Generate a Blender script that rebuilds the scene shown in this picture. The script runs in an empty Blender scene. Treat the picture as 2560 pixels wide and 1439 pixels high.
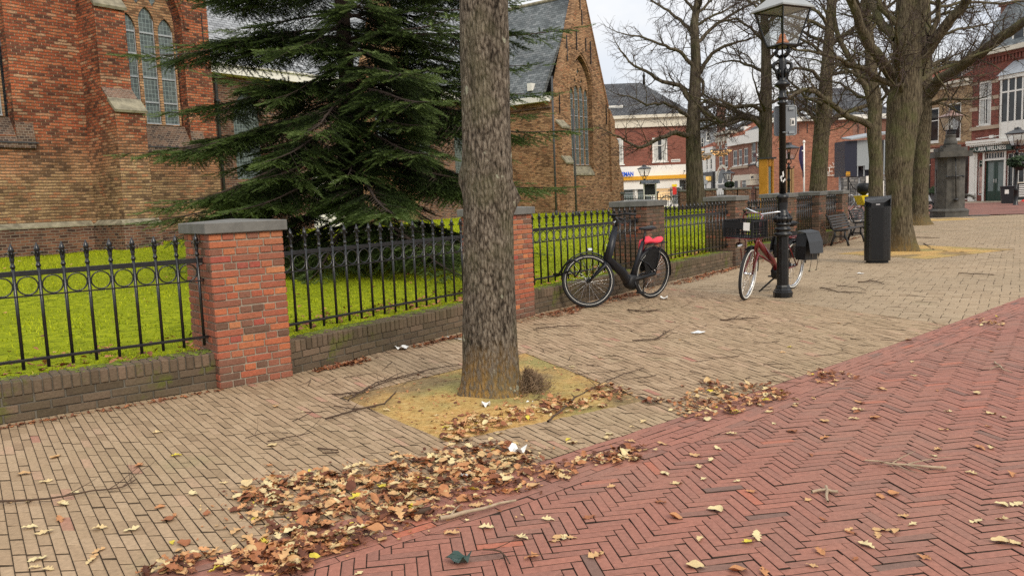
import bpy, bmesh, math, random
import numpy as np
from mathutils import Vector, Matrix, Euler
from mathutils.geometry import tessellate_polygon
R = random.Random(7)
NR = np.random.default_rng(7)
SC = bpy.context.scene
COL = SC.collection
rad = math.radians
# ---------------------------------------------------------------- camera
F_PX, EYE = 1960.0, 1.47
ROLL = math.atan(.04); PITCH = math.atan(217*math.cos(ROLL)/F_PX)
cd = bpy.data.cameras.new('camera'); cam = bpy.data.objects.new('camera', cd); COL.objects.link(cam)
cd.sensor_width = 36; cd.lens = 36*F_PX/2560; cd.clip_end = 2000; cd.clip_start = .05
cam.matrix_world = Matrix.Translation((0, 0, EYE)) @ Matrix.Rotation(rad(90)-PITCH, 4, 'X') @ Matrix.Rotation(-ROLL, 4, 'Z')
SC.camera = cam
# ---------------------------------------------------------------- world, sun, exposure
w = bpy.data.worlds.new('World'); SC.world = w; w.use_nodes = True
wn = w.node_tree; wn.nodes.clear()
def WN(t, **k):
    n = wn.nodes.new(t)
    for a, b in k.items(): setattr(n, a, b)
    return n
SUN_EL, SUN_AZ = 38, 150      # azimuth clockwise from +Y
out = WN('ShaderNodeOutputWorld'); mix = WN('ShaderNodeMixShader')
sky = WN('ShaderNodeTexSky', sky_type='NISHITA', sun_disc=False, sun_elevation=rad(SUN_EL), sun_rotation=rad(SUN_AZ))
b1 = WN('ShaderNodeBackground'); b1.inputs[1].default_value = .13
b2 = WN('ShaderNodeBackground')
wn.links.new(sky.outputs[0], b1.inputs[0])
tc = WN('ShaderNodeTexCoord'); mp = WN('ShaderNodeMapping'); mp.inputs['Scale'].default_value = (1, 1, 2.2)
no = WN('ShaderNodeTexNoise'); no.inputs['Scale'].default_value = 2.3; no.inputs['Detail'].default_value = 7; no.inputs['Roughness'].default_value = .55
cr = WN('ShaderNodeValToRGB'); cr.color_ramp.elements[0].position = .30; cr.color_ramp.elements[1].position = .60
cr.color_ramp.elements[0].color = (.72, .72, .72, 1); cr.color_ramp.elements[1].color = (.97, .97, .97, 1)
wn.links.new(tc.outputs['Generated'], mp.inputs[0]); wn.links.new(mp.outputs[0], no.inputs[0]); wn.links.new(no.outputs[0], cr.inputs[0])
cc = WN('ShaderNodeValToRGB'); cc.color_ramp.elements[0].color = (.80, .84, .92, 1); cc.color_ramp.elements[1].color = (1.0, .985, .96, 1)
cc.color_ramp.elements[0].position = .35; cc.color_ramp.elements[1].position = .65
wn.links.new(no.outputs[0], cc.inputs[0]); wn.links.new(cc.outputs[0], b2.inputs[0])
sx = WN('ShaderNodeSeparateXYZ'); wn.links.new(tc.outputs['Generated'], sx.inputs[0])
mr = WN('ShaderNodeMapRange'); mr.inputs[1].default_value = .15; mr.inputs[2].default_value = .9
mr.inputs[3].default_value = .95; mr.inputs[4].default_value = 1.55
wn.links.new(sx.outputs[2], mr.inputs[0]); wn.links.new(mr.outputs[0], b2.inputs[1])
wn.links.new(cr.outputs[0], mix.inputs[0]); wn.links.new(b1.outputs[0], mix.inputs[1]); wn.links.new(b2.outputs[0], mix.inputs[2]); wn.links.new(mix.outputs[0], out.inputs[0])
sl = bpy.data.lights.new('sun', 'SUN'); sl.energy = 2.1; sl.angle = rad(24); sl.color = (1, .90, .75)
so = bpy.data.objects.new('sun', sl); COL.objects.link(so)
_d = Vector((math.sin(rad(SUN_AZ))*math.cos(rad(SUN_EL)), math.cos(rad(SUN_AZ))*math.cos(rad(SUN_EL)), math.sin(rad(SUN_EL))))
so.rotation_euler = _d.to_track_quat('Z', 'Y').to_euler(); so.location = (0, 0, 30)
SC.view_settings.view_transform = 'Standard'; SC.view_settings.look = 'None'
SC.cycles.use_denoising = False
SC.view_settings.exposure = 0.1; SC.view_settings.gamma = 1
# ---------------------------------------------------------------- geometry of the photo: pixel -> place
_c, _s = math.cos(PITCH), math.sin(PITCH); _cr, _sr = math.cos(ROLL), math.sin(ROLL)
def ray(px, py):
    u = (px-1280)/F_PX; v = -(py-719.5)/F_PX
    a = u*_cr+v*_sr; b = -u*_sr+v*_cr
    return (a, _c+b*_s, -_s+b*_c)
def G(px, py, z=0):
    r = ray(px, py); t = (z-EYE)/r[2]; return (r[0]*t, r[1]*t)
def at(px, py, Y):
    r = ray(px, py); t = Y/r[1]; return Vector((r[0]*t, Y, EYE+r[2]*t))
def smooth(a, b, x):
    t = min(1, max(0, (x-a)/(b-a))); return t*t*(3-2*t)
# ---------------------------------------------------------------- objects
def tag(o, label=None, cat=None, group=None, kind=None):
    if label: o['label'] = label
    if cat: o['category'] = cat
    if group: o['group'] = group
    if kind: o['kind'] = kind
    return o
def empty(name, loc=(0, 0, 0), rz=0, label=None, cat=None, group=None):
    o = bpy.data.objects.new(name, None); COL.objects.link(o); o.location = loc; o.rotation_euler = (0, 0, rz)
    o.empty_display_size = .2
    return tag(o, label, cat, group)
def link_mesh(me, name, mat, parent=None, smooth_=False):
    o = bpy.data.objects.new(name, me); COL.objects.link(o)
    for m in (mat if isinstance(mat, (list, tuple)) else [mat]): me.materials.append(m)
    if parent is not None: o.parent = parent
    if smooth_: me.polygons.foreach_set('use_smooth', [True]*len(me.polygons))
    return o
def np_mesh(name, V, Fc, mat, parent=None, tint=None, smooth_=False):
    """V (N,3), Fc (M,k) uniform polygons"""
    me = bpy.data.meshes.new(name); V = np.asarray(V, np.float32); Fc = np.asarray(Fc, np.int32); M, k = Fc.shape
    me.vertices.add(len(V)); me.vertices.foreach_set('co', V.ravel())
    me.loops.add(M*k); me.loops.foreach_set('vertex_index', Fc.ravel())
    me.polygons.add(M); me.polygons.foreach_set('loop_start', np.arange(0, M*k, k, dtype=np.int32))
    me.polygons.foreach_set('loop_total', np.full(M, k, np.int32))
    me.update(calc_edges=True)
    if tint is not None:
        a = me.attributes.new('tint', 'FLOAT', 'FACE'); a.data.foreach_set('value', np.asarray(tint, np.float32))
    return link_mesh(me, name, mat, parent, smooth_)
class MB:
    def __init__(s): s.v = []; s.f = []; s.t = []; s.sm = []; s.M = Matrix.Identity(4)
    def add(s, vs, fs, tint=0., sm=False):
        n = len(s.v); M = s.M
        s.v += [tuple(M @ Vector(p)) for p in vs]
        for f in fs: s.f.append(tuple(i+n for i in f)); s.t.append(tint); s.sm.append(sm)
    def box(s, a, b, tint=0., bev=0.):
        x0, y0, z0 = a; x1, y1, z1 = b
        if x0 > x1: x0, x1 = x1, x0
        if y0 > y1: y0, y1 = y1, y0
        if z0 > z1: z0, z1 = z1, z0
        if bev <= 0:
            s.add([(x0,y0,z0),(x1,y0,z0),(x1,y1,z0),(x0,y1,z0),(x0,y0,z1),(x1,y0,z1),(x1,y1,z1),(x0,y1,z1)],
                  [(0,3,2,1),(4,5,6,7),(0,1,5,4),(1,2,6,5),(2,3,7,6),(3,0,4,7)], tint)
        else:
            e = min(bev, (x1-x0)*.45, (y1-y0)*.45, (z1-z0)*.45)
            bm = bmesh.new(); bmesh.ops.create_cube(bm, size=1)
            for v in bm.verts: v.co = Vector(((x0+x1)/2+v.co.x*(x1-x0), (y0+y1)/2+v.co.y*(y1-y0), (z0+z1)/2+v.co.z*(z1-z0)))
            bmesh.ops.bevel(bm, geom=bm.edges[:], offset=e, segments=1, affect='EDGES')
            bm.verts.index_update()
            s.add([v.co[:] for v in bm.verts], [[v.index for v in f.verts] for f in bm.faces], tint); bm.free()
    def tube(s, pts, r, n=8, tint=0., cap=True, sm=True, closed=False):
        pts = [Vector(p) for p in pts]; m = len(pts)
        rs = r if isinstance(r, (list, tuple)) else [r]*m
        vs = []; prev = None
        for i, p in enumerate(pts):
            if closed: d = pts[(i+1) % m]-pts[i-1]
            else: d = pts[min(i+1, m-1)]-pts[max(i-1, 0)]
            d = d.normalized() if d.length > 1e-9 else Vector((0, 0, 1))
            if prev is None:
                a = Vector((0, 0, 1)) if abs(d.z) < .9 else Vector((1, 0, 0)); x = d.cross(a).normalized()
            else:
                x = (prev-d*prev.dot(d)); x = x.normalized() if x.length > 1e-6 else d.orthogonal().normalized()
            prev = x; y = d.cross(x)
            for k in range(n):
                t = 2*math.pi*k/n; vs.append(p+(x*math.cos(t)+y*math.sin(t))*rs[i])
        fs = []
        for i in range(m if closed else m-1):
            j = (i+1) % m
            for k in range(n): fs.append((i*n+k, i*n+(k+1) % n, j*n+(k+1) % n, j*n+k))
        if cap and not closed: fs.append(tuple(range(n-1, -1, -1))); fs.append(tuple((m-1)*n+k for k in range(n)))
        s.add(vs, fs, tint, sm)
    def lathe(s, prof, n=16, c=(0, 0, 0), tint=0., sm=True, sq=False, rot=0):
        """prof [(r,z)..]; sq: square section, n=4"""
        if sq: n = 4; rot = math.pi/4+rot; sm = False
        vs = []
        for r, z in prof:
            rr = r*(math.sqrt(2) if sq else 1)
            for k in range(n):
                t = 2*math.pi*k/n+rot; vs.append((c[0]+rr*math.cos(t), c[1]+rr*math.sin(t), c[2]+z))
        fs = []; m = len(prof)
        for i in range(m-1):
            for k in range(n): fs.append((i*n+k, i*n+(k+1) % n, (i+1)*n+(k+1) % n, (i+1)*n+k))
        fs.append(tuple(range(n-1, -1, -1))); fs.append(tuple((m-1)*n+k for k in range(n)))
        s.add(vs, fs, tint, sm)
    def prism(s, poly, y0, y1, tint=0., axis='y'):
        """poly list of (x,z) extruded along y (or (y,z) along x, or (x,y) along z)"""
        n = len(poly)
        f = {'y': lambda a, b, y: (a, y, b), 'x': lambda a, b, y: (y, a, b), 'z': lambda a, b, y: (a, b, y)}[axis]
        vs = [f(a, b, y0) for a, b in poly]+[f(a, b, y1) for a, b in poly]
        fs = [tuple(range(n)), tuple(range(2*n-1, n-1, -1))]+[(i, i+n, (i+1) % n+n, (i+1) % n) for i in range(n)]
        s.add(vs, fs, tint)
    def build(s, name, mat, parent=None, fixn=True):
        me = bpy.data.meshes.new(name); me.from_pydata(s.v, [], s.f)
        if fixn and len(s.f) < 60000:
            bm = bmesh.new(); bm.from_mesh(me); bmesh.ops.recalc_face_normals(bm, faces=bm.faces[:]); bm.to_mesh(me); bm.free()
        a = me.attributes.new('tint', 'FLOAT', 'FACE'); a.data.foreach_set('value', s.t)
        o = link_mesh(me, name, mat, parent)
        me.polygons.foreach_set('use_smooth', s.sm); me.update()
        return o
def copy_tree(o, parent=None):
    c = o.copy(); COL.objects.link(c); c.parent = parent
    for ch in list(o.children): copy_tree(ch, c)
    return c
def wall_mesh(mb, outline, holes, y, reveal=.15, tint=0.):
    """wall in the xz plane at y facing -y, with holes whose reveals go back to y+reveal"""
    loops = [[Vector((a, b, 0)) for a, b in l] for l in [outline]+holes]
    flat = [p for l in loops for p in l]
    tris = tessellate_polygon(loops)
    mb.add([(p.x, y, p.y) for p in flat], [tuple(t) for t in tris], tint)
    for h in holes:
        n = len(h)
        vs = [(a, y, b) for a, b in h]+[(a, y+reveal, b) for a, b in h]
        mb.add(vs, [(i, (i+1) % n, (i+1) % n+n, i+n) for i in range(n)], tint)
def arch(x0, x1, z0, zs, n=8, pointed=True, k=1.15):
    """closed outline of an arched opening: sill z0, springing zs"""
    w_ = x1-x0; cx = (x0+x1)/2; pts = [(x0, z0), (x1, z0)]
    if pointed:
        r = w_*k
        h = math.sqrt(r*r-(r-w_/2)**2); a1 = math.acos((r-w_/2)/r)
        for i in range(n+1): a = a1*i/n; pts.append((x1-r+r*math.cos(a), zs+r*math.sin(a)))
        for i in range(n-1, -1, -1): a = a1*i/n; pts.append((x0+r-r*math.cos(a), zs+r*math.sin(a)))
    else:
        for i in range(2*n+1): a = math.pi*i/(2*n); pts.append((cx+w_/2*math.cos(a), zs+w_/2*k*math.sin(a)))
    return pts
def text_obj(txt, size, mat, parent, M, extrude=.004, name='lettering', align='CENTER', space=1.0, bold=0.):
    cu = bpy.data.curves.new('t', 'FONT'); cu.body = txt; cu.size = size; cu.extrude = extrude; cu.align_x = align; cu.align_y = 'CENTER'
    cu.space_character = space; cu.offset = bold
    o = bpy.data.objects.new('t', cu); COL.objects.link(o)
    dg = bpy.context.evaluated_depsgraph_get(); me = bpy.data.meshes.new_from_object(o.evaluated_get(dg))
    bpy.data.objects.remove(o); bpy.data.curves.remove(cu)
    me.transform(M)
    me.materials.clear()
    return link_mesh(me, name, mat, parent)
TXT_UP = Matrix.Rotation(rad(90), 4, 'X')      # text readable from -y
# ---------------------------------------------------------------- materials
class NT:
    def __init__(s, name):
        s.m = bpy.data.materials.new(name); s.m.use_nodes = True; s.t = s.m.node_tree; s.b = s.t.nodes['Principled BSDF']
    def n(s, ty, ins=None, **k):
        o = s.t.nodes.new(ty)
        for a, b in k.items(): setattr(o, a, b)
        for a, b in (ins or {}).items():
            if isinstance(b, bpy.types.NodeSocket): s.t.links.new(b, o.inputs[a])
            else: o.inputs[a].default_value = b
        return o
    def math(s, op, a, b=0., c=None):
        d = {0: a, 1: b}
        if c is not None: d[2] = c
        return s.n('ShaderNodeMath', d, operation=op).outputs[0]
    def mix(s, f, a, b, mode='MIX'):
        def c(x): return x if isinstance(x, bpy.types.NodeSocket) else (tuple(x)+(1,) if len(x) == 3 else x)
        return s.n('ShaderNodeMix', {0: f, 6: c(a), 7: c(b)}, data_type='RGBA', blend_type=mode).outputs[2]
    def ramp(s, f, stops, interp='LINEAR'):
        o = s.n('ShaderNodeValToRGB', {0: f}); r = o.color_ramp; r.interpolation = interp
        while len(r.elements) > 1: r.elements.remove(r.elements[-1])
        r.elements[0].position = stops[0][0]; r.elements[0].color = tuple(stops[0][1])+(1,)
        for p, c in stops[1:]: e = r.elements.new(p); e.color = tuple(c)+(1,)
        return o.outputs[0]
    def noise(s, sc, det=3, vec=None, rough=.55, dim='3D'):
        d = {'Scale': sc, 'Detail': det, 'Roughness': rough}
        if vec is not None: d['Vector'] = vec
        return s.n('ShaderNodeTexNoise', d).outputs[0]
    def obj(s): return s.n('ShaderNodeTexCoord').outputs['Object']
    def rng(s, v, a, b, c, d): return s.n('ShaderNodeMapRange', {0: v, 1: a, 2: b, 3: c, 4: d}).outputs[0]
    def bump(s, h, dist=.01, st=.5):
        o = s.n('ShaderNodeBump', {'Height': h, 'Distance': dist, 'Strength': st}); s.set('Normal', o.outputs[0])
    def set(s, k, v):
        if isinstance(v, bpy.types.NodeSocket): s.t.links.new(v, s.b.inputs[k])
        else: s.b.inputs[k].default_value = (tuple(v)+(1,) if isinstance(v, (tuple, list)) and len(v) == 3 else v)
def grey(v): return (v, v, v)
def plain(name, col, rough=.6, metal=0., var=.15, nsc=8, bump=0., spec=.4, coat=0.):
    m = NT(name); v = m.obj(); f = m.noise(nsc, 4, v)
    a = tuple(c*(1-var) for c in col); b = tuple(min(1, c*(1+var)) for c in col)
    m.set('Base Color', m.ramp(f, [(.3, a), (.7, b)])); m.set('Roughness', m.rng(f, .3, .7, max(.02, rough-.08), min(1, rough+.08)))
    m.set('Metallic', metal); m.set('Specular IOR Level', spec)
    if coat: m.set('Coat Weight', coat)
    if bump: m.bump(m.noise(nsc*6, 5, v), bump, .6)
    return m.m
def brick_shader(name, hi, mortar, bw=.22, bh=.065, ms=.012, lo=None, z0=3, z1=4, wav=.012, stain=.35, bumpd=.012, sc_st=.6, rough=.9, patch=None, mottle=.25, bed_shade=1.):
    m = NT(name); t = m.n('ShaderNodeTexCoord'); P = t.outputs['Object']; Nn = t.outputs['Normal']
    sp = m.n('ShaderNodeSeparateXYZ', {0: P}); sn = m.n('ShaderNodeSeparateXYZ', {0: Nn})
    ax = m.math('ABSOLUTE', sn.outputs[0]); ay = m.math('ABSOLUTE', sn.outputs[1])
    g = m.math('GREATER_THAN', ax, ay)
    u = m.math('ADD', m.math('MULTIPLY', sp.outputs[1], g), m.math('MULTIPLY', sp.outputs[0], m.math('SUBTRACT', 1., g)))
    az = m.math('ABSOLUTE', sn.outputs[2])
    v = m.math('DIVIDE', sp.outputs[2], m.math('MAXIMUM', m.math('SQRT', m.math('MAXIMUM', m.math('SUBTRACT', 1., m.math('MULTIPLY', az, az)), .01)), .35))
    vec = m.n('ShaderNodeCombineXYZ', {0: u, 1: v}).outputs[0]
    if wav:
        nz = m.n('ShaderNodeTexNoise', {'Vector': P, 'Scale': 3.5, 'Detail': 3}).outputs['Color']
        off = m.n('ShaderNodeVectorMath', {0: nz, 1: (.5, .5, .5)}, operation='SUBTRACT').outputs[0]
        off = m.n('ShaderNodeVectorMath', {0: off, 'Scale': wav*4}, operation='SCALE').outputs[0]
        vec = m.n('ShaderNodeVectorMath', {0: vec, 1: off}, operation='ADD').outputs[0]
    br = m.n('ShaderNodeTexBrick', {'Vector': vec, 'Color1': (0, 0, 0, 1), 'Color2': (1, 1, 1, 1), 'Mortar': (.5, .5, .5, 1), 'Scale': 1., 'Mortar Size': ms, 'Mortar Smooth': .3, 'Bias': 0., 'Brick Width': bw, 'Row Height': bh}, offset_frequency=2)
    f = m.n('ShaderNodeSeparateColor', {0: br.outputs[0]}).outputs[0]
    big = m.noise(sc_st, 6, P, .6)
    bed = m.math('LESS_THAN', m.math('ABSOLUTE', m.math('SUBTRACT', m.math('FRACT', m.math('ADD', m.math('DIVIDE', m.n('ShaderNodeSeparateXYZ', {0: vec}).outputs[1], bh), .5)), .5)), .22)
    f2 = m.math('ADD', f, m.math('MULTIPLY', m.math('SUBTRACT', big, .5), .7))
    col = m.ramp(f2, hi)
    if lo:
        zz = m.math('ADD', sp.outputs[2], m.math('MULTIPLY', m.math('SUBTRACT', m.noise(.9, 5, P), .5), 2.2))
        zf = m.rng(zz, z0, z1, 0., 1.)
        col = m.mix(zf, m.ramp(f2, lo), col)
    if patch:
        pf = m.rng(m.noise(1.1, 4, P), .52, .62, 0., 1.); col = m.mix(m.math('MULTIPLY', pf, patch[1]), col, patch[0])
    fine = m.noise(26, 4, P)
    col = m.mix(1., col, m.ramp(fine, [(.3, grey(1-mottle)), (.7, grey(1+mottle*.6))]), 'MULTIPLY')
    col = m.mix(br.outputs['Fac'], col, m.mix(bed, mortar, tuple(c*bed_shade for c in mortar)))  # shadow in the bed joints is painted in as darker mortar
    st = m.noise(sc_st*1.7, 7, P, .65)
    col = m.mix(1., col, m.ramp(st, [(.35, grey(1-stain)), (.6, grey(1.05))]), 'MULTIPLY')
    m.set('Base Color', col); m.set('Roughness', rough); m.set('Specular IOR Level', .2)
    if bumpd:
        h = m.math('ADD', m.math('SUBTRACT', 1., br.outputs['Fac']), m.math('MULTIPLY', fine, .5)); m.bump(h, bumpd, .8)
    return m.m
def tint_mat(name, stops, rough=.85, dirt=(.5, .45, .4), dirt_amt=.4, nsc=1.2, fine=40, bumpd=.003, interp='LINEAR', spec=.25, moss=None):
    """colour by per-face 'tint' attribute, with world-scale dirt"""
    m = NT(name); P = m.obj(); t = m.n('ShaderNodeAttribute', attribute_name='tint').outputs['Fac']
    col = m.ramp(t, stops, interp); big = m.noise(nsc, 6, P, .62); fn = m.noise(fine, 4, P)
    col = m.mix(m.math('MULTIPLY', m.rng(big, .42, .66, 0., 1.), dirt_amt), col, dirt)
    if moss:
        mf = m.rng(m.noise(moss[1], 5, P, .6), moss[2], moss[2]+.08, 0., moss[3]); col = m.mix(mf, col, moss[0])
    col = m.mix(1., col, m.ramp(fn, [(.3, grey(.82)), (.7, grey(1.12))]), 'MULTIPLY')
    m.set('Base Color', col); m.set('Roughness', rough); m.set('Specular IOR Level', spec)
    if bumpd: m.bump(fn, bumpd, .7)
    return m.m
M = {}
RED = [(0., (.12, .05, .035)), (.2, (.20, .07, .042)), (.4, (.33, .09, .045)), (.7, (.46, .125, .055)), (.9, (.50, .18, .085)), (1., (.50, .30, .18))]
BUFF = [(0., (.16, .10, .06)), (.2, (.27, .17, .09)), (.42, (.42, .265, .135)), (.75, (.52, .35, .19)), (1., (.44, .20, .10))]
M['church_red'] = brick_shader('church brick red over buff', RED, (.42, .27, .17), .21, .078, .012, lo=BUFF, z0=2.4, z1=3.8, bed_shade=.35, wav=.011, stain=.4, bumpd=.035, mottle=.5)
M['church_buff'] = brick_shader('church brick buff', [(0., (.17, .09, .05)), (.2, (.28, .15, .08)), (.45, (.43, .235, .12)), (.8, (.55, .33, .18)), (1., (.46, .20, .10))], (.40, .27, .16), .21, .075, .012, bed_shade=.45, wav=.014, stain=.35, bumpd=.02)
M['church_dark'] = brick_shader('church brick dark', [(0., (.06, .035, .03)), (.5, (.17, .08, .055)), (1., (.26, .12, .07))], (.26, .2, .15), .21, .075, .012, stain=.4)
M['church_sill'] = brick_shader('weathered sill brick', [(0., (.07, .05, .045)), (.5, (.16, .10, .07)), (1., (.22, .13, .09))], (.27, .21, .16), .12, .07, .010, stain=.4)
M['old_stone'] = plain('weathered lichened stone', (.24, .215, .15), .9, var=.45, nsc=5, bump=.01)
M['slate_light'] = brick_shader('light slate', [(0., (.26, .275, .29)), (.5, (.36, .38, .40)), (1., (.46, .48, .50))], (.10, .105, .115), .26, .13, .010, wav=.004, stain=.3, bumpd=.02, rough=.45, mottle=.1)
M['slate'] = brick_shader('grey slate', [(0., (.10, .115, .12)), (.5, (.16, .18, .185)), (1., (.23, .245, .25))], (.06, .065, .07), .26, .135, .010, wav=.004, stain=.4, bumpd=.02, rough=.5, mottle=.12)
M['tile_dark'] = brick_shader('dark roof tile', [(0., (.04, .042, .046)), (.5, (.075, .078, .082)), (1., (.12, .12, .12))], (.02, .02, .022), .24, .30, .03, wav=0, stain=.3, bumpd=.05, rough=.5)
M['tile_orange'] = brick_shader('orange roof tile', [(0., (.22, .05, .03)), (.5, (.42, .12, .06)), (1., (.5, .2, .1))], (.12, .05, .03), .24, .3, .03, wav=0, stain=.3, bumpd=.04)
M['brick_zee'] = brick_shader('smooth red brick', [(0., (.17, .055, .04)), (.5, (.24, .075, .052)), (1., (.30, .10, .07))], (.26, .16, .12), .22, .065, .008, wav=0, stain=.12, bumpd=.004)
M['brick_mus'] = brick_shader('orange red brick', [(0., (.22, .075, .045)), (.5, (.36, .115, .07)), (1., (.44, .17, .10))], (.36, .25, .18), .22, .065, .01, wav=0, stain=.2, bumpd=.005)
M['brick_yel'] = brick_shader('yellow brick', [(0., (.22, .12, .06)), (.5, (.42, .26, .13)), (1., (.5, .35, .19))], (.36, .29, .2), .22, .065, .012, wav=0, stain=.25, bumpd=.005)
M['brick_row'] = brick_shader('brown red brick', [(0., (.2, .08, .055)), (.5, (.3, .125, .085)), (1., (.37, .17, .12))], (.33, .24, .19), .22, .065, .01, wav=0, stain=.2, bumpd=.005)
M['brick_asia'] = brick_shader('deep red brick', [(0., (.15, .045, .035)), (.5, (.23, .065, .048)), (1., (.29, .09, .065))], (.24, .14, .11), .22, .065, .008, wav=0, stain=.2, bumpd=.004)
M['rubble'] = brick_shader('grey rubble stone', [(0., (.12, .12, .12)), (.5, (.2, .19, .18)), (1., (.3, .28, .26))], (.1, .1, .1), .35, .2, .03, wav=.05, stain=.3)
M['white'] = plain('white painted timber', (.78, .76, .70), .45, var=.05, nsc=3)
M['cream'] = plain('cream paint', (.66, .61, .50), .5, var=.07, nsc=2)
M['plaster'] = plain('white plaster', (.82, .80, .74), .8, var=.05, nsc=1.2)
M['band_stone'] = plain('sandstone band', (.42, .33, .24), .8, var=.12, nsc=3)
M['yellow_trim'] = plain('golden yellow trim', (.72, .36, .02), .45, var=.06)
M['dark_trim'] = plain('dark grey trim', (.05, .052, .055), .5)
M['green_door'] = plain('dark green paint', (.012, .04, .028), .3, var=.1, coat=.3)
M['blue_sign'] = plain('blue letters', (.01, .10, .62), .35, var=.03)
M['iron'] = plain('black painted iron', (.008, .0085, .009), .24, var=.25, nsc=30, bump=.001, spec=.6)
M['cast_iron'] = plain('black cast iron gloss', (.005, .0055, .006), .3, var=.3, nsc=20, bump=.003, spec=.45)
M['galv'] = plain('galvanised grey metal', (.30, .32, .33), .45, .6, var=.1)
M['sign_back'] = plain('grey sign back', (.20, .215, .23), .5, .4, var=.08)
M['alu'] = plain('bare aluminium', (.6, .6, .6), .25, .9, var=.05)
M['lead'] = plain('lead flashing', (.36, .38, .40), .5, .2)
M['cap'] = plain('bluestone cap', (.135, .132, .12), .75, var=.22, nsc=12, bump=.002)
M['cap_l'] = M['cap']
M['pump_stone'] = plain('sooty bluestone', (.075, .07, .06), .7, var=.4, nsc=4, bump=.006)
M['copper'] = plain('browned copper roof', (.26, .16, .13), .45, .5, var=.2)
M['lantern_roof'] = plain('pale lantern roof', (.34, .35, .34), .45, .4, var=.1)
M['rubber'] = plain('black rubber', (.018, .018, .019), .75, var=.2, nsc=20)
M['white_rubber'] = plain('white sidewall rubber', (.72, .70, .64), .6, var=.06)
M['bike_black'] = plain('matt black bike paint', (.008, .009, .013), .4, var=.1, spec=.4)
M['bike_red'] = plain('dark red bike paint', (.14, .009, .011), .28, var=.08, spec=.6, coat=.4)
M['chrome'] = plain('brushed silver metal', (.7, .7, .7), .22, 1., var=.05)
M['plastic'] = plain('black plastic', (.006, .0065, .0075), .5, var=.1)
M['bag'] = plain('dark grey pannier canvas', (.04, .044, .05), .8, var=.15, nsc=20, bump=.002)
M['red_cloth'] = plain('bright red cloth', (.78, .06, .09), .85, var=.15, nsc=14, bump=.004)
M['bench_iron'] = plain('dark bench casting', (.014, .014, .015), .5, var=.2, nsc=15)
M['bench_wood'] = plain('dark grey bench slats', (.035, .031, .028), .6, var=.25, nsc=12, bump=.001)
M['wheelie'] = plain('black bin plastic', (.02, .021, .024), .45, var=.1)
M['paper'] = plain('white litter paper', (.78, .77, .73), .8, var=.05)
M['navy'] = plain('navy panel', (.010, .012, .028), .4, var=.05)
M['grey_panel'] = plain('grey panel', (.27, .30, .31), .6, var=.05)
M['orange_wood'] = plain('orange varnished wood', (.56, .25, .03), .5, var=.12, nsc=5)
M['tan_wood'] = plain('tan timber post', (.30, .19, .08), .7, var=.2, nsc=6)
M['blackboard'] = plain('blackboard', (.015, .017, .018), .6)
M['yellow'] = plain('bright yellow panel', (.85, .62, .0), .4, var=.03)
M['hi_vis'] = plain('fluorescent yellow', (.65, .8, .05), .6)
M['red_pl'] = plain('red plastic', (.6, .03, .02), .4)
M['flag'] = plain('dark purple flag', (.03, .022, .07), .85)
M['gold'] = plain('gold tinsel', (.45, .28, .08), .35, .5, var=.5, nsc=12)
M['terracotta'] = plain('grey planter', (.05, .052, .055), .7)
M['plant'] = plain('dark evergreen leaves', (.03, .055, .02), .7, var=.5, nsc=10)
M['room'] = plain('warm shop interior', (.35, .24, .12), .7, var=.4, nsc=3)
M['curtain'] = plain('pale net curtain', (.5, .5, .47), .9, var=.15, nsc=4)
def glass_mat(name, col, rough=.08, var=.5):
    m = NT(name); P = m.obj(); f = m.noise(1.6, 4, P)
    m.set('Base Color', m.ramp(f, [(.35, tuple(c*(1-var) for c in col)), (.65, tuple(c*(1+var) for c in col))]))
    m.set('Roughness', rough); m.set('Specular IOR Level', .5)
    m.bump(m.noise(2.5, 3, P), .02, .25)
    return m.m
M['glass'] = glass_mat('dark window glass', (.022, .025, .027))
M['glass_grey'] = glass_mat('grey green frosted glass', (.15, .19, .185), .25, .15)
def lead_glass():
    m = NT('leaded church glass'); t = m.n('ShaderNodeTexCoord'); P = t.outputs['Object']
    sp = m.n('ShaderNodeSeparateXYZ', {0: P}); vec = m.n('ShaderNodeCombineXYZ', {0: sp.outputs[0], 1: sp.outputs[2]}).outputs[0]
    br = m.n('ShaderNodeTexBrick', {'Vector': vec, 'Color1': (0, 0, 0, 1), 'Color2': (1, 1, 1, 1), 'Mortar': (.5, .5, .5, 1), 'Scale': 1., 'Mortar Size': .006, 'Mortar Smooth': .1, 'Brick Width': .105, 'Row Height': .125}, offset=0.)
    f = m.n('ShaderNodeSeparateColor', {0: br.outputs[0]}).outputs[0]
    col = m.mix(br.outputs['Fac'], m.ramp(f, [(0, (.055, .07, .068)), (1, (.11, .13, .125))]), (.24, .30, .29))
    m.set('Base Color', col); m.set('Roughness', .16); m.set('Specular IOR Level', .45)
    m.bump(m.math('ADD', f, br.outputs['Fac']), .02, .35)
    return m.m
M['lead_glass'] = lead_glass()
def clear_glass():
    m = NT('thin lantern glass'); t = m.t
    tr = m.n('ShaderNodeBsdfTransparent', {0: (.93, .94, .93, 1)}); gl = m.n('ShaderNodeBsdfGlossy', {0: (.9, .9, .9, 1), 'Roughness': .03})
    lw = m.n('ShaderNodeLayerWeight', {0: .25}); mx = m.n('ShaderNodeMixShader', {0: m.rng(lw.outputs[1], 0., 1., .10, .7), 1: tr.outputs[0], 2: gl.outputs[0]})
    t.links.new(mx.outputs[0], t.nodes['Material Output'].inputs[0]); return m.m
M['clear'] = clear_glass()
def lit_mat(name, col, e):
    m = NT(name); m.set('Base Color', col); m.set('Emission Color', col); m.set('Emission Strength', e); return m.m
M['shop_light'] = lit_mat('lit shop interior', (.8, .55, .28), .5)
M['fairy'] = lit_mat('warm fairy light', (1., .6, .25), 1.5)
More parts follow.
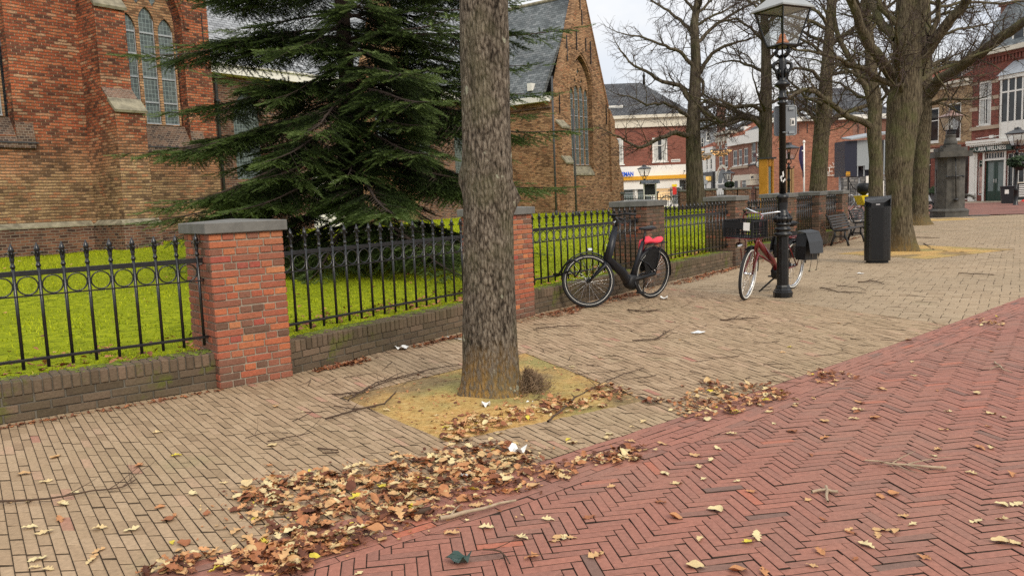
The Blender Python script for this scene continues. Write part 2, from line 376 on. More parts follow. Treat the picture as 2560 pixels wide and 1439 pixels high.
M['lamp_core'] = plain('amber burner glass', (.60, .20, .08), .3, var=.5, nsc=14)
M['yellow_sign'] = lit_mat('lit yellow shop sign', (.9, .55, .12), .35)
# paving / masonry with per-brick tint
M['pave'] = tint_mat('beige clinker paving', [(0., (.26, .175, .105)), (.4, (.355, .245, .15)), (.8, (.42, .30, .19)), (.95, (.42, .235, .16)), (1., (.36, .17, .12))], .8, dirt=(.30, .225, .13), dirt_amt=.55, nsc=.55, moss=((.21, .20, .09), .8, .62, .4))
M['pave2'] = tint_mat('beige block paving', [(0., (.28, .20, .125)), (.5, (.35, .26, .165)), (1., (.40, .305, .20))], .8, dirt=(.26, .20, .13), dirt_amt=.55, nsc=.4, moss=((.20, .20, .10), .5, .62, .35))
M['road'] = tint_mat('red clinker paving', [(0., (.17, .10, .078)), (.15, (.24, .115, .085)), (.5, (.30, .127, .09)), (.85, (.33, .138, .096)), (1., (.42, .13, .075))], .68, dirt=(.28, .155, .11), dirt_amt=.5, nsc=.7, spec=.3)
M['joint'] = plain('dark sandy joint', (.10, .072, .047), .95, var=.4, nsc=14)
M['pbrick'] = tint_mat('orange red pillar brick', [(0., (.14, .075, .05)), (.3, (.24, .095, .06)), (.55, (.36, .10, .055)), (.8, (.46, .15, .065)), (.92, (.50, .19, .08)), (1., (.36, .07, .05))], .8, dirt=(.20, .13, .09), dirt_amt=.4, nsc=2.2, fine=55, bumpd=.008)
M['pbrick_old'] = tint_mat('darker pillar brick', [(0., (.07, .05, .04)), (.4, (.14, .085, .06)), (.8, (.20, .11, .075)), (1., (.28, .10, .06))], .85, dirt=(.09, .085, .045), dirt_amt=.7, nsc=1.6, fine=55, bumpd=.008, moss=((.10, .12, .03), 1.4, .58, .6))
M['wbrick'] = tint_mat('mossy low wall brick', [(0., (.085, .062, .04)), (.5, (.14, .10, .066)), (1., (.20, .135, .09))], .9, dirt=(.10, .082, .045), dirt_amt=.7, nsc=1.5, fine=50, bumpd=.008, moss=((.10, .11, .018), 3.0, .60, .7))
M['mortar'] = plain('grey mortar', (.30, .25, .19), .95, var=.2, nsc=20, bump=.003)
M['mortar_old'] = plain('dark mortar', (.13, .115, .09), .95, var=.3, nsc=12, bump=.003)
M['moss'] = plain('moss cushion', (.13, .16, .02), .95, var=.5, nsc=14, bump=.02)
def soil_mat():
    m = NT('golden mossy tree pit soil'); P = m.obj()
    a = m.noise(1.1, 6, P, .6); b = m.noise(22, 5, P, .7); c = m.noise(.9, 3, m.n('ShaderNodeVectorMath', {0: P, 1: (5.3, 2.1, 0)}, operation='ADD').outputs[0])
    col = m.ramp(b, [(.3, (.31, .165, .04)), (.5, (.50, .30, .09)), (.72, (.58, .41, .17))])
    col = m.mix(m.rng(a, .46, .62, 0., .8), col, m.ramp(b, [(.3, (.16, .15, .04)), (.7, (.31, .29, .10))]))
    col = m.mix(m.rng(c, .50, .62, 0., .8), col, m.ramp(b, [(.35, (.10, .065, .03)), (.65, (.26, .18, .09))]))
    d = m.n('ShaderNodeTexVoronoi', {'Vector': P, 'Scale': 60}).outputs[0]; col = m.mix(m.rng(d, .05, .3, .55, 0.), col, (.09, .055, .025))
    m.set('Base Color', col); m.set('Roughness', .95); m.bump(b, .02, .9); return m.m
M['soil'] = soil_mat()
def lawn_mat(name='lawn', dark=1.):
    m = NT(name); P = m.obj(); a = m.noise(.55, 5, P, .6); b = m.noise(9, 6, P, .75)
    col = m.ramp(b, [(.3, (.07*dark, .09*dark, .006)), (.5, (.235*dark, .28*dark, .009)), (.72, (.43*dark, .45*dark, .018))])
    col = m.mix(m.rng(a, .45, .7, 0., .55), col, (.19*dark, .23*dark, .008))
    m.set('Base Color', col); m.set('Roughness', .9); m.bump(b, .05, .8); m.set('Specular IOR Level', .1); return m.m
M['lawn'] = lawn_mat()
def blade_mat():
    m = NT('grass blades'); t = m.n('ShaderNodeAttribute', attribute_name='tint').outputs['Fac']
    col = m.ramp(t, [(0., (.08, .11, .004)), (.45, (.245, .30, .009)), (.9, (.45, .475, .02)), (1., (.45, .36, .10))])
    m.set('Base Color', col); m.set('Roughness', .8); m.set('Specular IOR Level', .03)
    return m.m
M['blade'] = blade_mat()
def bark_mat(name, lo, mid, hi, sc=1., green=(.13, .14, .06), gamt=.5, bumpd=.03, ochre=None, zst=.14, lichen=.0):
    m = NT(name); P = m.obj(); mp_ = m.n('ShaderNodeMapping', {0: P, 'Scale': (1, 1, zst)}).outputs[0]
    a = m.noise(22*sc, 7, mp_, .62); v = m.n('ShaderNodeTexVoronoi', {'Vector': mp_, 'Scale': 20*sc}, feature='DISTANCE_TO_EDGE').outputs[0]
    h = m.math('ADD', a, m.math('MULTIPLY', m.math('MINIMUM', v, .30), .7))
    col = m.ramp(h, [(.42, lo), (.56, mid), (.78, hi)])
    fu = m.noise(9*sc, 4, m.n('ShaderNodeMapping', {0: P, 'Scale': (1, 1, .07)}).outputs[0], .6); col = m.mix(1., col, m.ramp(fu, [(.34, grey(.66)), (.5, grey(1.02)), (.7, grey(1.14))]), 'MULTIPLY')
    g = m.noise(2.2, 5, P); col = m.mix(m.rng(g, .48, .68, 0., gamt), col, green)
    if ochre:
        z = m.n('ShaderNodeSeparateXYZ', {0: P}).outputs[2]
        zz = m.math('ADD', z, m.math('MULTIPLY', m.math('SUBTRACT', m.noise(4, 5, P), .5), .55))
        col = m.mix(m.rng(zz, 0., .42, .8, 0.), col, m.mix(m.rng(a, .4, .6, 0., 1.), ochre, mid))
    if lichen:
        l = m.noise(7, 3, P); col = m.mix(m.rng(l, .67, .70, 0., lichen), col, (.36, .36, .26))
    m.set('Base Color', col); m.set('Roughness', .95); m.set('Specular IOR Level', .15); m.bump(h, bumpd, 1.); return m.m
M['bark_main'] = bark_mat('grey fissured bark', (.028, .022, .016), (.115, .092, .068), (.25, .21, .16), 2.0, (.14, .135, .07), .5, .03, ochre=(.38, .22, .06), lichen=.9, zst=.34)
M['bark'] = bark_mat('lime bark', (.035, .027, .017), (.095, .075, .047), (.17, .14, .09), 1.6, (.11, .115, .045), .6, .03, ochre=(.26, .17, .06))
M['bark_far'] = bark_mat('dark lime bark', (.035, .028, .02), (.085, .068, .046), (.14, .115, .08), .6, (.07, .075, .03), .5, .02)
M['twig'] = plain('dark red brown twigs', (.050, .030, .026), .8, var=.3, nsc=3)
M['stick'] = plain('fallen stick', (.07, .042, .026), .85, var=.35, nsc=20)
M['stick_pale'] = plain('pale bare stick', (.36, .27, .18), .85, var=.25, nsc=20)
def needle_mat():
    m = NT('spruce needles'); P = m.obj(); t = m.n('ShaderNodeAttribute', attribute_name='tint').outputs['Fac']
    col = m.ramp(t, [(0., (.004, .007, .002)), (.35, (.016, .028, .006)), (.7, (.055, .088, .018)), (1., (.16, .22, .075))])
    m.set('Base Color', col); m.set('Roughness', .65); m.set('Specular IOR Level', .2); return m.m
M['needle'] = needle_mat()
M['spruce_bark'] = plain('spruce bark', (.045, .030, .022), .95, var=.4, nsc=12, bump=.02)
def leaf_mat():
    m = NT('fallen oak leaves'); t = m.n('ShaderNodeAttribute', attribute_name='tint').outputs['Fac']; P = m.obj()
    ti = m.n('ShaderNodeObjectInfo').outputs['Random']
    col = m.ramp(t, [(0., (.07, .025, .014)), (.2, (.17, .06, .03)), (.4, (.36, .14, .06)), (.6, (.52, .25, .105)), (.8, (.58, .40, .19)), (.93, (.66, .54, .29)), (1., (.60, .48, .06))])
    col = m.mix(1., col, m.ramp(m.noise(30, 4, P), [(.3, grey(.7)), (.7, grey(1.15))]), 'MULTIPLY')
    m.set('Base Color', col); m.set('Roughness', .6); m.set('Specular IOR Level', .25); return m.m
M['leaf'] = leaf_mat()
# ---------------------------------------------------------------- terrain
UX, UY = .6, .8          # along the fence / church;  away from the street = (-.8, .6)
def loc(x, y): return (x*UX+y*UY, -x*UY+y*UX)
def wpt(s, o): return (s*UX-o*UY, s*UY+o*UX)
def ground_z(x, y):
    s, o = loc(x, y)
    zf = .55+.15*smooth(8, 13, s)+.10*smooth(13, 31, s)
    back = (zf-.02)*smooth(8.5, 21, o)*(1-smooth(44, 50, s)*.55)
    st = .25*smooth(38, 54, y)
    return max(back, st, 0)
def lawn_z(s, o):
    zf = .55+.15*smooth(8, 13, s)+.10*smooth(13, 31, s)
    t = min(1, max(0, (o-5.8)/15)); return .25+(zf-.25)*t+.0
OFF_F = 5.72             # street face of the fence line (right part)
# sheet to the horizon
xs = np.concatenate([[-600, -200, -90], np.arange(-60, 100, 4), [140, 260, 600]]); ys = np.concatenate([[-300, -60, -20], np.arange(-8, 120, 4), [150, 260, 900]])
V = [(x, y, ground_z(x, y)-.03) for y in ys for x in xs]; nx = len(xs)
Fq = [(j*nx+i, j*nx+i+1, (j+1)*nx+i+1, (j+1)*nx+i) for j in range(len(ys)-1) for i in range(nx-1)]
M['ground'] = brick_shader('distant beige paving', [(0., (.24, .19, .145)), (.5, (.31, .25, .19)), (1., (.36, .29, .22))], (.17, .14, .11), .21, .105, .008, wav=0, stain=.25, bumpd=0, mottle=.1)
def flat_vec(mat_):   # use x,y instead of x,z for lying surfaces
    t = mat_.node_tree
    c = [n for n in t.nodes if n.type == 'COMBXYZ'][0]; p = [n for n in t.nodes if n.type == 'SEPXYZ'][0]
    t.links.new(p.outputs[0], c.inputs[0]); t.links.new(p.outputs[1], c.inputs[1])
flat_vec(M['ground'])
g = np_mesh('ground', V, Fq, M['ground']); tag(g, 'beige paved square stretching away to the houses', kind='structure')
# ---------------------------------------------------------------- bricks laid in the ground
def clip(poly, p, n):
    o = []; m = len(poly)
    for i in range(m):
        a, b = poly[i], poly[(i+1) % m]
        da = (a[0]-p[0])*n[0]+(a[1]-p[1])*n[1]; db = (b[0]-p[0])*n[0]+(b[1]-p[1])*n[1]
        if da >= 0: o.append(a)
        if (da >= 0) != (db >= 0): t = da/(da-db); o.append((a[0]+(b[0]-a[0])*t, a[1]+(b[1]-a[1])*t))
    return o
class Bricks:
    def __init__(s): s.v = []; s.f = []; s.t = []
    def add(s, poly, z=0., tint=.5, gap=.0024, cham=.0045, tilt=.0012, zf=None):
        m = len(poly)
        if m < 3: return
        cx = sum(p[0] for p in poly)/m; cy = sum(p[1] for p in poly)/m
        A = sum(poly[i][0]*poly[(i+1) % m][1]-poly[(i+1) % m][0]*poly[i][1] for i in range(m))/2
        if abs(A) < .0006: return
        if A < 0: poly = poly[::-1]
        def inset(d):
            r = []
            for i in range(m):
                p0, p1, p2 = poly[i-1], poly[i], poly[(i+1) % m]
                e1 = (p1[0]-p0[0], p1[1]-p0[1]); e2 = (p2[0]-p1[0], p2[1]-p1[1])
                l1 = math.hypot(*e1) or 1e-9; l2 = math.hypot(*e2) or 1e-9
                n1 = (-e1[1]/l1, e1[0]/l1); n2 = (-e2[1]/l2, e2[0]/l2)
                k = 1+n1[0]*n2[0]+n1[1]*n2[1]; k = max(k, .35)
                r.append((p1[0]+(n1[0]+n2[0])*d/k, p1[1]+(n1[1]+n2[1])*d/k))
            return r
        tx, ty = R.gauss(0, tilt)*12, R.gauss(0, tilt)*12; dz = R.gauss(0, tilt)
        base = z if zf is None else zf(cx, cy)
        n = len(s.v)
        for d, h in ((gap, -.014), (gap, -cham*.45), (gap+cham, 0.)):
            for p in inset(d): s.v.append((p[0], p[1], base+h+(0 if h == -.014 else dz+(p[0]-cx)*tx+(p[1]-cy)*ty)))
        for k in range(2):
            for i in range(m): j = (i+1) % m; s.f.append((n+k*m+i, n+k*m+j, n+k*m+m+j, n+k*m+m+i)); s.t.append(tint-10*(k == 0))
        s.f.append(tuple(n+2*m+i for i in range(m))); s.t.append(tint)
    def build(s, name, mat, parent=None):
        me = bpy.data.meshes.new(name); me.from_pydata(s.v, [], s.f)
        a = me.attributes.new('tint', 'FLOAT', 'FACE'); a.data.foreach_set('value', s.t)
        o = link_mesh(me, name, [mat, M['joint_dark' if name == 'road' else 'joint']], parent); me.polygons.foreach_set('material_index', [1 if t < -2 else 0 for t in s.t]); return o
def polyline_side(pts):
    segs = []
    for a, b in zip(pts, pts[1:]):
        l = math.hypot(b[0]-a[0], b[1]-a[1]); t = ((b[0]-a[0])/l, (b[1]-a[1])/l); segs.append((a, b, t, (-t[1], t[0]), l))
    def near(p):
        best = None
        for k, (a, b, t, n, l) in enumerate(segs):
            u = (p[0]-a[0])*t[0]+(p[1]-a[1])*t[1]
            uc = u if (k == 0 and u < 0) or (k == len(segs)-1 and u > l) else min(max(u, 0), l)
            d2 = (p[0]-a[0]-t[0]*uc)**2+(p[1]-a[1]-t[1]*uc)**2
            if best is None or d2 < best[0]-1e-9: best = (d2, a, n, (p[0]-a[0])*n[0]+(p[1]-a[1])*n[1])
        return best[3], best[1], best[2]       # signed distance (+ = left of the line), point, normal
    return near
UPPER = [(-6.3, .0), (-4.2, 1.35), (-2.4, 2.55), (-1.07, 3.42), (-.29, 3.96), (.21, 4.38), (.77, 4.83), (1.27, 5.24), (2.02, 5.90), (2.68, 6.47), (3.76, 7.40), (6.55, 9.92), (11, 14.2), (22, 25.5), (30, 33.6)]
BW = .40
def offset_line(pts, d):
    o = []
    for i, p in enumerate(pts):
        a = pts[max(i-1, 0)]; b = pts[min(i+1, len(pts)-1)]; l = math.hypot(b[0]-a[0], b[1]-a[1]); o.append((p[0]-(b[1]-a[1])/l*d, p[1]+(b[0]-a[0])/l*d))
    return o
LOWER = offset_line(UPPER, -BW)
M['joint_dark'] = plain('dark road joint', (.05, .033, .025), .95, var=.4, nsc=14)  # darker joint tone for the road bricks
nearU, nearL = polyline_side(UPPER), polyline_side(LOWER)
PIT = [(-1.36, 6.02), (-.44, 4.76), (.93, 5.55), (.10, 7.52)]       # tree pit, counter-clockwise
PIT = PIT if sum(PIT[i][0]*PIT[(i+1) % 4][1]-PIT[(i+1) % 4][0]*PIT[i][1] for i in range(4)) > 0 else PIT[::-1]
def cut_pit(poly, pit):
    """polygon with the pit removed (approx: clipped by the nearest outside edge line)"""
    m = len(poly); cx = sum(p[0] for p in poly)/m; cy = sum(p[1] for p in poly)/m
    if math.hypot(cx-pit[0][0], cy-pit[0][1]) > 4: return poly
    best = None; worst = []
    for i in range(len(pit)):
        a, b = pit[i], pit[(i+1) % len(pit)]; l = math.hypot(b[0]-a[0], b[1]-a[1]); n = ((b[1]-a[1])/l, -(b[0]-a[0])/l)
        ds = [(p[0]-a[0])*n[0]+(p[1]-a[1])*n[1] for p in poly]
        if min(ds) >= 0: return poly
        if best is None or max(ds) > best[0]: best = (max(ds), a, n)
    if best[0] <= 0: return []
    return clip(poly, best[1], best[2])
PIT2 = [(7.35, 17.6), (8.25, 15.5), (10.9, 16.9), (10.0, 19.2)]
PIT3 = [(15.2, 33.2), (15.9, 31.4), (18.9, 31.6), (19.2, 33.8)]
for q in (PIT2, PIT3):
    if sum(q[i][0]*q[(i+1) % 4][1]-q[(i+1) % 4][0]*q[i][1] for i in range(4)) < 0: q.reverse()
SEAM = [(4.55, 8.25), (4.41, 8.48), (3.76, 10.02), (3.1, 11.4), (2.75, 12.1)]     # end of the clinker field, blocks beyond
nearS = polyline_side(SEAM)
def fence_d(p):          # >0 on the street side of the fence foot
    s, o = loc(*p); a = OFF_F-o
    b = ((p[0]+2.5)*.6-(p[1]-6.45)*.8)
    return max(a, b)
def in_view(p, m=2.5):
    return p[1] > 1.2 and abs(p[0]) < .70*p[1]+m
# --- beige clinker field, fanned rows
bk = Bricks()
dx = .0
x0 = -9.0
while x0 < 9.5:
    th = rad(-55-22*min(1, max(0, (x0+1.9)/4.3)))
    wid = .0525
    d = (math.cos(th), math.sin(th)); nrm = (-d[1], d[0])
    step = wid/abs(math.sin(th))
    th2 = rad(-55-22*min(1, max(0, (x0+step+1.9)/4.3))); d2 = (math.cos(th2), math.sin(th2))
    t = -8+R.random()*.2
    while t < 5.5:
        L = .205 if R.random() > .04 else .105
        def P_(a, b, dd): return (a+dd[0]*b, 6.0+dd[1]*b)
        a0, a1 = x0, x0+step
        c = P_(a0+step/2, t+L/2, d)
        if in_view(c) and fence_d(c) > -.25:
            su, pu, nu = nearU(c)
            if su > -.12:
                ss, ps, ns = nearS(c)
                if ss > -.12 or c[1] < 8:
                    poly = [P_(a0, t+.003, d), P_(a0, t+L-.003, d), P_(a1, t+L-.003, d2), P_(a1, t+.003, d2)]
                    if su < .16: poly = clip(poly, pu, nu)
                    if ss < .16 and c[1] >= 7.5 and poly: poly = clip(poly, ps, ns)
                    if poly: poly = cut_pit(poly, PIT)
                    if poly: bk.add(poly, 0, min(1, max(0, R.gauss(.45, .2)+(.4 if R.random() < .03 else 0))))
        t += L
    x0 += step
pv = bk.build('pavement', M['pave']); tag(pv, kind='structure')
# --- block field beyond the seam
bk = Bricks(); th = rad(-33); d = (math.cos(th), math.sin(th)); n = (-d[1], d[0])
row = 0; b = -16.
while b < 46:
    Wd = .105; off = R.choice((0, .105))+R.gauss(0, .004)
    a = -30+off
    while a < 22:
        L = .21; c = (d[0]*(a+L/2)+n[0]*(b+Wd/2), d[1]*(a+L/2)+n[1]*(b+Wd/2)); 
        if in_view(c, 1.5) and c[1] < 34.5 and c[1] > 8 and fence_d(c) > -.25:
            ss, ps, ns = nearS(c); su, pu, nu = nearU(c)
            if ss < .12 and su > -.12:
                poly = [(d[0]*u+n[0]*v, d[1]*u+n[1]*v) for u, v in ((a, b), (a+L, b), (a+L, b+Wd), (a, b+Wd))]
                if ss > -.16: poly = clip(poly, ps, (-ns[0], -ns[1]))
                if su < .16 and poly: poly = clip(poly, pu, nu)
                for pp in (PIT2, PIT3):
                    if poly: poly = cut_pit(poly, pp)
                if poly: bk.add(poly, 0, min(1, max(0, R.gauss(.5, .2))), gap=.003, cham=.008)
        a += L
    b += Wd
o = bk.build('pavement', M['pave2']); tag(o, kind='structure')
# --- red gutter band of stretchers following the bend, and soldier edge of the tree pit
bk = Bricks()
def walk(pts, step):
    out_ = []; acc = 0
    for a, b in zip(pts, pts[1:]):
        l = math.hypot(b[0]-a[0], b[1]-a[1]); t = acc
        while t < l: out_.append((a[0]+(b[0]-a[0])*t/l, a[1]+(b[1]-a[1])*t/l)); t += step
        acc = t-l
    return out_
def smooth_pts(pts, it=2):
    for _ in range(it):
        q = [pts[0]]
        for a, b in zip(pts, pts[1:]): q += [(a[0]*.75+b[0]*.25, a[1]*.75+b[1]*.25), (a[0]*.25+b[0]*.75, a[1]*.25+b[1]*.75)]
        pts = q+[pts[-1]]
    return pts
US = smooth_pts(UPPER)
rows = 7
for k in range(rows):
    A = offset_line(US, -BW*k/rows); B_ = offset_line(US, -BW*(k+1)/rows)
    na, nb = polyline_side(A), polyline_side(B_)
    pa = walk(A, .205)
    # start offset
    pa = walk([A[0]]+A[1:], .205) if k % 2 == 0 else walk([(A[0][0]+.07, A[0][1]+.05)]+A[1:], .205)
    for p, q in zip(pa, pa[1:]):
        if not in_view(p): continue
        l = math.hypot(q[0]-p[0], q[1]-p[1]) or 1; nn = ((q[1]-p[1])/l, -(q[0]-p[0])/l); w_ = BW/rows
        bk.add([p, q, (q[0]+nn[0]*w_, q[1]+nn[1]*w_), (p[0]+nn[0]*w_, p[1]+nn[1]*w_)], 0, min(1, max(0, R.gauss(.5, .2))), gap=.002)
# --- red herringbone carriageway
th = rad(9); d = (math.cos(th), math.sin(th)); n = (-d[1], d[0])
wb, Lb = .0515, .206
def hb(u0, v0, hor):
    if hor: q = [(u0, v0), (u0+Lb, v0), (u0+Lb, v0+wb), (u0, v0+wb)]
    else: q = [(u0, v0), (u0+wb, v0), (u0+wb, v0+Lb), (u0, v0+Lb)]
    poly = [(d[0]*u+n[0]*v, d[1]*u+n[1]*v) for u, v in q]
    c = (sum(p[0] for p in poly)/4, sum(p[1] for p in poly)/4)
    if not in_view(c) or c[1] > 33.2 or c[0] > 22: return
    sl_, pl, nl = nearL(c)
    if sl_ > .13: return
    if sl_ > -.17: poly = clip(poly, pl, (-nl[0], -nl[1]))
    r = R.random()
    bk.add(poly, 0, (R.gauss(.15, .08) if r < .05 else R.gauss(.5, .15) if r < .97 else R.gauss(.88, .06)) if True else 0, gap=.0026, cham=.003)
for i in range(-60, 640):          # diagonal staircase herringbone, period 2*Lb
    for j in range(-40, 80):
        # herringbone with ratio 4: horizontal brick at (i*w, i*w) steps, repeated every 2L
        u0 = i*wb+j*2*Lb; v0 = i*wb
        if not (-8 < u0 < 26): continue
        hb(u0, v0, True)
        hb(u0+Lb, v0+wb-Lb, False)
o = bk.build('road', M['road']); tag(o, kind='structure')
# bed under the joints
MBd = MB(); pts = [(-9, -1), (12, -1), (26, 34.4), (6, 34.4), (.5, 12), (-3.5, 6.4), (-9, 1.5)]
MBd.add([(x, y, -.011) for x, y in pts], [tuple(range(len(pts)))]); o = MBd.build('ground_bed', M['joint'], fixn=False); tag(o, kind='structure'); o.name = 'sand_bed'
MBd = MB(); pts = [(-7, -1), (12, -1), (30, 33.4), (22, 25.2), (11, 14), (6.4, 9.5), (3.9, 7.2), (2.1, 5.7), (1.0, 4.7), (.0, 3.8), (-1.0, 3.1), (-3.4, 1.6), (-7, -.6)]
MBd.add([(x, y, -.0085) for x, y in pts], [tuple(range(len(pts)))]); o = MBd.build('road_bed', M['joint_dark'], fixn=False); tag(o, kind='structure')
# far red street in front of the right-hand houses
M['road_far'] = brick_shader('distant red clinker street', [(0., (.19, .10, .08)), (.5, (.25, .115, .09)), (1., (.30, .13, .10))], (.13, .08, .065), .2, .05, .006, wav=0, stain=.25, bumpd=0, mottle=.1)
flat_vec(M['road_far'])
p = [(14, 36.5), (23, 34.6), (60, 33), (60, 43), (40, 44), (25, 46.5), (14, 47)]
mb = MB(); V = []
mb.add([(x, y, ground_z(x, y)+.012) for x, y in p], [tuple(range(7))]); o = mb.build('street', M['road_far'], fixn=False); tag(o, kind='structure')
# ---------------------------------------------------------------- soil in the tree pits
def soil_patch(q, z0=-.004, hump=.0):
    c = (sum(p[0] for p in q)/4, sum(p[1] for p in q)/4); N = 26; V = []; 
    for j in range(N+1):
        for i in range(N+1):
            a, b = i/N, j/N
            x = (q[0][0]*(1-a)+q[1][0]*a)*(1-b)+(q[3][0]*(1-a)+q[2][0]*a)*b; y = (q[0][1]*(1-a)+q[1][1]*a)*(1-b)+(q[3][1]*(1-a)+q[2][1]*a)*b
            e = min(a, 1-a, b, 1-b)
            V.append((x, y, z0+hump*min(1, e*5)+(.006*math.sin(x*9+y*5)+.005*math.sin(y*13-x*7))*min(1, e*6)+R.gauss(0, .002)*min(1, e*6)))
    Fq = [(j*(N+1)+i, j*(N+1)+i+1, (j+1)*(N+1)+i+1, (j+1)*(N+1)+i) for j in range(N) for i in range(N)]
    o = np_mesh('tree_pit_soil', V, Fq, M['soil'], smooth_=True); tag(o, kind='structure')
soil_patch(PIT, -.006, .02); soil_patch(PIT2, 0.002, .012); soil_patch(PIT3, 0.002, .012)
# ---------------------------------------------------------------- lawn
S_ = np.linspace(0, 42, 85); O_ = np.linspace(0, 1, 44)
def omin(s): return (5.90 if s > 3.68 else 5.92+(3.68-s)*.2917)+.26
V = []
def wobble(s, o): return .02*math.sin(s*1.7+o*.9)+.015*math.sin(s*.6-o*2.1)
def bend_s(s, o):        # the left part of the fence turns: pull the lawn edge with it
    return wpt(s, o)
for oo in O_:
    for ss in S_:
        o_ = omin(ss)+(26-omin(ss))*oo; x, y = wpt(ss, o_); V.append((x, y, lawn_z(ss, o_)+wobble(ss, o_)*min(1, (o_-5.86)/2)))
nx = len(S_); Fq = [(j*nx+i, j*nx+i+1, (j+1)*nx+i+1, (j+1)*nx+i) for j in range(len(O_)-1) for i in range(nx-1) if V[j*nx+i][1] < 22.4 or V[j*nx+i][0] < 9.5+(V[j*nx+i][1]-22.6)*.18]
lw = np_mesh('lawn', V, Fq, M['lawn'], smooth_=True); tag(lw, 'bright green lawn rising gently to the church', kind='structure')
# ---------------------------------------------------------------- churchyard boundary: pillars, low walls, iron fence
def frame_on(p, q):      # matrix: x along p->q, y away from the street, z up
    d = Vector((q[0]-p[0], q[1]-p[1], 0)).normalized(); return math.atan2(d.y, d.x)
def brick_face_boxes(mb, x0, x1, y, z0, z1, out=-1, hb_=.0625, head=.105, mode='pillar', tintf=None, axis='x', th=.012):
    """real bricks standing proud of a mortar core; out = direction of the face normal along the other axis"""
    nrow = int(round((z1-z0)/hb_)); h = (z1-z0)/nrow
    for r in range(nrow):
        za = z0+r*h+.0058; zb = z0+(r+1)*h-.0058
        L = x1-x0; xs_ = []
        if r % 2 == 0:
            k = max(2, int(round(L/head))); xs_ = [x0+L*i/k for i in range(k+1)]
        else:
            k = max(1, int(round((L-head*1.5)/(2*head)))); w_ = (L)/(k+.75); xs_ = [x0]+[x0+w_*.75+w_*i for i in range(0, k+1)]; 
            if (r//2) % 2: xs_ = [x0+x1-t for t in xs_][::-1]
        for a, b in zip(xs_, xs_[1:]):
            a_ = a+(.0055 if a > x0+.001 else 0); b_ = b-(.0055 if b < x1-.001 else 0)
            j = R.gauss(0, .0022); t = tintf(a, (za+zb)/2) if tintf else R.random()
            y0_, y1_ = y-out*.03, y+out*(th*.5+j)
            zj = R.gauss(0, .001)
            if axis == 'x': mb.box((a_, min(y0_, y1_), za+zj), (b_, max(y0_, y1_), zb+zj), t, .004)
            else: mb.box((min(y0_, y1_), a_, za+zj), (max(y0_, y1_), b_, zb+zj), t, .004)
PW, PH, CAPH = .63, 1.30, .09
def pillar(px, py, ang, label, new, zbase=0., ph=PH, pw=PW, full=True, group='brick pillars of the churchyard fence'):
    """px,py: street-side corner nearest the camera, ang: direction of the street face"""
    root = empty('brick_pillar', (px, py, zbase), ang, label, 'pillar', group)
    core = MB(); core.box((.005, .005, -.05), (pw-.005, pw-.005, ph)); core.build('mortar_core', M['mortar' if new else 'mortar_old'], root)
    mb = MB()
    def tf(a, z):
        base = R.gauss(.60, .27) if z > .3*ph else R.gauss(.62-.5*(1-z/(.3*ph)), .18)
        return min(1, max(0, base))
    def tf_shade_side(a, z): return min(1, max(0, R.gauss(.35, .17)))  # faces turned from the light: shade put into the brick tint
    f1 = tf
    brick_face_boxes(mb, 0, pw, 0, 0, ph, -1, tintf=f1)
    brick_face_boxes(mb, 0, pw, 0, 0, ph, -1, axis='y', tintf=tf_shade_side if new else tf)      # camera-side face (x=0)
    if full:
        brick_face_boxes(mb, 0, pw, pw, 0, ph, 1, tintf=tf_shade_side); brick_face_boxes(mb, 0, pw, pw, 0, ph, 1, axis='y', tintf=tf_shade_side)
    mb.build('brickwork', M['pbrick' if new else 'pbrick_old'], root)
    c = MB(); e = .038
    c.box((-e, -e, ph), (pw+e, pw+e, ph+CAPH), bev=.006)
    # low pyramid on top
    z = ph+CAPH-.0; c.add([(-e+.01, -e+.01, z), (pw+e-.01, -e+.01, z), (pw+e-.01, pw+e-.01, z), (-e+.01, pw+e-.01, z), (pw/2, pw/2, z+.025)], [(0, 1, 4), (1, 2, 4), (2, 3, 4), (3, 0, 4)])
    c.build('stone_cap', M['cap'], root)
    return root
# positions along the fence
def PT(t): return (.28+2.29*t, 9.98+3.05*t)          # right end of the street face of pillar number t
dirR = Vector((.6, .8)); angR = math.atan2(.8, .6); angL = math.atan2(.6, .8)
ang1 = math.atan2(.63, .77)
P1 = (-2.47, 6.45)
ends = {2: PT(0), 3: PT(1), 4: PT(2), 5: PT(2.86), 6: PT(3.52), 7: PT(4.12)}
corner = {1: P1}
for k, e in ends.items(): corner[k] = (e[0]-.6*PW, e[1]-.8*PW)
labs = {1: 'nearest orange red brick pillar with grey stone cap, left of the big trunk', 2: 'brick pillar half hidden behind the big grey tree trunk', 3: 'brick pillar with grey cap directly behind the black bicycle',
        4: 'brick pillar with grey cap behind the crate of the red bicycle', 5: 'brick pillar partly hidden behind the black lamp post', 6: 'brick pillar right behind the nearer bench', 7: 'last brick pillar of the row, behind the farther bench'}
for k in range(1, 8):
    pillar(corner[k][0], corner[k][1], ang1 if k == 1 else angR, labs[k], k <= 2)
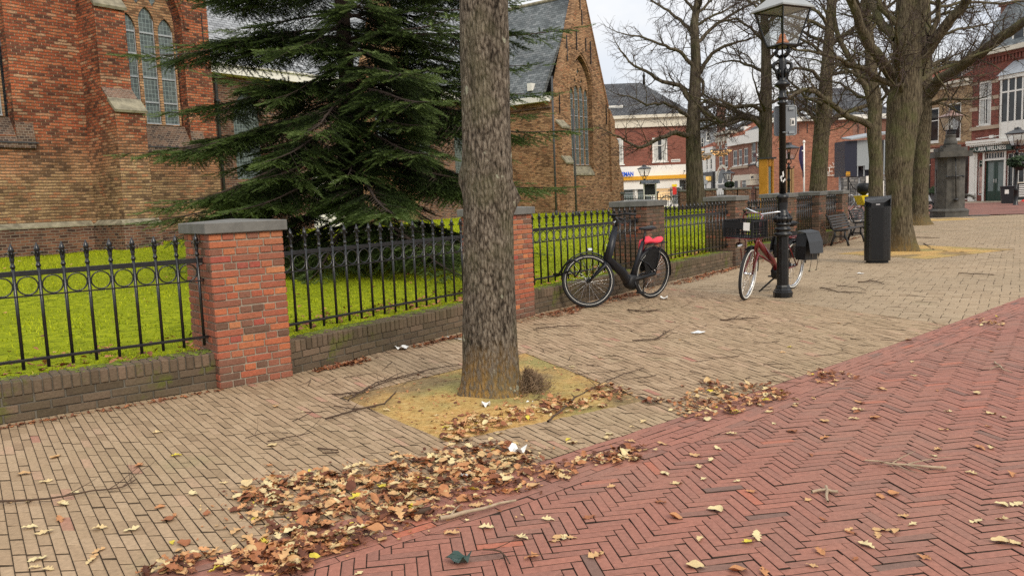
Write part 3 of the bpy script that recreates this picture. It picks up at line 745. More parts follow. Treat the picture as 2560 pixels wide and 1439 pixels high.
# low wall between pillars
WH, WT = .30, .22
def low_wall(p, q, label, mossy=True):
    a = frame_on(p, q); L = math.hypot(q[0]-p[0], q[1]-p[1]); root = empty('low_wall', (p[0], p[1], 0), a, label, 'wall', 'low brick walls under the iron fence')
    core = MB(); core.box((0, .075, -.05), (L, .075+WT-.024, WH-.008)); core.build('mortar_core', M['mortar_old'], root)
    mb = MB(); n = int(L/.205)+1
    for r in range(3):       # stretcher courses
        za, zb = r*.065, r*.065+.056; x = -.1*(r % 2)
        while x < L:
            b = min(L, x+.2)
            if b > max(0, x)+.02: mb.box((max(0, x)+.004, .063+R.gauss(0, .003), za+.005), (b-.004, .12, zb+.005), min(1, max(0, R.gauss(.4, .2))), .004)
            x += .205
    x = 0                    # coping of bricks on edge
    while x < L-.02:
        b = min(L, x+.062); h = WH+R.gauss(0, .003)
        mb.box((x+.003, .058+R.gauss(0, .003), .195), (b-.003, .07+WT+.01, h), min(1, max(0, R.gauss(.5, .2))), .006); x += .064
    mb.build('brickwork', M['wbrick'], root)
    if mossy:                # moss cushions along the back of the coping
        N = int(L*170); V = []; Fc = []
        for i in range(N):
            x = R.random()*L; y = .06+WT*(R.random()**.45)*1.05; r = R.uniform(.006, .02); z = WH+.001
            if math.sin(x*3.1)+math.sin(x*7.3+1) < -.6 and R.random() < .8: continue
            n0 = len(V)
            for k in range(5): V.append((x+r*1.3*math.cos(k*1.257), y+r*math.sin(k*1.257), z))
            V.append((x, y, z+r*R.uniform(.5, .9)))
            for k in range(5): Fc.append((n0+k, n0+(k+1) % 5, n0+5))
        np_mesh('moss', V, Fc, M['moss'], root, smooth_=True)
    return root
def along(p, ang, d, w=0): return (p[0]+math.cos(ang)*d-math.sin(ang)*w, p[1]+math.sin(ang)*d+math.cos(ang)*w)
c1 = corner[1]; Lstart = along(c1, angL, -4.2, 0)
secs = [(along(c1, angL, -4.4, .02), along(c1, angL, .03, .02), 'low brick wall with mossy coping at the left edge of the photo')]
e1 = along(c1, ang1, PW-.02)
secs.append((e1, corner[2], 'mossy low brick wall between the two nearest pillars'))
for k in range(2, 7):
    lab = {2: 'mossy low wall behind the front wheel of the black bicycle', 3: 'mossy low wall between the two bicycles', 4: 'low wall behind the red bicycle', 5: 'low wall section left of the nearer bench', 6: 'short low wall section behind the benches'}[k]
    secs.append((ends[k], corner[k+1], lab))
for p, q, l in secs: low_wall(p, q, l)
# iron fence: one bar, one ring, shared meshes
def bar_mesh():
    mb = MB(); mb.tube([(0, 0, .36), (0, 0, 1.16)], .0125, 8)
    mb.lathe([(.0125, 1.12), (.018, 1.125), (.018, 1.14), (.0125, 1.145), (.012, 1.16), (.017, 1.19), (.011, 1.215), (.010, 1.225), (.021, 1.25), (.018, 1.265), (.0, 1.31)], 8)
    for a in range(4):
        t = a*math.pi/2; c, s = math.cos(t), math.sin(t)
        mb.tube([(c*r, s*r, z) for r, z in ((.008, 1.19), (.015, 1.222), (.027, 1.238), (.036, 1.232), (.038, 1.22))], [.007, .007, .006, .005, .003], 5)
    return mb.build('bar', M['iron'])
BAR = bar_mesh(); BAR_ME = BAR.data; bpy.data.objects.remove(BAR)
mb = MB(); mb.tube([(.068*math.cos(t*math.pi/12), 0, .068*math.sin(t*math.pi/12)) for t in range(24)], [.006]*24, 6, closed=True)
RING_ME = mb.build('ring', M['iron']); _r = RING_ME; RING_ME = RING_ME.data; bpy.data.objects.remove(_r)
def iron_fence(p, q, label, w=.17, sp=.166):
    a = frame_on(p, q); L = math.hypot(q[0]-p[0], q[1]-p[1]); root = empty('iron_fence', (p[0], p[1], 0), a, label, 'fence', 'black iron fence sections between the pillars')
    n = max(2, int(round(L/sp))); step = L/n
    mb = MB(); mb.box((-.04, w-.006, 1.06), (L+.05, w+.006+.008, 1.10), bev=.003)
    for x in (-.0, L-.0): mb.box((x-.035, w-.02, 1.045), (x+.035, w+.02, 1.115), bev=.006)
    mb.build('top_rail', M['iron'], root)
    mb = MB(); mb.box((-.04, w-.013, .905), (L+.05, w+.013, .915)); mb.build('ring_rail', M['iron'], root)
    mb = MB(); mb.box((-.03, w-.014, .42), (L+.04, w+.014, .442), bev=.003)
    for x in (0, L): mb.box((x-.04, w-.02, .405), (x+.04, w+.02, .457), bev=.006)
    mb.build('bottom_rail', M['iron'], root)
    mb = MB(); mb.lathe([(.011, 0), (.011, .006), (.004, .009)], 8); bolt = mb
    for i in range(n):
        x = (i+.5)*step
        o = bpy.data.objects.new('bar', BAR_ME); COL.objects.link(o); o.parent = root; o.location = (x, w, 0)
    for i in range(n+1):
        x = i*step
        if i in (0, n): x += .03*(1 if i == 0 else -1)
        o = bpy.data.objects.new('ring', RING_ME); COL.objects.link(o); o.parent = root; o.location = (x, w, .986)
    return root
fl = ['iron fence section with ring frieze at the left edge, ending at the orange pillar', 'iron fence section between the orange pillar and the big trunk', 'iron fence section left of and behind the black bicycle', 'iron fence section between the black bicycle and the red bicycle', 'iron fence section behind the lamp post and red bicycle', 'narrow dense iron fence section left of the benches', 'short iron fence section behind the benches']
for (p, q, l), lab in zip(secs, fl): iron_fence(p, q, lab)
# fence along the far side of the churchyard
YB = 40.
def back_pillar(px, wpx, topy, label):
    a = at(px, topy, YB); w_ = wpx/F_PX*YB; root = empty('brick_pillar', (a.x, YB, .6), 0, label, 'pillar', 'small brick pillars on the far side of the churchyard')
    z1 = a.z-.6; mb = MB(); mb.box((-w_/2+.05, 0, -.3), (w_/2-.05, w_-.1, z1-.1)); mb.build('brickwork', M['church_dark'], root)
    mb = MB(); mb.box((-w_/2, -.05, z1-.1), (w_/2, w_-.05, z1), bev=.01); mb.build('stone_cap', M['cap'], root); return a.x
bx_ = [back_pillar(1556, 12, 480, 'far pillar beside the church corner'), back_pillar(1643, 9, 478, 'slim far pillar behind the noticeboard'), back_pillar(1714, 32, 474, 'far pillar touching the trunk of the leftmost bare tree'), back_pillar(1778, 31, 471, 'far pillar below the yellow shop sign'),
       back_pillar(1829, 31, 469.5, 'far pillar under the planter on the lamp post'), back_pillar(1861, 36, 468, 'wide far pillar below the narrow shop window'), back_pillar(1896, 15, 466.5, 'slim far pillar left of the orange wooden case')]
fb = ['far fence section in front of the frosted shop windows', 'far fence section in front of the warm lit shop window', 'far fence section behind the leftmost bare trunk', 'far fence section in front of the arched white shopfront', 'tiny far fence section between the two wide pillars', 'far fence section left of the orange wooden case']
for (xa, xb), lab in zip(zip(bx_, bx_[1:]), fb):
    root = empty('iron_fence', (xa, YB+.2, .6), 0, lab, 'fence', 'low iron fence on the far side of the churchyard'); L = xb-xa
    if L < .05: continue
    mb = MB(); mb.box((0, -.015, .72), (L, .015, .76)); mb.build('top_rail', M['iron'], root)
    mb = MB(); n = max(1, int(L/.125))
    for i in range(n): x = (i+.5)*L/n; mb.tube([(x, 0, .1), (x, 0, .80), (x, 0, .92)], [.014, .014, .004], 5)
    mb.build('bars', M['iron'], root)
mb = MB(); mb.box((bx_[0], YB, .2), (bx_[-1]+2, YB+.5, .68)); o = mb.build('low_wall', M['church_dark']); tag(o, 'dark low wall along the far side of the lawn', 'wall')
# ---------------------------------------------------------------- trees
def trunk_mesh(pts, n=40, seed=1, rough_=.06, burl=None, ridges=9, root_flare=.0):
    """pts [(Vector, radius)] -> displaced trunk with fissure ridges"""
    rr = random.Random(seed); P = []
    # resample
    for (a, ra), (b, rb) in zip(pts, pts[1:]):
        m = max(2, int((b-a).length/.06))
        for i in range(m): t = i/m; P.append((a.lerp(b, t), ra+(rb-ra)*t))
    P.append(pts[-1])
    ph = [rr.uniform(0, 6.28) for _ in range(8)]; burls = [(rr.uniform(0, 6.28), rr.uniform(P[0][0].z+.4, P[-1][0].z), rr.uniform(.06, .14), rr.uniform(.02, .05)) for _ in range(burl or 0)]
    V = []; Fc = []
    for i, (p, r) in enumerate(P):
        z = p.z
        for k in range(n):
            t = 2*math.pi*k/n
            d = .5*math.sin(3*t+ph[0]+z*.5)+.35*math.sin(5*t+ph[1]-z*.8)
            f = math.sin(ridges*t+ph[2]+1.3*math.sin(z*2.3+ph[3])+.7*math.sin(z*6.1+t*2)); f2 = math.sin(ridges*2.1*t+ph[4]+1.1*math.sin(z*4.7+ph[5]))
            q = r*(1+rough_*(.5*d+.28*abs(f)+.16*f2)+rr.gauss(0, .006))
            if root_flare: q += root_flare*max(0, 1-(z-P[0][0].z)/.35)**2*(.6+.4*math.sin(4*t+ph[6]))
            for (bt, bz, bs, bh) in burls:
                dt = (t-bt+math.pi) % (2*math.pi)-math.pi; e = ((dt*r)**2+(z-bz)**2)/bs**2
                if e < 6: q += bh*math.exp(-e*1.2)*(1+.4*math.sin(9*t+z*14))
            V.append((p.x+q*math.cos(t), p.y+q*math.sin(t), z))
    for i in range(len(P)-1):
        for k in range(n): Fc.append((i*n+k, i*n+(k+1) % n, (i+1)*n+(k+1) % n, (i+1)*n+k))
    return V, Fc
class Twigs:
    """fast accumulation of thin tapered tubes with 3-5 sides"""
    def __init__(s): s.V = []; s.F = []; s.k = 1.
    def seg(s, pts, rs, n=4):
        rs = [r*s.k for r in rs]
        b = len(s.V); m = len(pts); prev = None
        for i, p in enumerate(pts):
            d = (pts[min(i+1, m-1)]-pts[max(i-1, 0)])
            if d.length < 1e-7: d = Vector((0, 0, 1))
            d.normalize()
            if prev is None: x = d.orthogonal().normalized()
            else:
                x = prev-d*prev.dot(d)
                x = x.normalized() if x.length > 1e-6 else d.orthogonal().normalized()
            prev = x; y = d.cross(x)
            for k in range(n):
                t = 2*math.pi*k/n; s.V.append(tuple(p+(x*math.cos(t)+y*math.sin(t))*rs[i]))
        for i in range(m-1):
            for k in range(n): s.F.append((b+i*n+k, b+i*n+(k+1) % n, b+(i+1)*n+(k+1) % n, b+(i+1)*n+k))
def wander(p, d, L, r0, r1, rr, up=.0, wig=.25, step=None):
    n = max(3, int(L/(step or .18))); pts = [p.copy()]; d = d.normalized()
    for i in range(n):
        d = (d+Vector((rr.gauss(0, wig), rr.gauss(0, wig), rr.gauss(0, wig)+up))*.5).normalized(); p = p+d*(L/n); pts.append(p.copy())
    return pts, [r0+(r1-r0)*i/n for i in range(n+1)]
def sprout(tw, fine, pts, rs, rr, lvl, dens=1., Lk=1.):
    """side branches along a limb"""
    tot = sum((b-a).length for a, b in zip(pts, pts[1:]))
    spacing = {0: .25, 1: .16, 2: .13}[lvl]/dens
    acc = rr.random()*spacing; dist = 0
    for i in range(len(pts)-1):
        a, b = pts[i], pts[i+1]; l = (b-a).length; d = (b-a).normalized() if l > 0 else Vector((0, 0, 1))
        t = acc
        while t < l:
            f = (dist+t)/max(tot, .01)
            if f > (.12 if lvl == 0 else .08):
                p = a.lerp(b, t/l); r = rs[i]+(rs[i+1]-rs[i])*t/l
                side = d.cross(Vector((rr.gauss(0, 1), rr.gauss(0, 1), rr.gauss(0, 1)))).normalized()
                nd = (d*rr.uniform(.35, 1.0)+side*rr.uniform(.6, 1.1)+Vector((0, 0, .22 if rr.random() < .7 else -.35))).normalized()
                if lvl == 0:
                    L = rr.uniform(.7, 1.8)*(1.15-.6*f)*Lk; r0 = min(r*.55, .028)
                    q, qs = wander(p, nd, L, r0, .007, rr, .05, .32); tw.seg(q, qs, 4); sprout(tw, fine, q, qs, rr, 1, dens, Lk)
                elif lvl == 1:
                    L = rr.uniform(.3, .9)*(1.15-.5*f)*Lk; q, qs = wander(p, nd, L, min(r*.6, .011), .004, rr, .06, .3, .14); fine.seg(q, qs, 3); sprout(tw, fine, q, qs, rr, 2, dens, Lk)
                else:
                    L = rr.uniform(.12, .42)*Lk; q, qs = wander(p, nd, L, min(r*.7, .0055), .0025, rr, .05, .25, .14); fine.seg(q, qs, 3)
            t += spacing*rr.uniform(.6, 1.4)
        acc = t-l; dist += l
def pix_pts(lst, Y, dy=None):
    return [at(p[0], p[1], Y+(dy[i] if dy else 0)) for i, p in enumerate(lst)]
def bare_tree(label, Y, trunk, limbs, seed, zbase, mat, rand=10, dens=1., Lk=1., burl=6, ridges=8, flare=.05, zr=(3.2, 8)):
    """trunk: [(px,py,wpx)], limbs: [([(px,py)..], w0px, w1px, depth drift)]"""
    rr = random.Random(seed); k = Y/F_PX
    P = [(at(x, y, Y), w_*k/2*.92) for x, y, w_ in trunk]
    P = [(Vector((P[0][0].x, Y, zbase-.05)), P[0][1])]+[q for q in P if q[0].z > zbase+.1]
    top = P[-1]; P.append((top[0]+Vector((rr.uniform(-.3, .3), 0, 2.2)), top[1]*.45))
    root = empty('bare_tree', (P[0][0].x, Y, zbase), 0, label, 'tree')
    V, Fc = trunk_mesh(P, 36, seed, .06, burl, ridges, flare)
    off = Vector((P[0][0].x, Y, zbase)); V = [(v[0]-off.x, v[1]-off.y, v[2]-off.z) for v in V]
    np_mesh('trunk', V, Fc, mat, root, smooth_=True)
    tw, fine = Twigs(), Twigs(); fine.k = max(1, Y/27); dens *= 1.08
    for pts, w0, w1, dd in limbs:
        n = len(pts); q = [at(a, b, Y+dd*i/(n-1)) for i, (a, b) in enumerate(pts)]
        # refine with small wiggle
        q2 = []
        for a, b in zip(q, q[1:]):
            m = max(2, int((b-a).length/.25))
            for i in range(m): q2.append(a.lerp(b, i/m)+Vector((rr.gauss(0, .02), rr.gauss(0, .03), rr.gauss(0, .02))))
        q2.append(q[-1]); rs = [(w0+(w1-w0)*i/(len(q2)-1))*k/2 for i in range(len(q2))]
        tw.seg(q2, rs, 7); sprout(tw, fine, q2, rs, rr, 0, dens, Lk)
        # carry on beyond the drawn end
        ex, es = wander(q2[-1], (q2[-1]-q2[-3]), 1.1*Lk, rs[-1], .006, rr, .05, .2); tw.seg(ex, es, 4); sprout(tw, fine, ex, es, rr, 1, dens, Lk)
    for i in range(rand):       # limbs in other directions (towards and away)
        z = rr.uniform(*zr); j = min(range(len(P)), key=lambda t: abs(P[t][0].z-z)); p0, r0 = P[j][0].copy(), P[j][1]
        p0.z = z; a = rr.uniform(0, 6.28); d = Vector((math.cos(a), math.sin(a), rr.uniform(.1, .8)))
        q, qs = wander(p0, d, rr.uniform(1.8, 3.4)*Lk, min(r0*.45, .07), .012, rr, .04, .22); tw.seg(q, qs, 6); sprout(tw, fine, q, qs, rr, 0, dens, Lk)
    mv = lambda VV: np.array(VV)-np.array(off[:])
    np_mesh('limbs', mv(tw.V), tw.F, mat, root, smooth_=True)
    o = np_mesh('twigs', mv(fine.V), fine.F, M['twig'], root); o['kind'] = 'stuff'
    return root
bare_tree('bare lime tree farthest left, rising in front of the white shop', 36, [(1740, 530, 50), (1737, 450, 46), (1735, 400, 42), (1733, 330, 38), (1737, 240, 32), (1740, 150, 26), (1735, 60, 21), (1745, 0, 18), (1750, -140, 12)],
    [([(1733, 342), (1690, 332), (1640, 350), (1596, 372), (1560, 350), (1535, 338)], 14, 4, -2), ([(1733, 262), (1700, 214), (1655, 204), (1615, 176), (1585, 165), (1552, 128)], 14, 4, 1), ([(1736, 170), (1700, 130), (1650, 110), (1600, 92), (1556, 84)], 11, 3, -1),
     ([(1738, 88), (1700, 50), (1660, 22), (1615, -8)], 10, 4, 2), ([(1735, 300), (1690, 270), (1660, 258), (1615, 262), (1570, 240)], 10, 3, -2), ([(1742, 275), (1790, 262), (1830, 268), (1880, 262)], 12, 4, 1), ([(1740, 262), (1772, 296), (1805, 318), (1850, 300), (1890, 296)], 12, 6, 0),
     ([(1742, 190), (1780, 132), (1830, 108), (1880, 96)], 12, 4, -1), ([(1740, 110), (1790, 62), (1850, 24), (1900, 0)], 10, 4, 1), ([(1738, 250), (1757, 235), (1760, 205), (1752, 196)], 10, 5, 0), ([(1738, 40), (1780, 0), (1820, -40)], 8, 3, 0), ([(1735, 30), (1700, -20), (1650, -60)], 8, 3, 0)], 11, .84, M['bark_far'], 9, .85, 1.05, 4, 7, .05, (4, 11))
bare_tree('bare lime tree just left of the black lamp post', 30, [(1917, 560, 36), (1915, 480, 34), (1913, 400, 35), (1914, 300, 34), (1916, 200, 28), (1915, 130, 24), (1912, 60, 20), (1905, -60, 14)],
    [([(1908, 322), (1885, 298), (1850, 292), (1800, 306), (1775, 290), (1745, 262)], 16, 5, 0), ([(1908, 282), (1880, 262), (1840, 268), (1800, 250), (1760, 250)], 11, 4, -1), ([(1912, 180), (1880, 165), (1830, 150), (1790, 160)], 9, 3, 1), ([(1914, 110), (1880, 70), (1840, 50), (1790, 52)], 9, 3, 0),
     ([(1918, 260), (1950, 245), (1990, 250)], 9, 4, 0), ([(1918, 150), (1960, 110), (2000, 80)], 9, 4, -1), ([(1915, 60), (1960, 20), (2010, -10)], 8, 3, 1), ([(1912, 40), (1870, 0), (1830, -30)], 8, 3, 0)], 12, .3, M['bark_far'], 8, .85, 1.0, 5, 7, .04, (4, 9))
bare_tree('bare lime tree in front of the orange brick museum wall', 27, [(2042, 520, 46), (2045, 470, 44), (2052, 350, 40), (2060, 280, 42), (2065, 200, 32), (2070, 130, 27), (2075, 60, 23), (2080, -60, 17)],
    [([(2050, 318), (2034, 290), (2010, 272), (1990, 282), (1975, 300)], 12, 5, 0), ([(2064, 322), (2085, 296), (2120, 281), (2165, 266), (2185, 240)], 15, 8, 0), ([(2060, 210), (2030, 180), (1990, 170), (1950, 180)], 11, 4, -1), ([(2068, 150), (2030, 110), (1985, 90), (1950, 70)], 10, 4, 1),
     ([(2068, 120), (2105, 95), (2140, 70), (2180, 60)], 11, 4, 0), ([(2072, 70), (2040, 30), (2000, 0)], 10, 4, 0), ([(2066, 190), (2100, 160), (2140, 140)], 10, 4, 1), ([(2060, 240), (2030, 222), (1985, 228)], 9, 4, 1)], 13, .15, M['bark'], 8, .9, .95, 6, 8, .05, (3.6, 8))
bare_tree('slim mossy bare lime tree behind the black litter bin', 24, [(2190, 560, 40), (2189, 480, 36), (2190, 400, 34), (2185, 330, 36), (2188, 270, 34), (2180, 200, 30), (2175, 120, 26), (2168, 50, 22), (2160, -60, 16)],
    [([(2182, 322), (2150, 300), (2120, 290), (2082, 262), (2050, 240), (2012, 226), (1985, 240), (1968, 246)], 17, 8, -1.5), ([(2180, 270), (2160, 215), (2130, 155), (2100, 100), (2085, 45), (2090, -10)], 17, 9, 0), ([(2195, 262), (2215, 238), (2235, 225)], 9, 6, 0),
     ([(2178, 200), (2140, 172), (2090, 160), (2040, 150)], 12, 4, 1), ([(2175, 130), (2150, 90), (2140, 40), (2120, -10)], 10, 5, 1), ([(2190, 250), (2150, 240), (2100, 210), (2060, 200)], 9, 4, 2), ([(2172, 90), (2200, 40), (2215, -10)], 10, 5, 0)], 14, .02, M['bark'], 7, .9, .9, 6, 8, .04, (3, 7))
bare_tree('broad bare lime tree with burls standing in the mossy pit behind the litter bin', 17.6, [(2260, 650, 78), (2259, 620, 66), (2250, 560, 62), (2247, 500, 62), (2248, 420, 66), (2252, 350, 74), (2260, 270, 84), (2264, 220, 78), (2266, 150, 70), (2268, 80, 64), (2272, 0, 60), (2276, -80, 54)],
    [([(2236, 205), (2205, 158), (2172, 112), (2152, 62), (2125, 0), (2100, -50)], 28, 16, -1), ([(2240, 90), (2208, 62), (2182, 22), (2160, -30)], 26, 16, 1), ([(2232, 215), (2185, 190), (2140, 166), (2098, 150), (2045, 132), (1995, 126)], 15, 5, -1), ([(2235, 240), (2200, 205), (2165, 196), (2120, 175)], 14, 6, 1),
     ([(2300, 155), (2330, 105), (2368, 62), (2404, 22), (2428, -20)], 30, 20, -1), ([(2326, 92), (2345, 45), (2348, -20)], 15, 10, 0), ([(2238, 60), (2200, 20), (2190, -30)], 14, 9, 0), ([(2300, 60), (2350, 20), (2420, 6), (2500, 8), (2560, 4)], 9, 4, 1)], 15, 0., M['bark'], 6, .85, .85, 16, 12, .07, (3.0, 5.5))
bare_tree('bare lime tree right behind the broad one, with a long limb reaching right', 29, [(2296, 558, 58), (2298, 530, 44), (2300, 470, 40), (2303, 400, 40), (2308, 300, 40), (2308, 220, 42), (2312, 150, 36), (2312, 60, 32), (2306, -80, 26)],
    [([(2318, 240), (2345, 205), (2385, 178), (2420, 155), (2487, 107), (2560, 55), (2640, 0)], 30, 17, -5), ([(2318, 200), (2350, 150), (2368, 158), (2395, 160), (2440, 135)], 8, 4, 0), ([(2315, 120), (2360, 90), (2410, 70), (2470, 60)], 10, 4, 0), ([(2316, 60), (2370, 30), (2440, 30)], 10, 4, 2), ([(2322, 215), (2380, 195), (2440, 190)], 7, 3, 1)], 16, .05, M['bark'], 9, .9, 1.0, 8, 8, .16, (4, 9))
# the big trunk in the foreground
M['tuft'] = plain('brown shoot stubs', (.24, .16, .095), .9, var=.5, nsc=20)
def main_tree():
    Y = 5.95; k = Y/F_PX
    spec = [(1229, 1004, 158), (1229, 985, 146), (1229, 950, 143), (1228, 900, 139), (1226, 850, 136), (1224, 760, 130), (1223, 650, 125), (1222, 560, 122), (1222, 480, 121), (1218, 380, 118), (1216, 300, 116), (1214, 220, 117), (1212, 120, 118), (1210, 40, 116), (1209, -40, 114), (1206, -300, 108), (1200, -520, 100)]
    P = [(at(x, y, Y), w_*k/2) for x, y, w_ in spec]; P = [(Vector((p.x, Y, p.z)), r) for p, r in P]; P[0] = (Vector((P[1][0].x, Y, -.04)), P[0][1]+.01)
    P = [P[0]]+[q for q in P[1:] if q[0].z > .02]
    P += [(P[-1][0]+Vector((.05, .1, 1.2)), P[-1][1]*.8)]
    root = empty('oak_tree', (P[0][0].x, Y, 0), 0, 'thick grey furrowed trunk in the foreground, standing in the golden tree pit', 'tree')
    V, Fc = trunk_mesh(P, 150, 5, .06, 3, 17, .035)
    off = np.array([P[0][0].x, Y, 0]); np_mesh('trunk', np.array(V)-off, Fc, M['bark_main'], root, smooth_=True)
    rr = random.Random(3); tw, fine = Twigs(), Twigs(); top = P[-1][0]
    for i in range(7):
        a = i*.9; p0 = Vector((top.x, Y, 4.3+.2*i)); d = Vector((math.cos(a), math.sin(a), .9)); q, qs = wander(p0, d, rr.uniform(2.2, 3.2), .09, .03, rr, .1, .15)
        tw.seg(q, qs, 7); sprout(tw, fine, q, qs, rr, 0, .5, 1.1)
    np_mesh('limbs', np.array(tw.V)-off, tw.F, M['bark_main'], root, smooth_=True); o = np_mesh('twigs', np.array(fine.V)-off, fine.F, M['twig'], root); o['kind'] = 'stuff'
    # tuft of shoots at the foot, right-hand side
    tf = Twigs()
    for i in range(1500):
        a = rr.uniform(-2.2, 1.6); rd = abs(rr.gauss(0, .09)); p0 = Vector((P[0][0].x+.25+rd*math.cos(a)+.02, Y+.03+rd*math.sin(a)*1.2, .0+rr.uniform(0, .16)*max(0, 1-rd*3.5)))
        d = Vector((rr.gauss(.3, .5), rr.gauss(-.1, .5), rr.uniform(.1, .9))); q, qs = wander(p0, d, rr.uniform(.02, .07), .0025, .0015, rr, -.05, .35, .04); tf.seg(q, qs, 3)
    np_mesh('shoot_tuft', np.array(tf.V)-off, tf.F, M['tuft'], root)
    return root
main_tree()
mb = MB()
# ---------------------------------------------------------------- spruce
def shoot_template():
    """one shoot of unit length along +x, with needles"""
    rr = random.Random(9); V = []; T = []
    N = 34
    for i in range(N):
        x = .02+.96*i/N; a = i*2.399+rr.uniform(-.3, .3)
        ca, sa = math.cos(a), math.sin(a)
        if sa < -.3 and rr.random() < .5: sa = -sa
        ln = .125*(1.05-.35*abs(x-.45)); w_ = .03
        b = Vector((x, 0, 0)); tip = Vector((x+.15, ca*ln, sa*ln*.75+.02)); s = Vector((-.0, -sa, ca))*w_*.5+Vector((w_*.5, 0, 0))
        V += [b-s, b+s, tip]; T.append(.5)
    return np.array([list(v) for v in V], np.float32), N
def spruce():
    rr = random.Random(21); Yt = 14.6; base = at(893, 640, Yt); bx_, by_ = base.x, Yt; s0, o0 = loc(bx_, by_); zb = lawn_z(s0, o0)
    root = empty('spruce_tree', (bx_, by_, zb), 0, 'big dark green spruce on the lawn in front of the church', 'tree')
    H = 13.
    P = [(Vector((0, 0, -.1)), .24), (Vector((0, 0, .4)), .19), (Vector((.02, 0, 2)), .165), (Vector((.0, 0, 5)), .12), (Vector((0, 0, 9)), .07), (Vector((0, 0, H)), .015)]
    V, Fc = trunk_mesh(P, 20, 31, .05, 3, 8, .08); np_mesh('trunk', V, Fc, M['spruce_bark'], root, smooth_=True)
    TV, NN = shoot_template(); tw = Twigs(); shoots = []     # (pos, dir, up, len, tint)
    def twig(p, d, up, L, lvl, tn):
        """flat spray: axis p->p+dL with side shoots"""
        side = d.cross(up).normalized(); n = max(2, int(L/.10)); droop = -.10 if lvl else -.05
        pts = []; q = p.copy(); dd = d.copy()
        for i in range(n+1):
            pts.append(q.copy()); dd = (dd+Vector((0, 0, droop/n if i < n*.7 else .25/n))).normalized(); q = q+dd*(L/n)
        if L > .25: tw.seg([pts[0], pts[n//2], pts[-1]], [.008, .005, .003], 3)
        for i in range(1, n+1):
            f = i/n
            if f < .12 and L > .3: continue
            for s in (-1, 1):
                if rr.random() < .08: continue
                sd = (dd*.95+side*s*.7+Vector((0, 0, rr.gauss(-.05, .12)))).normalized(); sl_ = rr.uniform(.17, .29)*(1.05-.35*f)
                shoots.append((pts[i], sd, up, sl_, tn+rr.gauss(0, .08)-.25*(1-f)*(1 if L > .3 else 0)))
        shoots.append((pts[-1], dd, up, .26, tn+.2))
    def branch(z, az, L, pitch, dens=1.):
        d0 = Vector((math.cos(az), math.sin(az), math.tan(pitch))).normalized(); p = Vector((0, 0, z)); n = max(5, int(L/.13)); pts = []; d = d0.copy()
        for i in range(n+1):
            f = i/n; pts.append(p.copy()); d = (d+Vector((rr.gauss(0, .02), rr.gauss(0, .02), (-.30 if f < .6 else .55)/n*1.0))).normalized(); p = p+d*(L/n)
        tw.seg(pts, [.035*(L/3.2)*(1-i/(n+1))+.004 for i in range(n+1)], 5)
        for i in range(1, n+1):
            f = i/n
            if f < .22 and rr.random() < .75: continue
            dd = (pts[i]-pts[i-1]).normalized(); side = dd.cross(Vector((0, 0, 1))).normalized()
            for s in (-1, 1):
                if rr.random() > .86*dens: continue
                wl = (.12+.62*min(1, (1-f)*1.7)*min(1, L/2.2))*rr.uniform(.7, 1.15)
                sd = (dd*rr.uniform(.55, .85)+side*s*rr.uniform(.7, .95)+Vector((0, 0, rr.uniform(-.50, .02)))).normalized(); up = sd.cross(dd.cross(sd)).normalized()
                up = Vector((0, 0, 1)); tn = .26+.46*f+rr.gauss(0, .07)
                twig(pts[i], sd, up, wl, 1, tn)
                if wl > .42:     # secondary sprays hanging off the side twig
                    for q in (.35, .6, .82):
                        for s2 in (-1, 1):
                            sd2 = (sd*.8+dd*.0+side.cross(Vector((0, 0, 1)))*s2*.6+Vector((0, 0, -.15))).normalized(); twig(pts[i]+sd*wl*q, sd2, up, wl*.36, 2, tn-.08)
        twig(pts[-1], (pts[-1]-pts[-2]).normalized(), Vector((0, 0, 1)), .3, 1, .8)
    z = .75; k = 0
    while z < H-.4:
        f = z/H; R0 = 4.0*(1-f)**.8*(1. if z > 1.2 else .85); nb = 6 if z < 3 else 7 if z < 6.2 else 4
        for j in range(nb):
            az = k*.55+j*2*math.pi/nb+rr.gauss(0, .18); L = R0*rr.uniform(.55, 1.12)
            front = math.sin(az) < .35
            if math.cos(az) < -.3 and z > 2.9:
                L *= .62
                if rr.random() < .3: continue
            branch(z+rr.uniform(-.12, .12), az, L, rad(-13+26*f+rr.gauss(0, 6)), 1. if front else .55)
        z += .47; k += 1
    # hero boughs seen against the church on the left and the roof on the right (azimuth, height, length)
    for az, z_, L, pt in ((math.pi+.02, 4.15, 3.9, 3), (math.pi+.1, 2.75, 3.95, -3), (math.pi, 5.0, 3.2, 7), (math.pi+.05, 1.7, 3.7, -6), (math.pi-.05, 3.4, 3.5, -2), (.0, 4.1, 4.0, 5), (.06, 4.9, 3.8, 7), (-.06, 2.6, 4.0, 1), (.12, 3.3, 3.6, 2), (math.pi+.3, 1.75, 3.3, -14), (math.pi+.45, 2.9, 3.2, -8), (.0, 3.9, 3.3, -2), (.15, 3.0, 3.35, 0), (-.2, 1.9, 3.5, -5), (-.1, 4.5, 2.9, 6), (math.pi+.1, 4.3, 2.9, 0), (math.pi-.1, 5.0, 2.6, 4), (-1.3, 1.7, 2.6, -12), (-1.9, 2.3, 2.7, -10), (-1.0, 2.9, 2.5, -8), (-2.2, .95, 2.8, -10), (-.7, .8, 2.9, -8)):
        branch(z_, az, L, rad(pt))
    np_mesh('branches', tw.V, tw.F, M['spruce_bark'], root)
    n = len(shoots); Pp = np.array([s[0][:] for s in shoots], np.float32); D = np.array([s[1][:] for s in shoots], np.float32)
    Ln = np.array([s[3] for s in shoots], np.float32); Tn = np.array([s[4] for s in shoots], np.float32)
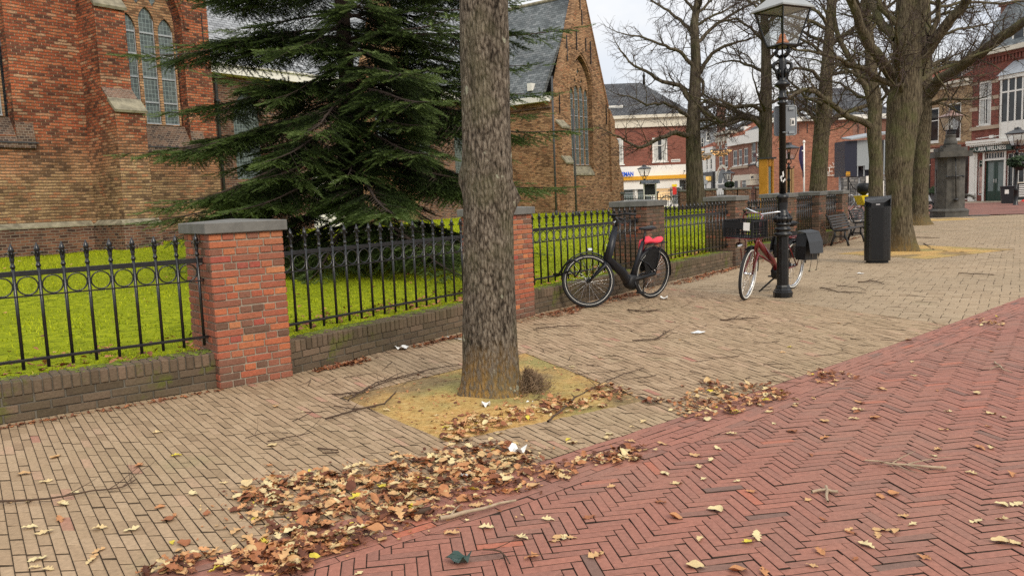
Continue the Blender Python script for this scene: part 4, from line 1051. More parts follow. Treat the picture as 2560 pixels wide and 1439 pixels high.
    up = np.tile(np.array([[0, 0, 1]], np.float32), (n, 1)); Yv = np.cross(up, D); Yv /= np.maximum(1e-6, np.linalg.norm(Yv, axis=1))[:, None]; Zv = np.cross(D, Yv)
    VV = Pp[:, None, :]+Ln[:, None, None]*(TV[None, :, 0:1]*D[:, None, :]+TV[None, :, 1:2]*Yv[:, None, :]*1.15+TV[None, :, 2:3]*Zv[:, None, :]*1.15)
    VV = VV.reshape(-1, 3); Fc = np.arange(len(VV), dtype=np.int32).reshape(-1, 3)
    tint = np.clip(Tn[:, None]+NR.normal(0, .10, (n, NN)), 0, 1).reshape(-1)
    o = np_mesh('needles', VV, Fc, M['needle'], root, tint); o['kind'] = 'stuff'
    print('spruce shoots', n, 'tris', len(Fc))
spruce()
# ---------------------------------------------------------------- grass blades, leaves, sticks
def grass():
    N = 110000; s = NR.uniform(1, 40, N*2); o = 5.9+17*NR.random(N*2)**1.5
    o = np.where(s < 3.68, o+(3.68-s)*.2917, o)+.15; x = s*.6-o*.8; y = s*.8+o*.6
    ok = (np.abs(x) < .68*y+.5) & (y > 4) & ((y < 22.4) | (x < 9.4+(y-22.6)*.18)); s, o, x, y = s[ok][:N], o[ok][:N], x[ok][:N], y[ok][:N]; N = len(s)
    z = np.array([lawn_z(a, b)+wobble(a, b)*min(1, (b-5.86)/2) for a, b in zip(s, o)])
    patch = .5+.5*np.sin(x*1.3+y*.7)*np.sin(y*1.1-x*.4)
    h = NR.uniform(.010, .032, N)*(.7+.5*patch)*(1+.03*y); a = NR.uniform(0, 6.28, N); lean = NR.uniform(0, .03, N); wd = .0035*(1+.10*y)
    dx_, dy_ = np.cos(a), np.sin(a); V = np.zeros((N, 3, 3), np.float32)
    V[:, 0] = np.stack([x-dy_*wd, y+dx_*wd, z-.004], 1); V[:, 1] = np.stack([x+dy_*wd, y-dx_*wd, z-.004], 1); V[:, 2] = np.stack([x+dx_*lean, y+dy_*lean, z+h], 1)
    t = np.clip(.35+.35*patch+NR.normal(0, .16, N), 0, .92); t[NR.random(N) < .01] = 1
    o_ = np_mesh('grass', V.reshape(-1, 3), np.arange(N*3).reshape(-1, 3), M['blade'], None, t); tag(o_, 'short bright grass covering the churchyard lawn', 'grass', kind='stuff')
grass()
def leaf_shape(rr, kind='oak'):
    """lobed leaf lying in xy, unit length ~1"""
    pts = []
    if kind == 'oak':
        lob = 4
        side = []
        for i in range(lob*2+1):
            f = i/(lob*2); w_ = (.34*math.sin(math.pi*min(1, f*.92+.08))**.8)*(1. if i % 2 else .48)*rr.uniform(.85, 1.15); side.append((f, max(.03, w_)))
        pts = [(0, 0)]+[(f+(.04 if i % 2 else -.0), w_) for i, (f, w_) in enumerate(side)]+[(1.06, 0)]+[(f+(.04 if i % 2 else 0), -w_*rr.uniform(.8, 1.15)) for i, (f, w_) in reversed(list(enumerate(side)))]
    else:
        for i in range(15):
            t = 2*math.pi*i/15; pts.append((.5-.5*math.cos(t), .36*math.sin(t)*(1-.25*math.cos(t))))
    return pts
def leaf_mesh(seed, kind='oak'):
    rr = random.Random(seed); pts = leaf_shape(rr, kind); V = []; n = len(pts)
    curl = rr.uniform(-.9, 1.3); fold = rr.uniform(.1, .9); tw_ = rr.uniform(-.6, .6)
    def lift(x, y): return curl*.22*(x-.5)**2+fold*abs(y)*.55+tw_*y*(x-.5)+.05*math.sin(x*9+y*7+seed)
    V = [(x-.5, y, lift(x, y)) for x, y in pts]; mid = [(i/5*1.0-.5, 0, lift(i/5, 0)-.01) for i in range(6)]
    Fc = []
    # midrib fan: connect outline to nearest midrib vertex
    def near(i): return n+min(5, max(0, int(round((V[i][0]+.5)*5))))
    V += mid
    for i in range(n):
        j = (i+1) % n; a, b = near(i), near(j)
        Fc.append((i, j, a)) if a == b else Fc.extend([(i, j, b), (i, b, a)])
    # stalk
    k = len(V); V += [(-.5, .012, V[0][2]), (-.5, -.012, V[0][2]), (-.78, .03+.05*tw_, .04)]; Fc.append((k, k+1, k+2))
    zmin = min(v[2] for v in V); V = [(a, b, c-zmin) for a, b, c in V]
    return V, Fc
LEAVES = [leaf_mesh(i, 'oak' if i % 5 else 'oval') for i in range(14)]
def leaf_pile(label, spots, name='leaf_litter', cat='leaves', seed=1):
    """spots: list (x,y,z,size,tint)"""
    rr = random.Random(seed); V = []; Fc = []; T = []
    for (x, y, z, sz, tn) in spots:
        LV, LF = LEAVES[rr.randrange(14)]; a = rr.uniform(0, 6.28); E = Euler((rr.gauss(0, .24), rr.gauss(0, .24), a)).to_matrix(); n0 = len(V)
        tr = [E @ Vector(v)*sz for v in LV]; zm = min(v.z for v in tr)
        V += [(x+v.x, y+v.y, z+v.z-zm+.001) for v in tr]; Fc += [tuple(i+n0 for i in f) for f in LF]; T += [tn]*len(LF)
    o = np_mesh(name, V, Fc, M['leaf'], None, T); return tag(o, label, cat, kind='stuff')
def in_poly_px(n, poly, rr, dens=None):
    """random ground points inside a pixel polygon, uniform on the ground"""
    g_ = [G(*p) for p in poly]; x0, x1 = min(p[0] for p in g_), max(p[0] for p in g_); y0, y1 = min(p[1] for p in g_), max(p[1] for p in g_); o = []
    while len(o) < n:
        x, y = rr.uniform(x0, x1), rr.uniform(y0, y1); c = False
        for (a, b), (c_, d_) in zip(g_, g_[1:]+g_[:1]):
            if (b > y) != (d_ > y) and x < (c_-a)*(y-b)/(d_-b)+a: c = not c
        if c: o.append((x, y))
    return o
rr = random.Random(77)
def tone(rr, kind):
    if kind == 'mix': r = rr.random(); return rr.uniform(.0, .45) if r < .45 else rr.uniform(.45, .93) if r < .985 else 1.
    if kind == 'red': return min(.75, abs(rr.gauss(.28, .14)))
    if kind == 'pale': return rr.choice((rr.uniform(.7, .95), rr.uniform(.7, .95), rr.uniform(.3, .6)))
piles = [  # label, pixel polygon, count, tone, size range, clustering
 ('thick drift of oak leaves lying across the edge between beige and red paving in the foreground', [(590, 1235), (700, 1190), (860, 1180), (960, 1165), (1100, 1130), (1240, 1112), (1330, 1130), (1330, 1175), (1250, 1230), (1180, 1275), (1050, 1310), (980, 1330), (900, 1360), (780, 1370), (690, 1340), (610, 1290)], 760, 'mix', (.055, .105), 0),
 ('drift of oak leaves cut by the bottom edge of the photo', [(330, 1439), (480, 1385), (640, 1365), (760, 1350), (860, 1330), (880, 1370), (800, 1400), (760, 1439)], 240, 'mix', (.06, .105), 0),
 ('strip of oak leaves along the red gutter right of the large drift', [(1250, 1230), (1330, 1175), (1450, 1150), (1560, 1125), (1620, 1120), (1600, 1150), (1500, 1175), (1390, 1205), (1290, 1245)], 130, 'mix', (.05, .095), 0),
 ('oak leaves heaped in the front corner of the tree pit', [(1105, 1100), (1110, 1060), (1190, 1035), (1300, 1010), (1420, 990), (1520, 960), (1590, 985), (1520, 1015), (1400, 1035), (1290, 1060), (1200, 1090), (1140, 1112)], 400, 'mix', (.045, .09), 0),
 ('heap of oak leaves beyond the right corner of the tree pit', [(1590, 1000), (1700, 1000), (1760, 960), (1830, 955), (1960, 975), (1980, 1000), (1900, 1010), (1840, 1040), (1750, 1050), (1680, 1030)], 290, 'mix', (.05, .09), 0),
 ('small heap of dry brown leaves at the foot of the low wall by the orange pillar', [(755, 930), (790, 905), (870, 888), (885, 910), (820, 925)], 75, 'red', (.06, .10), 0),
 ('reddish leaves against the low wall left of the big trunk', [(1010, 865), (1080, 840), (1158, 815), (1160, 835), (1090, 858), (1020, 872)], 110, 'red', (.05, .08), 0),
 ('reddish leaves heaped under the front wheel of the black bicycle', [(1335, 790), (1400, 770), (1450, 762), (1460, 775), (1420, 790), (1350, 797)], 120, 'red', (.05, .085), 0),
 ('reddish leaves between the wheels of the black bicycle', [(1470, 765), (1510, 742), (1590, 728), (1600, 740), (1560, 752), (1500, 765)], 120, 'red', (.05, .085), 0),
 ('reddish leaves along the low wall between the two bicycles', [(1670, 712), (1740, 682), (1825, 660), (1830, 678), (1760, 698), (1690, 716)], 260, 'red', (.05, .09), 0),
 ('reddish leaves against the wall behind the nearer bench', [(2040, 612), (2070, 598), (2110, 590), (2110, 606), (2060, 618)], 100, 'red', (.06, .09), 0),
 ('thin scatter of leaves on the red gutter farther right', [(2020, 930), (2120, 930), (2150, 945), (2080, 965), (2020, 950)], 40, 'mix', (.05, .09), 0),
 ('leaf and twig scatter near the right end of the gutter', [(2420, 800), (2490, 795), (2520, 812), (2440, 820)], 30, 'mix', (.05, .08), 0)]
for i, (lab, poly, n, tk, sz, _) in enumerate(piles):
    n = int(n*(1.9 if tk == 'mix' else 1.5)); sz = (sz[0]*.55, sz[1]*.72)
    r2 = random.Random(100+i); pts = in_poly_px(n, poly, r2); g0 = [(G(*p)) for p in poly]; cx = sum(p[0] for p in g0)/len(g0); cy = sum(p[1] for p in g0)/len(g0)
    spots = []
    hz = .022 if 'heap' in lab or 'drift' in lab or 'wall' in lab else .02
    for (x, y) in pts:
        if r2.random() < .35: x, y = x+r2.gauss(0, .03), y+r2.gauss(0, .03)
        q = .5+.5*math.sin(x*11+i+2*math.sin(y*5))*math.sin(y*12-i+2*math.sin(x*4))
        fd = fence_d((x, y))
        if fd < .03 and tk == 'red': x, y = x+.8*(.03-fd)+abs(r2.gauss(0, .07)), y-.6*(.03-fd)-abs(r2.gauss(0, .05))
        if fence_d((x, y)) < .02: continue
        if tk == 'mix' and r2.random() > .12+1.1*q: continue
        spots.append((x, y, .002+r2.random()*hz*q, r2.uniform(*sz), tone(r2, tk)))
    leaf_pile(lab, spots, seed=i)
# leaves along the fence foot, inside the lawn
spots = []; r2 = random.Random(5)
for i in range(1500):
    s = r2.uniform(-1, 24); o = omin(s)+.02+abs(r2.gauss(0, .45)); spots.append((*wpt(s, o), lawn_z(s, o)+.03, r2.uniform(.04, .08), tone(r2, 'red')))
for i in range(260):
    s = r2.uniform(3, 36); o = r2.uniform(6.5, 20); spots.append((*wpt(s, o), lawn_z(s, o)+.025, r2.uniform(.05, .08), tone(r2, 'mix')))
leaf_pile('dead leaves and crumbs of litter on the lawn behind the iron fence', spots, seed=50)
# fine crumbs along kerbs
spots = []
for i in range(1500):
    t = r2.uniform(-.6, 4.3); p = PT(t); w_ = -abs(r2.gauss(0, .10))-.02; x, y = p[0]-(-.8)*w_*-1, p[1]+.6*w_; spots.append((x+.8*abs(w_)*0, y, .002, r2.uniform(.012, .04), tone(r2, 'red')))
spots = [s_ for s_ in spots if fence_d((s_[0], s_[1])) > .02]
for i in range(500):
    d_ = r2.uniform(0, 4.2); p = along(c1, angL, -d_, -abs(r2.gauss(.03, .03))-.01); spots.append((p[0], p[1], .002, r2.uniform(.012, .04), tone(r2, 'red')))
for i in range(700):
    u_, v_ = r2.random(), r2.random(); x = (PIT[0][0]*(1-u_)+PIT[1][0]*u_)*(1-v_)+(PIT[3][0]*(1-u_)+PIT[2][0]*u_)*v_; y = (PIT[0][1]*(1-u_)+PIT[1][1]*u_)*(1-v_)+(PIT[3][1]*(1-u_)+PIT[2][1]*u_)*v_; spots.append((x, y, .012, r2.uniform(.008, .03), r2.choice((.1, .3, .5, .7))))
for i in range(1500):
    p = in_poly_px(1, piles[0][1], r2)[0]; spots.append((p[0]+r2.gauss(0, .12), p[1]+r2.gauss(0, .12), .003, r2.uniform(.008, .03), tone(r2, 'mix')))
leaf_pile('crumbs of dry leaves swept against the foot of the low walls', spots, seed=51)
# individual leaves
LM = []
for k, (V, Fc) in enumerate(LEAVES):
    for j, tn in enumerate((.35, .55, .72, .86, .93, 1.)):
        o = np_mesh('oak_leaf', V, Fc, M['leaf'], None, [tn]*len(Fc)); LM.append((k, tn, o.data)); bpy.data.objects.remove(o)
def leaf_at(x, y, z, sz, tn, label, group):
    c = [m_ for m_ in LM if abs(m_[1]-tn) < .1] or LM; me = rr.choice(c)[2]
    o = bpy.data.objects.new('oak_leaf', me); COL.objects.link(o); o.location = (x, y, z+.002); o.scale = (sz,)*3; o.rotation_euler = (rr.gauss(0, .08), rr.gauss(0, .08), rr.uniform(0, 6.28)); tag(o, label, 'leaf', group)
hand = [(1985, 560)]
single_px = [(1788, 1276, 1), (1870, 1355, .93), (2500, 1355, .93), (2505, 1300, .86), (2440, 1305, .86), (2195, 1340, .72), (2165, 1365, .86), (1490, 1390, .72), (1330, 1395, .55), (1385, 1355, .72), (1370, 1300, 1.), (1215, 1320, .86), (1130, 1335, .72), (1395, 1345, .72), (1530, 1218, .72), (1690, 1210, .86), (1935, 1060, .86), (2060, 1055, .72), (2145, 1025, .86), (2285, 940, .86), (2280, 905, .86), (2370, 1030, .86), (2475, 1035, .86),
 (2540, 1262, .86), (2345, 1125, .72), (2020, 1250, .72), (1880, 1230, .55), (2310, 1395, .55), (2050, 1380, .55), (1740, 1140, .72), (1690, 1295, .55), (75, 1320, 1.), (110, 1332, .86), (330, 1325, .93), (430, 1358, 1.), (440, 1140, 1.), (395, 1082, .86), (60, 1185, .72), (115, 1205, .86), (160, 1262, .86), (150, 1300, .55), (400, 1270, .55), (420, 1300, .35), (250, 1322, .86), (225, 1405, .93), (120, 1425, .86), (235, 1395, .72), (590, 1330, .72), (620, 1345, .72),
 (985, 1135, .72), (1420, 1100, 1.), (1430, 1108, .86), (1515, 1095, .93), (1240, 1130, .35), (1500, 895, .86), (1430, 918, .93), (1700, 850, .72), (1975, 868, .93), (1900, 1015, .86), (2270, 850, .72), (2000, 828, .72), (1655, 1110, .72), (1575, 1105, .72), (980, 1160, .86)]
for (px, py, tn) in single_px:
    x, y = G(px, py); onroad = nearU((x, y))[0] < 0
    kind_ = {1.: 'bright yellow', .93: 'pale yellow', .86: 'pale tan', .72: 'light brown', .55: 'rusty brown', .35: 'dark red brown'}[tn]
    where = 'red herringbone road' if onroad else 'beige pavement'
    leaf_at(x, y, .001, rr.uniform(.05, .078), tn, '%s oak leaf lying by itself on the %s' % (kind_, where), 'single %s leaves on the %s' % (kind_, where))
n = 0
while n < 110:
    px, py = rr.uniform(0, 2560), 760+680*rr.random()**.8; x, y = G(px, py)
    if fence_d((x, y)) < .1 or y > 13: continue
    if nearU((x, y))[0] > .6 and rr.random() < .55: continue
    n += 1; onroad = nearU((x, y))[0] < 0; tn = rr.choice((.35, .55, .72, .86, .86))
    kind_ = {.86: 'pale tan', .72: 'light brown', .55: 'rusty brown', .35: 'dark red brown'}[tn]; where = 'red herringbone road' if onroad else 'beige pavement'
    leaf_at(x, y, .001, rr.uniform(.035, .075), tn, '%s oak leaf lying by itself on the %s' % (kind_, where), 'single %s leaves on the %s' % (kind_, where))
# leaves on top of the drift
for i in range(60):
    p = in_poly_px(1, piles[0][1], rr)[0]; leaf_at(p[0], p[1], .025+rr.random()*.02, rr.uniform(.06, .09), rr.choice((.72, .86, .93, .55)), 'pale oak leaf lying on top of the thick foreground leaf drift', 'pale leaves on top of the foreground drift')
# ---------------------------------------------------------------- fallen sticks
def stick(label, px_pts, r0, r1, mat, side=4, z=.012, seed=0, flat=False):
    r3 = random.Random(seed+500); tw = Twigs(); q = [Vector((*G(a, b), z+r3.random()*.012)) for a, b in px_pts]; q2 = []
    for a, b in zip(q, q[1:]):
        m = max(2, int((b-a).length/.06)); q2 += [a.lerp(b, i/m)+Vector((r3.gauss(0, .004), r3.gauss(0, .004), r3.gauss(0, .002))) for i in range(m)]
    q2.append(q[-1]); rs = [r0+(r1-r0)*i/(len(q2)-1) for i in range(len(q2))]; tw.seg(q2, rs, 6)
    for i in range(side):
        k = r3.randrange(1, len(q2)-1); d = (q2[k+1]-q2[k-1]).normalized(); sd = Vector((-d.y, d.x, 0))*r3.choice((-1, 1)); nd = (d*.7+sd*.7+Vector((0, 0, r3.uniform(-.0, .25)))).normalized()
        w_, ws = wander(q2[k], nd, r3.uniform(.08, .3), rs[k]*.6, .001, r3, -.02, .2, .05)
        for p in w_: p.z = max(.004, p.z)
        tw.seg(w_, ws, 4)
    o0 = q[0]; o = np_mesh('fallen_twig', np.array(tw.V)-np.array(o0[:]), tw.F, mat, None, smooth_=True); o.location = o0; tag(o, label, 'twig')
st = [('long thin twig lying left on the beige pavement', [(0, 1262), (120, 1258), (230, 1235), (310, 1222), (343, 1205)], .007, .003, 'stick', 5), ('dark forked branch beside the left corner of the tree pit', [(815, 1053), (900, 1028), (960, 1015), (990, 985)], .007, .005, 'stick', 1),
 ('dark twig ending at the left corner of the tree pit', [(835, 1020), (880, 1026), (940, 1022)], .005, .004, 'stick', 2), ('bundle of twigs along the upper left edge of the tree pit', [(868, 1005), (940, 960), (1020, 940), (1080, 925), (1150, 918)], .006, .003, 'stick', 9), ('second twig along the upper left edge of the pit', [(830, 990), (900, 985), (980, 955), (1060, 935)], .007, .004, 'stick', 7),
 ('small straight twig on the beige pavement left of centre', [(795, 1125), (845, 1133)], .006, .005, 'stick', 0), ('short twig below the small straight twig', [(808, 1140), (848, 1136)], .005, .005, 'stick', 0), ('curved thin twig lying on the beige pavement, centre left', [(670, 1108), (720, 1100), (775, 1090)], .005, .003, 'stick', 2),
 ('thin arched twig left of the curved one', [(612, 1103), (660, 1088), (720, 1087)], .003, .002, 'stick', 1), ('small red twig near the pillar foot', [(732, 1060), (780, 1037)], .004, .003, 'stick', 0), ('pale stick along the red gutter in front of the drift', [(1100, 1305), (1160, 1292), (1210, 1278), (1290, 1258)], .012, .006, 'stick_pale', 1),
 ('dark stick inside the foreground leaf drift', [(1030, 1290), (1080, 1278)], .016, .014, 'stick', 0), ('pale branched twig on the red road at right', [(2160, 1155), (2230, 1165), (2300, 1172), (2365, 1177)], .005, .009, 'stick_pale', 6), ('small cross shaped twig on the red road', [(2030, 1233), (2065, 1230), (2095, 1238)], .008, .008, 'stick_pale', 0),
 ('short twig crossing the cross shaped one', [(2068, 1222), (2066, 1245), (2070, 1260)], .008, .006, 'stick_pale', 0), ('forked pale twig near the right edge of the road', [(2485, 908), (2510, 930), (2530, 938)], .007, .004, 'stick_pale', 2), ('long twig bending over the right corner of the tree pit', [(1370, 1060), (1440, 1000), (1500, 965), (1560, 940), (1610, 925)], .008, .003, 'stick', 4),
 ('forked twig lying right of the second pillar', [(1340, 825), (1400, 820), (1460, 818)], .008, .003, 'stick', 4), ('twig cluster on the pavement in front of the black bicycle', [(1570, 778), (1610, 782), (1650, 776)], .010, .005, 'stick', 8), ('branched twig in the middle of the beige pavement', [(1580, 855), (1640, 850), (1675, 828)], .008, .004, 'stick', 6),
 ('thin branched twig right of the lamp post', [(2050, 722), (2100, 732), (2165, 735)], .009, .004, 'stick', 6), ('long straight thin twig farther right of the lamp post', [(2090, 715), (2150, 722), (2165, 728)], .006, .003, 'stick', 2), ('twig heap left of the lamp post foot', [(1800, 802), (1850, 800), (1900, 798)], .008, .003, 'stick', 8), ('small twig heap right of the lamp', [(2145, 708), (2190, 706), (2210, 712)], .010, .005, 'stick', 9),
 ('fallen branch beside the broad lime trunk', [(2310, 610), (2340, 628), (2410, 631)], .012, .005, 'stick', 9), ('long thin twig on the block paving at right', [(2395, 686), (2450, 688), (2485, 690)], .008, .006, 'stick', 3), ('thin twig beyond the tree pit of the broad lime', [(2290, 595), (2350, 596)], .010, .005, 'stick', 5), ('thin twig on the red road beside the green leaf', [(1210, 1385), (1250, 1390), (1275, 1420)], .004, .003, 'stick', 3)]
for i, (lab, p, a, b, m_, sd) in enumerate(st): stick(lab, p, a, b, M[m_], sd, seed=i)
rr = random.Random(8)
tw = Twigs()
for i in range(230):
    px, py = rr.uniform(600, 2500), rr.uniform(610, 960); x, y = G(px, py)
    if fence_d((x, y)) < .05 or nearU((x, y))[0] < .05: continue
    q, qs = wander(Vector((x, y, .006)), Vector((rr.gauss(0, 1), rr.gauss(0, 1), 0)), rr.uniform(.06, .35), .0035, .0015, rr, 0, .3, .05)
    for p in q: p.z = .006
    tw.seg(q, qs, 3)
o = np_mesh('twig_litter', tw.V, tw.F, M['stick']); tag(o, 'scattered thin twigs lying over the beige pavement', 'twigs', kind='stuff')
# litter
def paper(label, px, py, w_, h_, fold=.3, mat='paper', name='paper_scrap'):
    x, y = G(px, py); r3 = random.Random(int(px)); mb = MB(); N = 5; V = [];
    for j in range(N):
        for i in range(N): a, b = i/(N-1)-.5, j/(N-1)-.5; V.append((a*w_, b*h_, .004+.35*fold*w_*(abs(a*b)*2+.25*math.sin(a*9+px)*math.cos(b*7)+.2)+r3.random()*.004))
    mb.add(V, [(j*N+i, j*N+i+1, (j+1)*N+i+1, (j+1)*N+i) for j in range(N-1) for i in range(N-1)]); o = mb.build(name, M[mat], fixn=False); o.location = (x, y, .001); o.rotation_euler = (0, 0, r3.uniform(0, 3)); tag(o, label, 'litter')
paper('folded white paper scrap by the wall left of the big trunk', 1008, 872, .13, .12, .9); paper('thin white strip beside the big trunk', 1135, 846, .02, .28, .2); paper('crumpled white tissue at the foot of the big trunk', 1215, 1018, .08, .06, 2.)
paper('white paper scrap in the tree pit right of the tissue', 1320, 1010, .09, .05, .4); paper('white litter at the kickstand of the black bicycle', 1660, 748, .12, .10, 1.2); paper('round white tissue on the beige pavement', 1745, 832, .14, .10, .2)
paper('crumpled white bag on the foreground leaf drift', 1165, 1192, .07, .05, 1.2); paper('whitish tissue among the leaves at the drift end', 1290, 1135, .12, .07, 1.6); paper('flat white scrap on the pavement right of the lamp', 2150, 684, .16, .07, .2); paper('crushed dark green scrap on the red road at the bottom', 1147, 1405, .09, .07, 1.4, 'green_door')
# ---------------------------------------------------------------- church (local x along the fence, y away from it)
ch = empty('church', (0, 0, 0), angR, 'old brick church with slate roofs and pointed windows beyond the lawn', 'church')
OFFW = 22.
def cbuild(mb, name, mat, parent=ch): return mb.build(name, mat, parent)
def lancets(x0, x1, n, z0, zs, gap=.12, edge=.07, k=1.0, rise=0.):
    w_ = (x1-x0-2*edge-gap*(n-1))/n; o = []
    for i in range(n): a = x0+edge+i*(w_+gap); o.append(arch(a, a+w_, z0, zs+(rise if 0 < i < n-1 else 0), 5, True, k))
    return o
def church_window(x0, x1, z0, zs, y, n, mat, k=.97, rise=.25, bars=(), depth=.28, top_holes=True):
    win = MB(); out_ = arch(x0, x1, z0, zs, 10, True, k); h = lancets(x0, x1, n, z0+.02, zs-.15, .11 if n == 3 else .09, .05, 1.0, rise)
    w_ = x1-x0; apex = max(p[1] for p in out_); extra = []
    if top_holes:
        zc = zs+.25+rise; 
        if n == 4:
            for cx, cz, r in ((x0+w_*.5, zs+.62*(apex-zs), .17), (x0+w_*.33, zs+.32*(apex-zs), .13), (x0+w_*.67, zs+.32*(apex-zs), .13), (x0+w_*.5, zs+.28*(apex-zs)+.02, .09), (x0+w_*.42, zs+.50*(apex-zs), .07), (x0+w_*.58, zs+.50*(apex-zs), .07)):
                extra.append([(cx+r*math.cos(t*math.pi/2)*.8, cz+r*1.25*math.sin(t*math.pi/2)) for t in range(4)])
        else:
            for cx, cz, r in ((x0+w_*.5, zs+.80*(apex-zs), .20), (x0+w_*.36, zs+.52*(apex-zs), .17), (x0+w_*.64, zs+.52*(apex-zs), .17)):
                extra.append([(cx+r*math.cos(t*math.pi/2)*.8, cz+r*1.3*math.sin(t*math.pi/2)) for t in range(4)])
    inset = [( (x0+x1)/2+(a-(x0+x1)/2)*1.0, b) for a, b in out_]
    wall_mesh(win, inset, h+extra, y+depth-.10, .08); wo = cbuild(win, 'window', mat)
    gl = MB(); gl.add([(a, y+depth-.03, b) for a, b in out_], [tuple(range(len(out_)))]); cbuild(gl, 'glass', M['lead_glass'], wo)
    bb = MB()
    for l in h:
        a, b = min(p[0] for p in l), max(p[0] for p in l)
        for z in bars: bb.box((a, y+depth-.065, z-.022), (b, y+depth-.035, z+.022))
        zt = max(p[1] for p in l)
        for a_, b_ in ((a, a+.025), (b-.025, b)): bb.box((a_, y+depth-.06, z0), (b_, y+depth-.035, zt-.35))
        bb.box((a, y+depth-.08, z0), (b, y+depth-.035, z0+.06))
    cbuild(bb, 'glazing_bar', M['lead'], wo); return wo
hA, hB = arch(6.2, 8.72, 3.62, 7.4, 10, True, .97), arch(11.62, 13.52, 3.55, 6.95, 10, True, .97)
mb = MB(); wall_mesh(mb, [(2, -.2), (14.4, -.2), (14.4, 10.5), (2, 10.5)], [hA, hB], OFFW, .34)
mb.box((14.396, OFFW, -.2), (14.4, OFFW+4, 10.5))
# stepped arch moulding around window B
def arch_band(mb, x0, x1, z0, zs, y, w_, proud, k=.97):
    i_ = arch(x0, x1, z0, zs, 10, True, k)[2:]; o_ = arch(x0-w_, x1+w_, z0, zs, 10, True, k*(x1-x0)/(x1-x0+2*w_)+.12)[2:]
    n = min(len(i_), len(o_))
    for a in range(n-1):
        q = [i_[a], i_[a+1], o_[a+1], o_[a]]; mb.prism(q, y-proud, y+.05)
arch_band(mb, 11.55, 13.6, 3.6, 6.95, OFFW, .16, .035)
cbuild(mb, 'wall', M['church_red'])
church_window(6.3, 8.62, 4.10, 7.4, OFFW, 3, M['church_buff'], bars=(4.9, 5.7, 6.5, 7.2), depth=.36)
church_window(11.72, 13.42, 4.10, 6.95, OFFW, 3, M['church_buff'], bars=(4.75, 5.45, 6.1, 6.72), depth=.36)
mb = MB()
for a, b in ((6.2, 8.72), (11.62, 13.52)):
    mb = MB(); mb.prism([(OFFW+.30, 4.10), (OFFW+.36, 4.10), (OFFW+.36, 3.3), (OFFW-.07, 3.3), (OFFW-.07, 3.46)][::-1], a, b, axis='x')
    mb.prism([(OFFW, 3.95), (OFFW, 3.3), (OFFW-.07, 3.3), (OFFW-.07, 3.46)], b, b+.42, axis='x'); cbuild(mb, 'sloping_sill', M['church_sill'])
for a, b in ((6.1, 9.2), (11.62, 13.95)): mb = MB(); mb.box((a, OFFW-.085, 3.42), (b, OFFW+.0, 3.455)); cbuild(mb, 'drip_edge', M['dark_trim'])
# wall pilaster and buttress
mb = MB(); x0, x1 = 10.48, 11.28
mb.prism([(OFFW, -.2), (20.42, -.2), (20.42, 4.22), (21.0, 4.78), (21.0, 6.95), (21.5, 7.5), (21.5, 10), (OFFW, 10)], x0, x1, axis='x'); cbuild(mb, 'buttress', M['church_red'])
mb = MB(); mb.prism([(20.36, 4.16), (20.34, 4.22), (20.68, 4.56), (20.72, 4.48)], x0-.03, x1+.04, axis='x'); cbuild(mb, 'weathering_slab', M['old_stone']); mb = MB(); mb.prism([(20.94, 6.9), (20.92, 6.97), (21.5, 7.56), (21.54, 7.48)], x0-.03, x1+.04, axis='x'); cbuild(mb, 'weathering_slab', M['old_stone'])
mb = MB(); mb.prism([(20.72, 4.515), (20.70, 4.545), (21.0, 4.86), (21.03, 4.80)], x0, x1+.005, axis='x'); cbuild(mb, 'brick_slope', M['church_sill'])
mb = MB()
def plinth(mb, a, b, y, z=1.33): mb.box((a, y-.12, -.2), (b, y+.02, z-.06))
plinth(mb, 2, x0-.13, OFFW); plinth(mb, x0-.12, x1+.12, 20.42); mb.box((x0-.12, 20.42, -.2), (x0-.003, OFFW-.121, 1.27)); mb.box((x1+.003, 20.42, -.2), (x1+.12, OFFW-.121, 1.27)); plinth(mb, x1+.13, 14.5, OFFW, 1.1)
cbuild(mb, 'plinth', M['church_dark'])
mb = MB()
def slope(mb, a, b, y, z=1.33): mb.prism([(y-.14, z-.075), (y-.14, z-.04), (y, z+.07), (y, z-.075)], a, b, axis='x')
slope(mb, 2, x0-.125, OFFW); slope(mb, x0-.12, x1+.12, 20.42)
for a, s_ in ((x0, -1), (x1, 1)): mb.prism([(a+s_*.14, 1.255), (a+s_*.14, 1.29), (a, 1.40), (a, 1.255)], 20.30, OFFW-.145, axis='y')
cbuild(mb, 'plinth_stone', M['old_stone'])
# flint-like quoin edge strip where the wall meets the buttress
mb = MB(); mb.box((14.18, OFFW-.03, 6.3), (14.2, OFFW-.0, 7.5)); cbuild(mb, 'wall_anchor', M['iron'])
# aisle behind the spruce
YA = 24.
mb = MB(); doorh = [[(19.6, .4), (21.3, .4), (21.3, 2.9), (19.6, 2.9)], arch(16.4, 17.6, 2.6, 4.6), arch(25.2, 26.6, 2.2, 4.6), arch(28, 29.2, 2.2, 4.6)]
wall_mesh(mb, [(14.4, -.2), (31.2, -.2), (31.2, 6.1), (14.4, 6.1)], doorh, YA, .3); cbuild(mb, 'aisle_wall', M['church_dark'])
mb = MB(); mb.box((19.6, YA+.2, .4), (21.3, YA+.28, 2.9)); mb.box((20.4, YA+.14, .4), (20.48, YA+.2, 2.9)); d_ = cbuild(mb, 'door', M['white'])
mb = MB(); mb.box((21.36, YA-.05, .4), (22.3, YA-.001, 3.0)); cbuild(mb, 'shutter', M['green_door'], d_)
for l in doorh[1:]:
    g_ = MB(); g_.add([(a, YA+.25, b) for a, b in l], [tuple(range(len(l)))]); cbuild(g_, 'glass', M['lead_glass'])
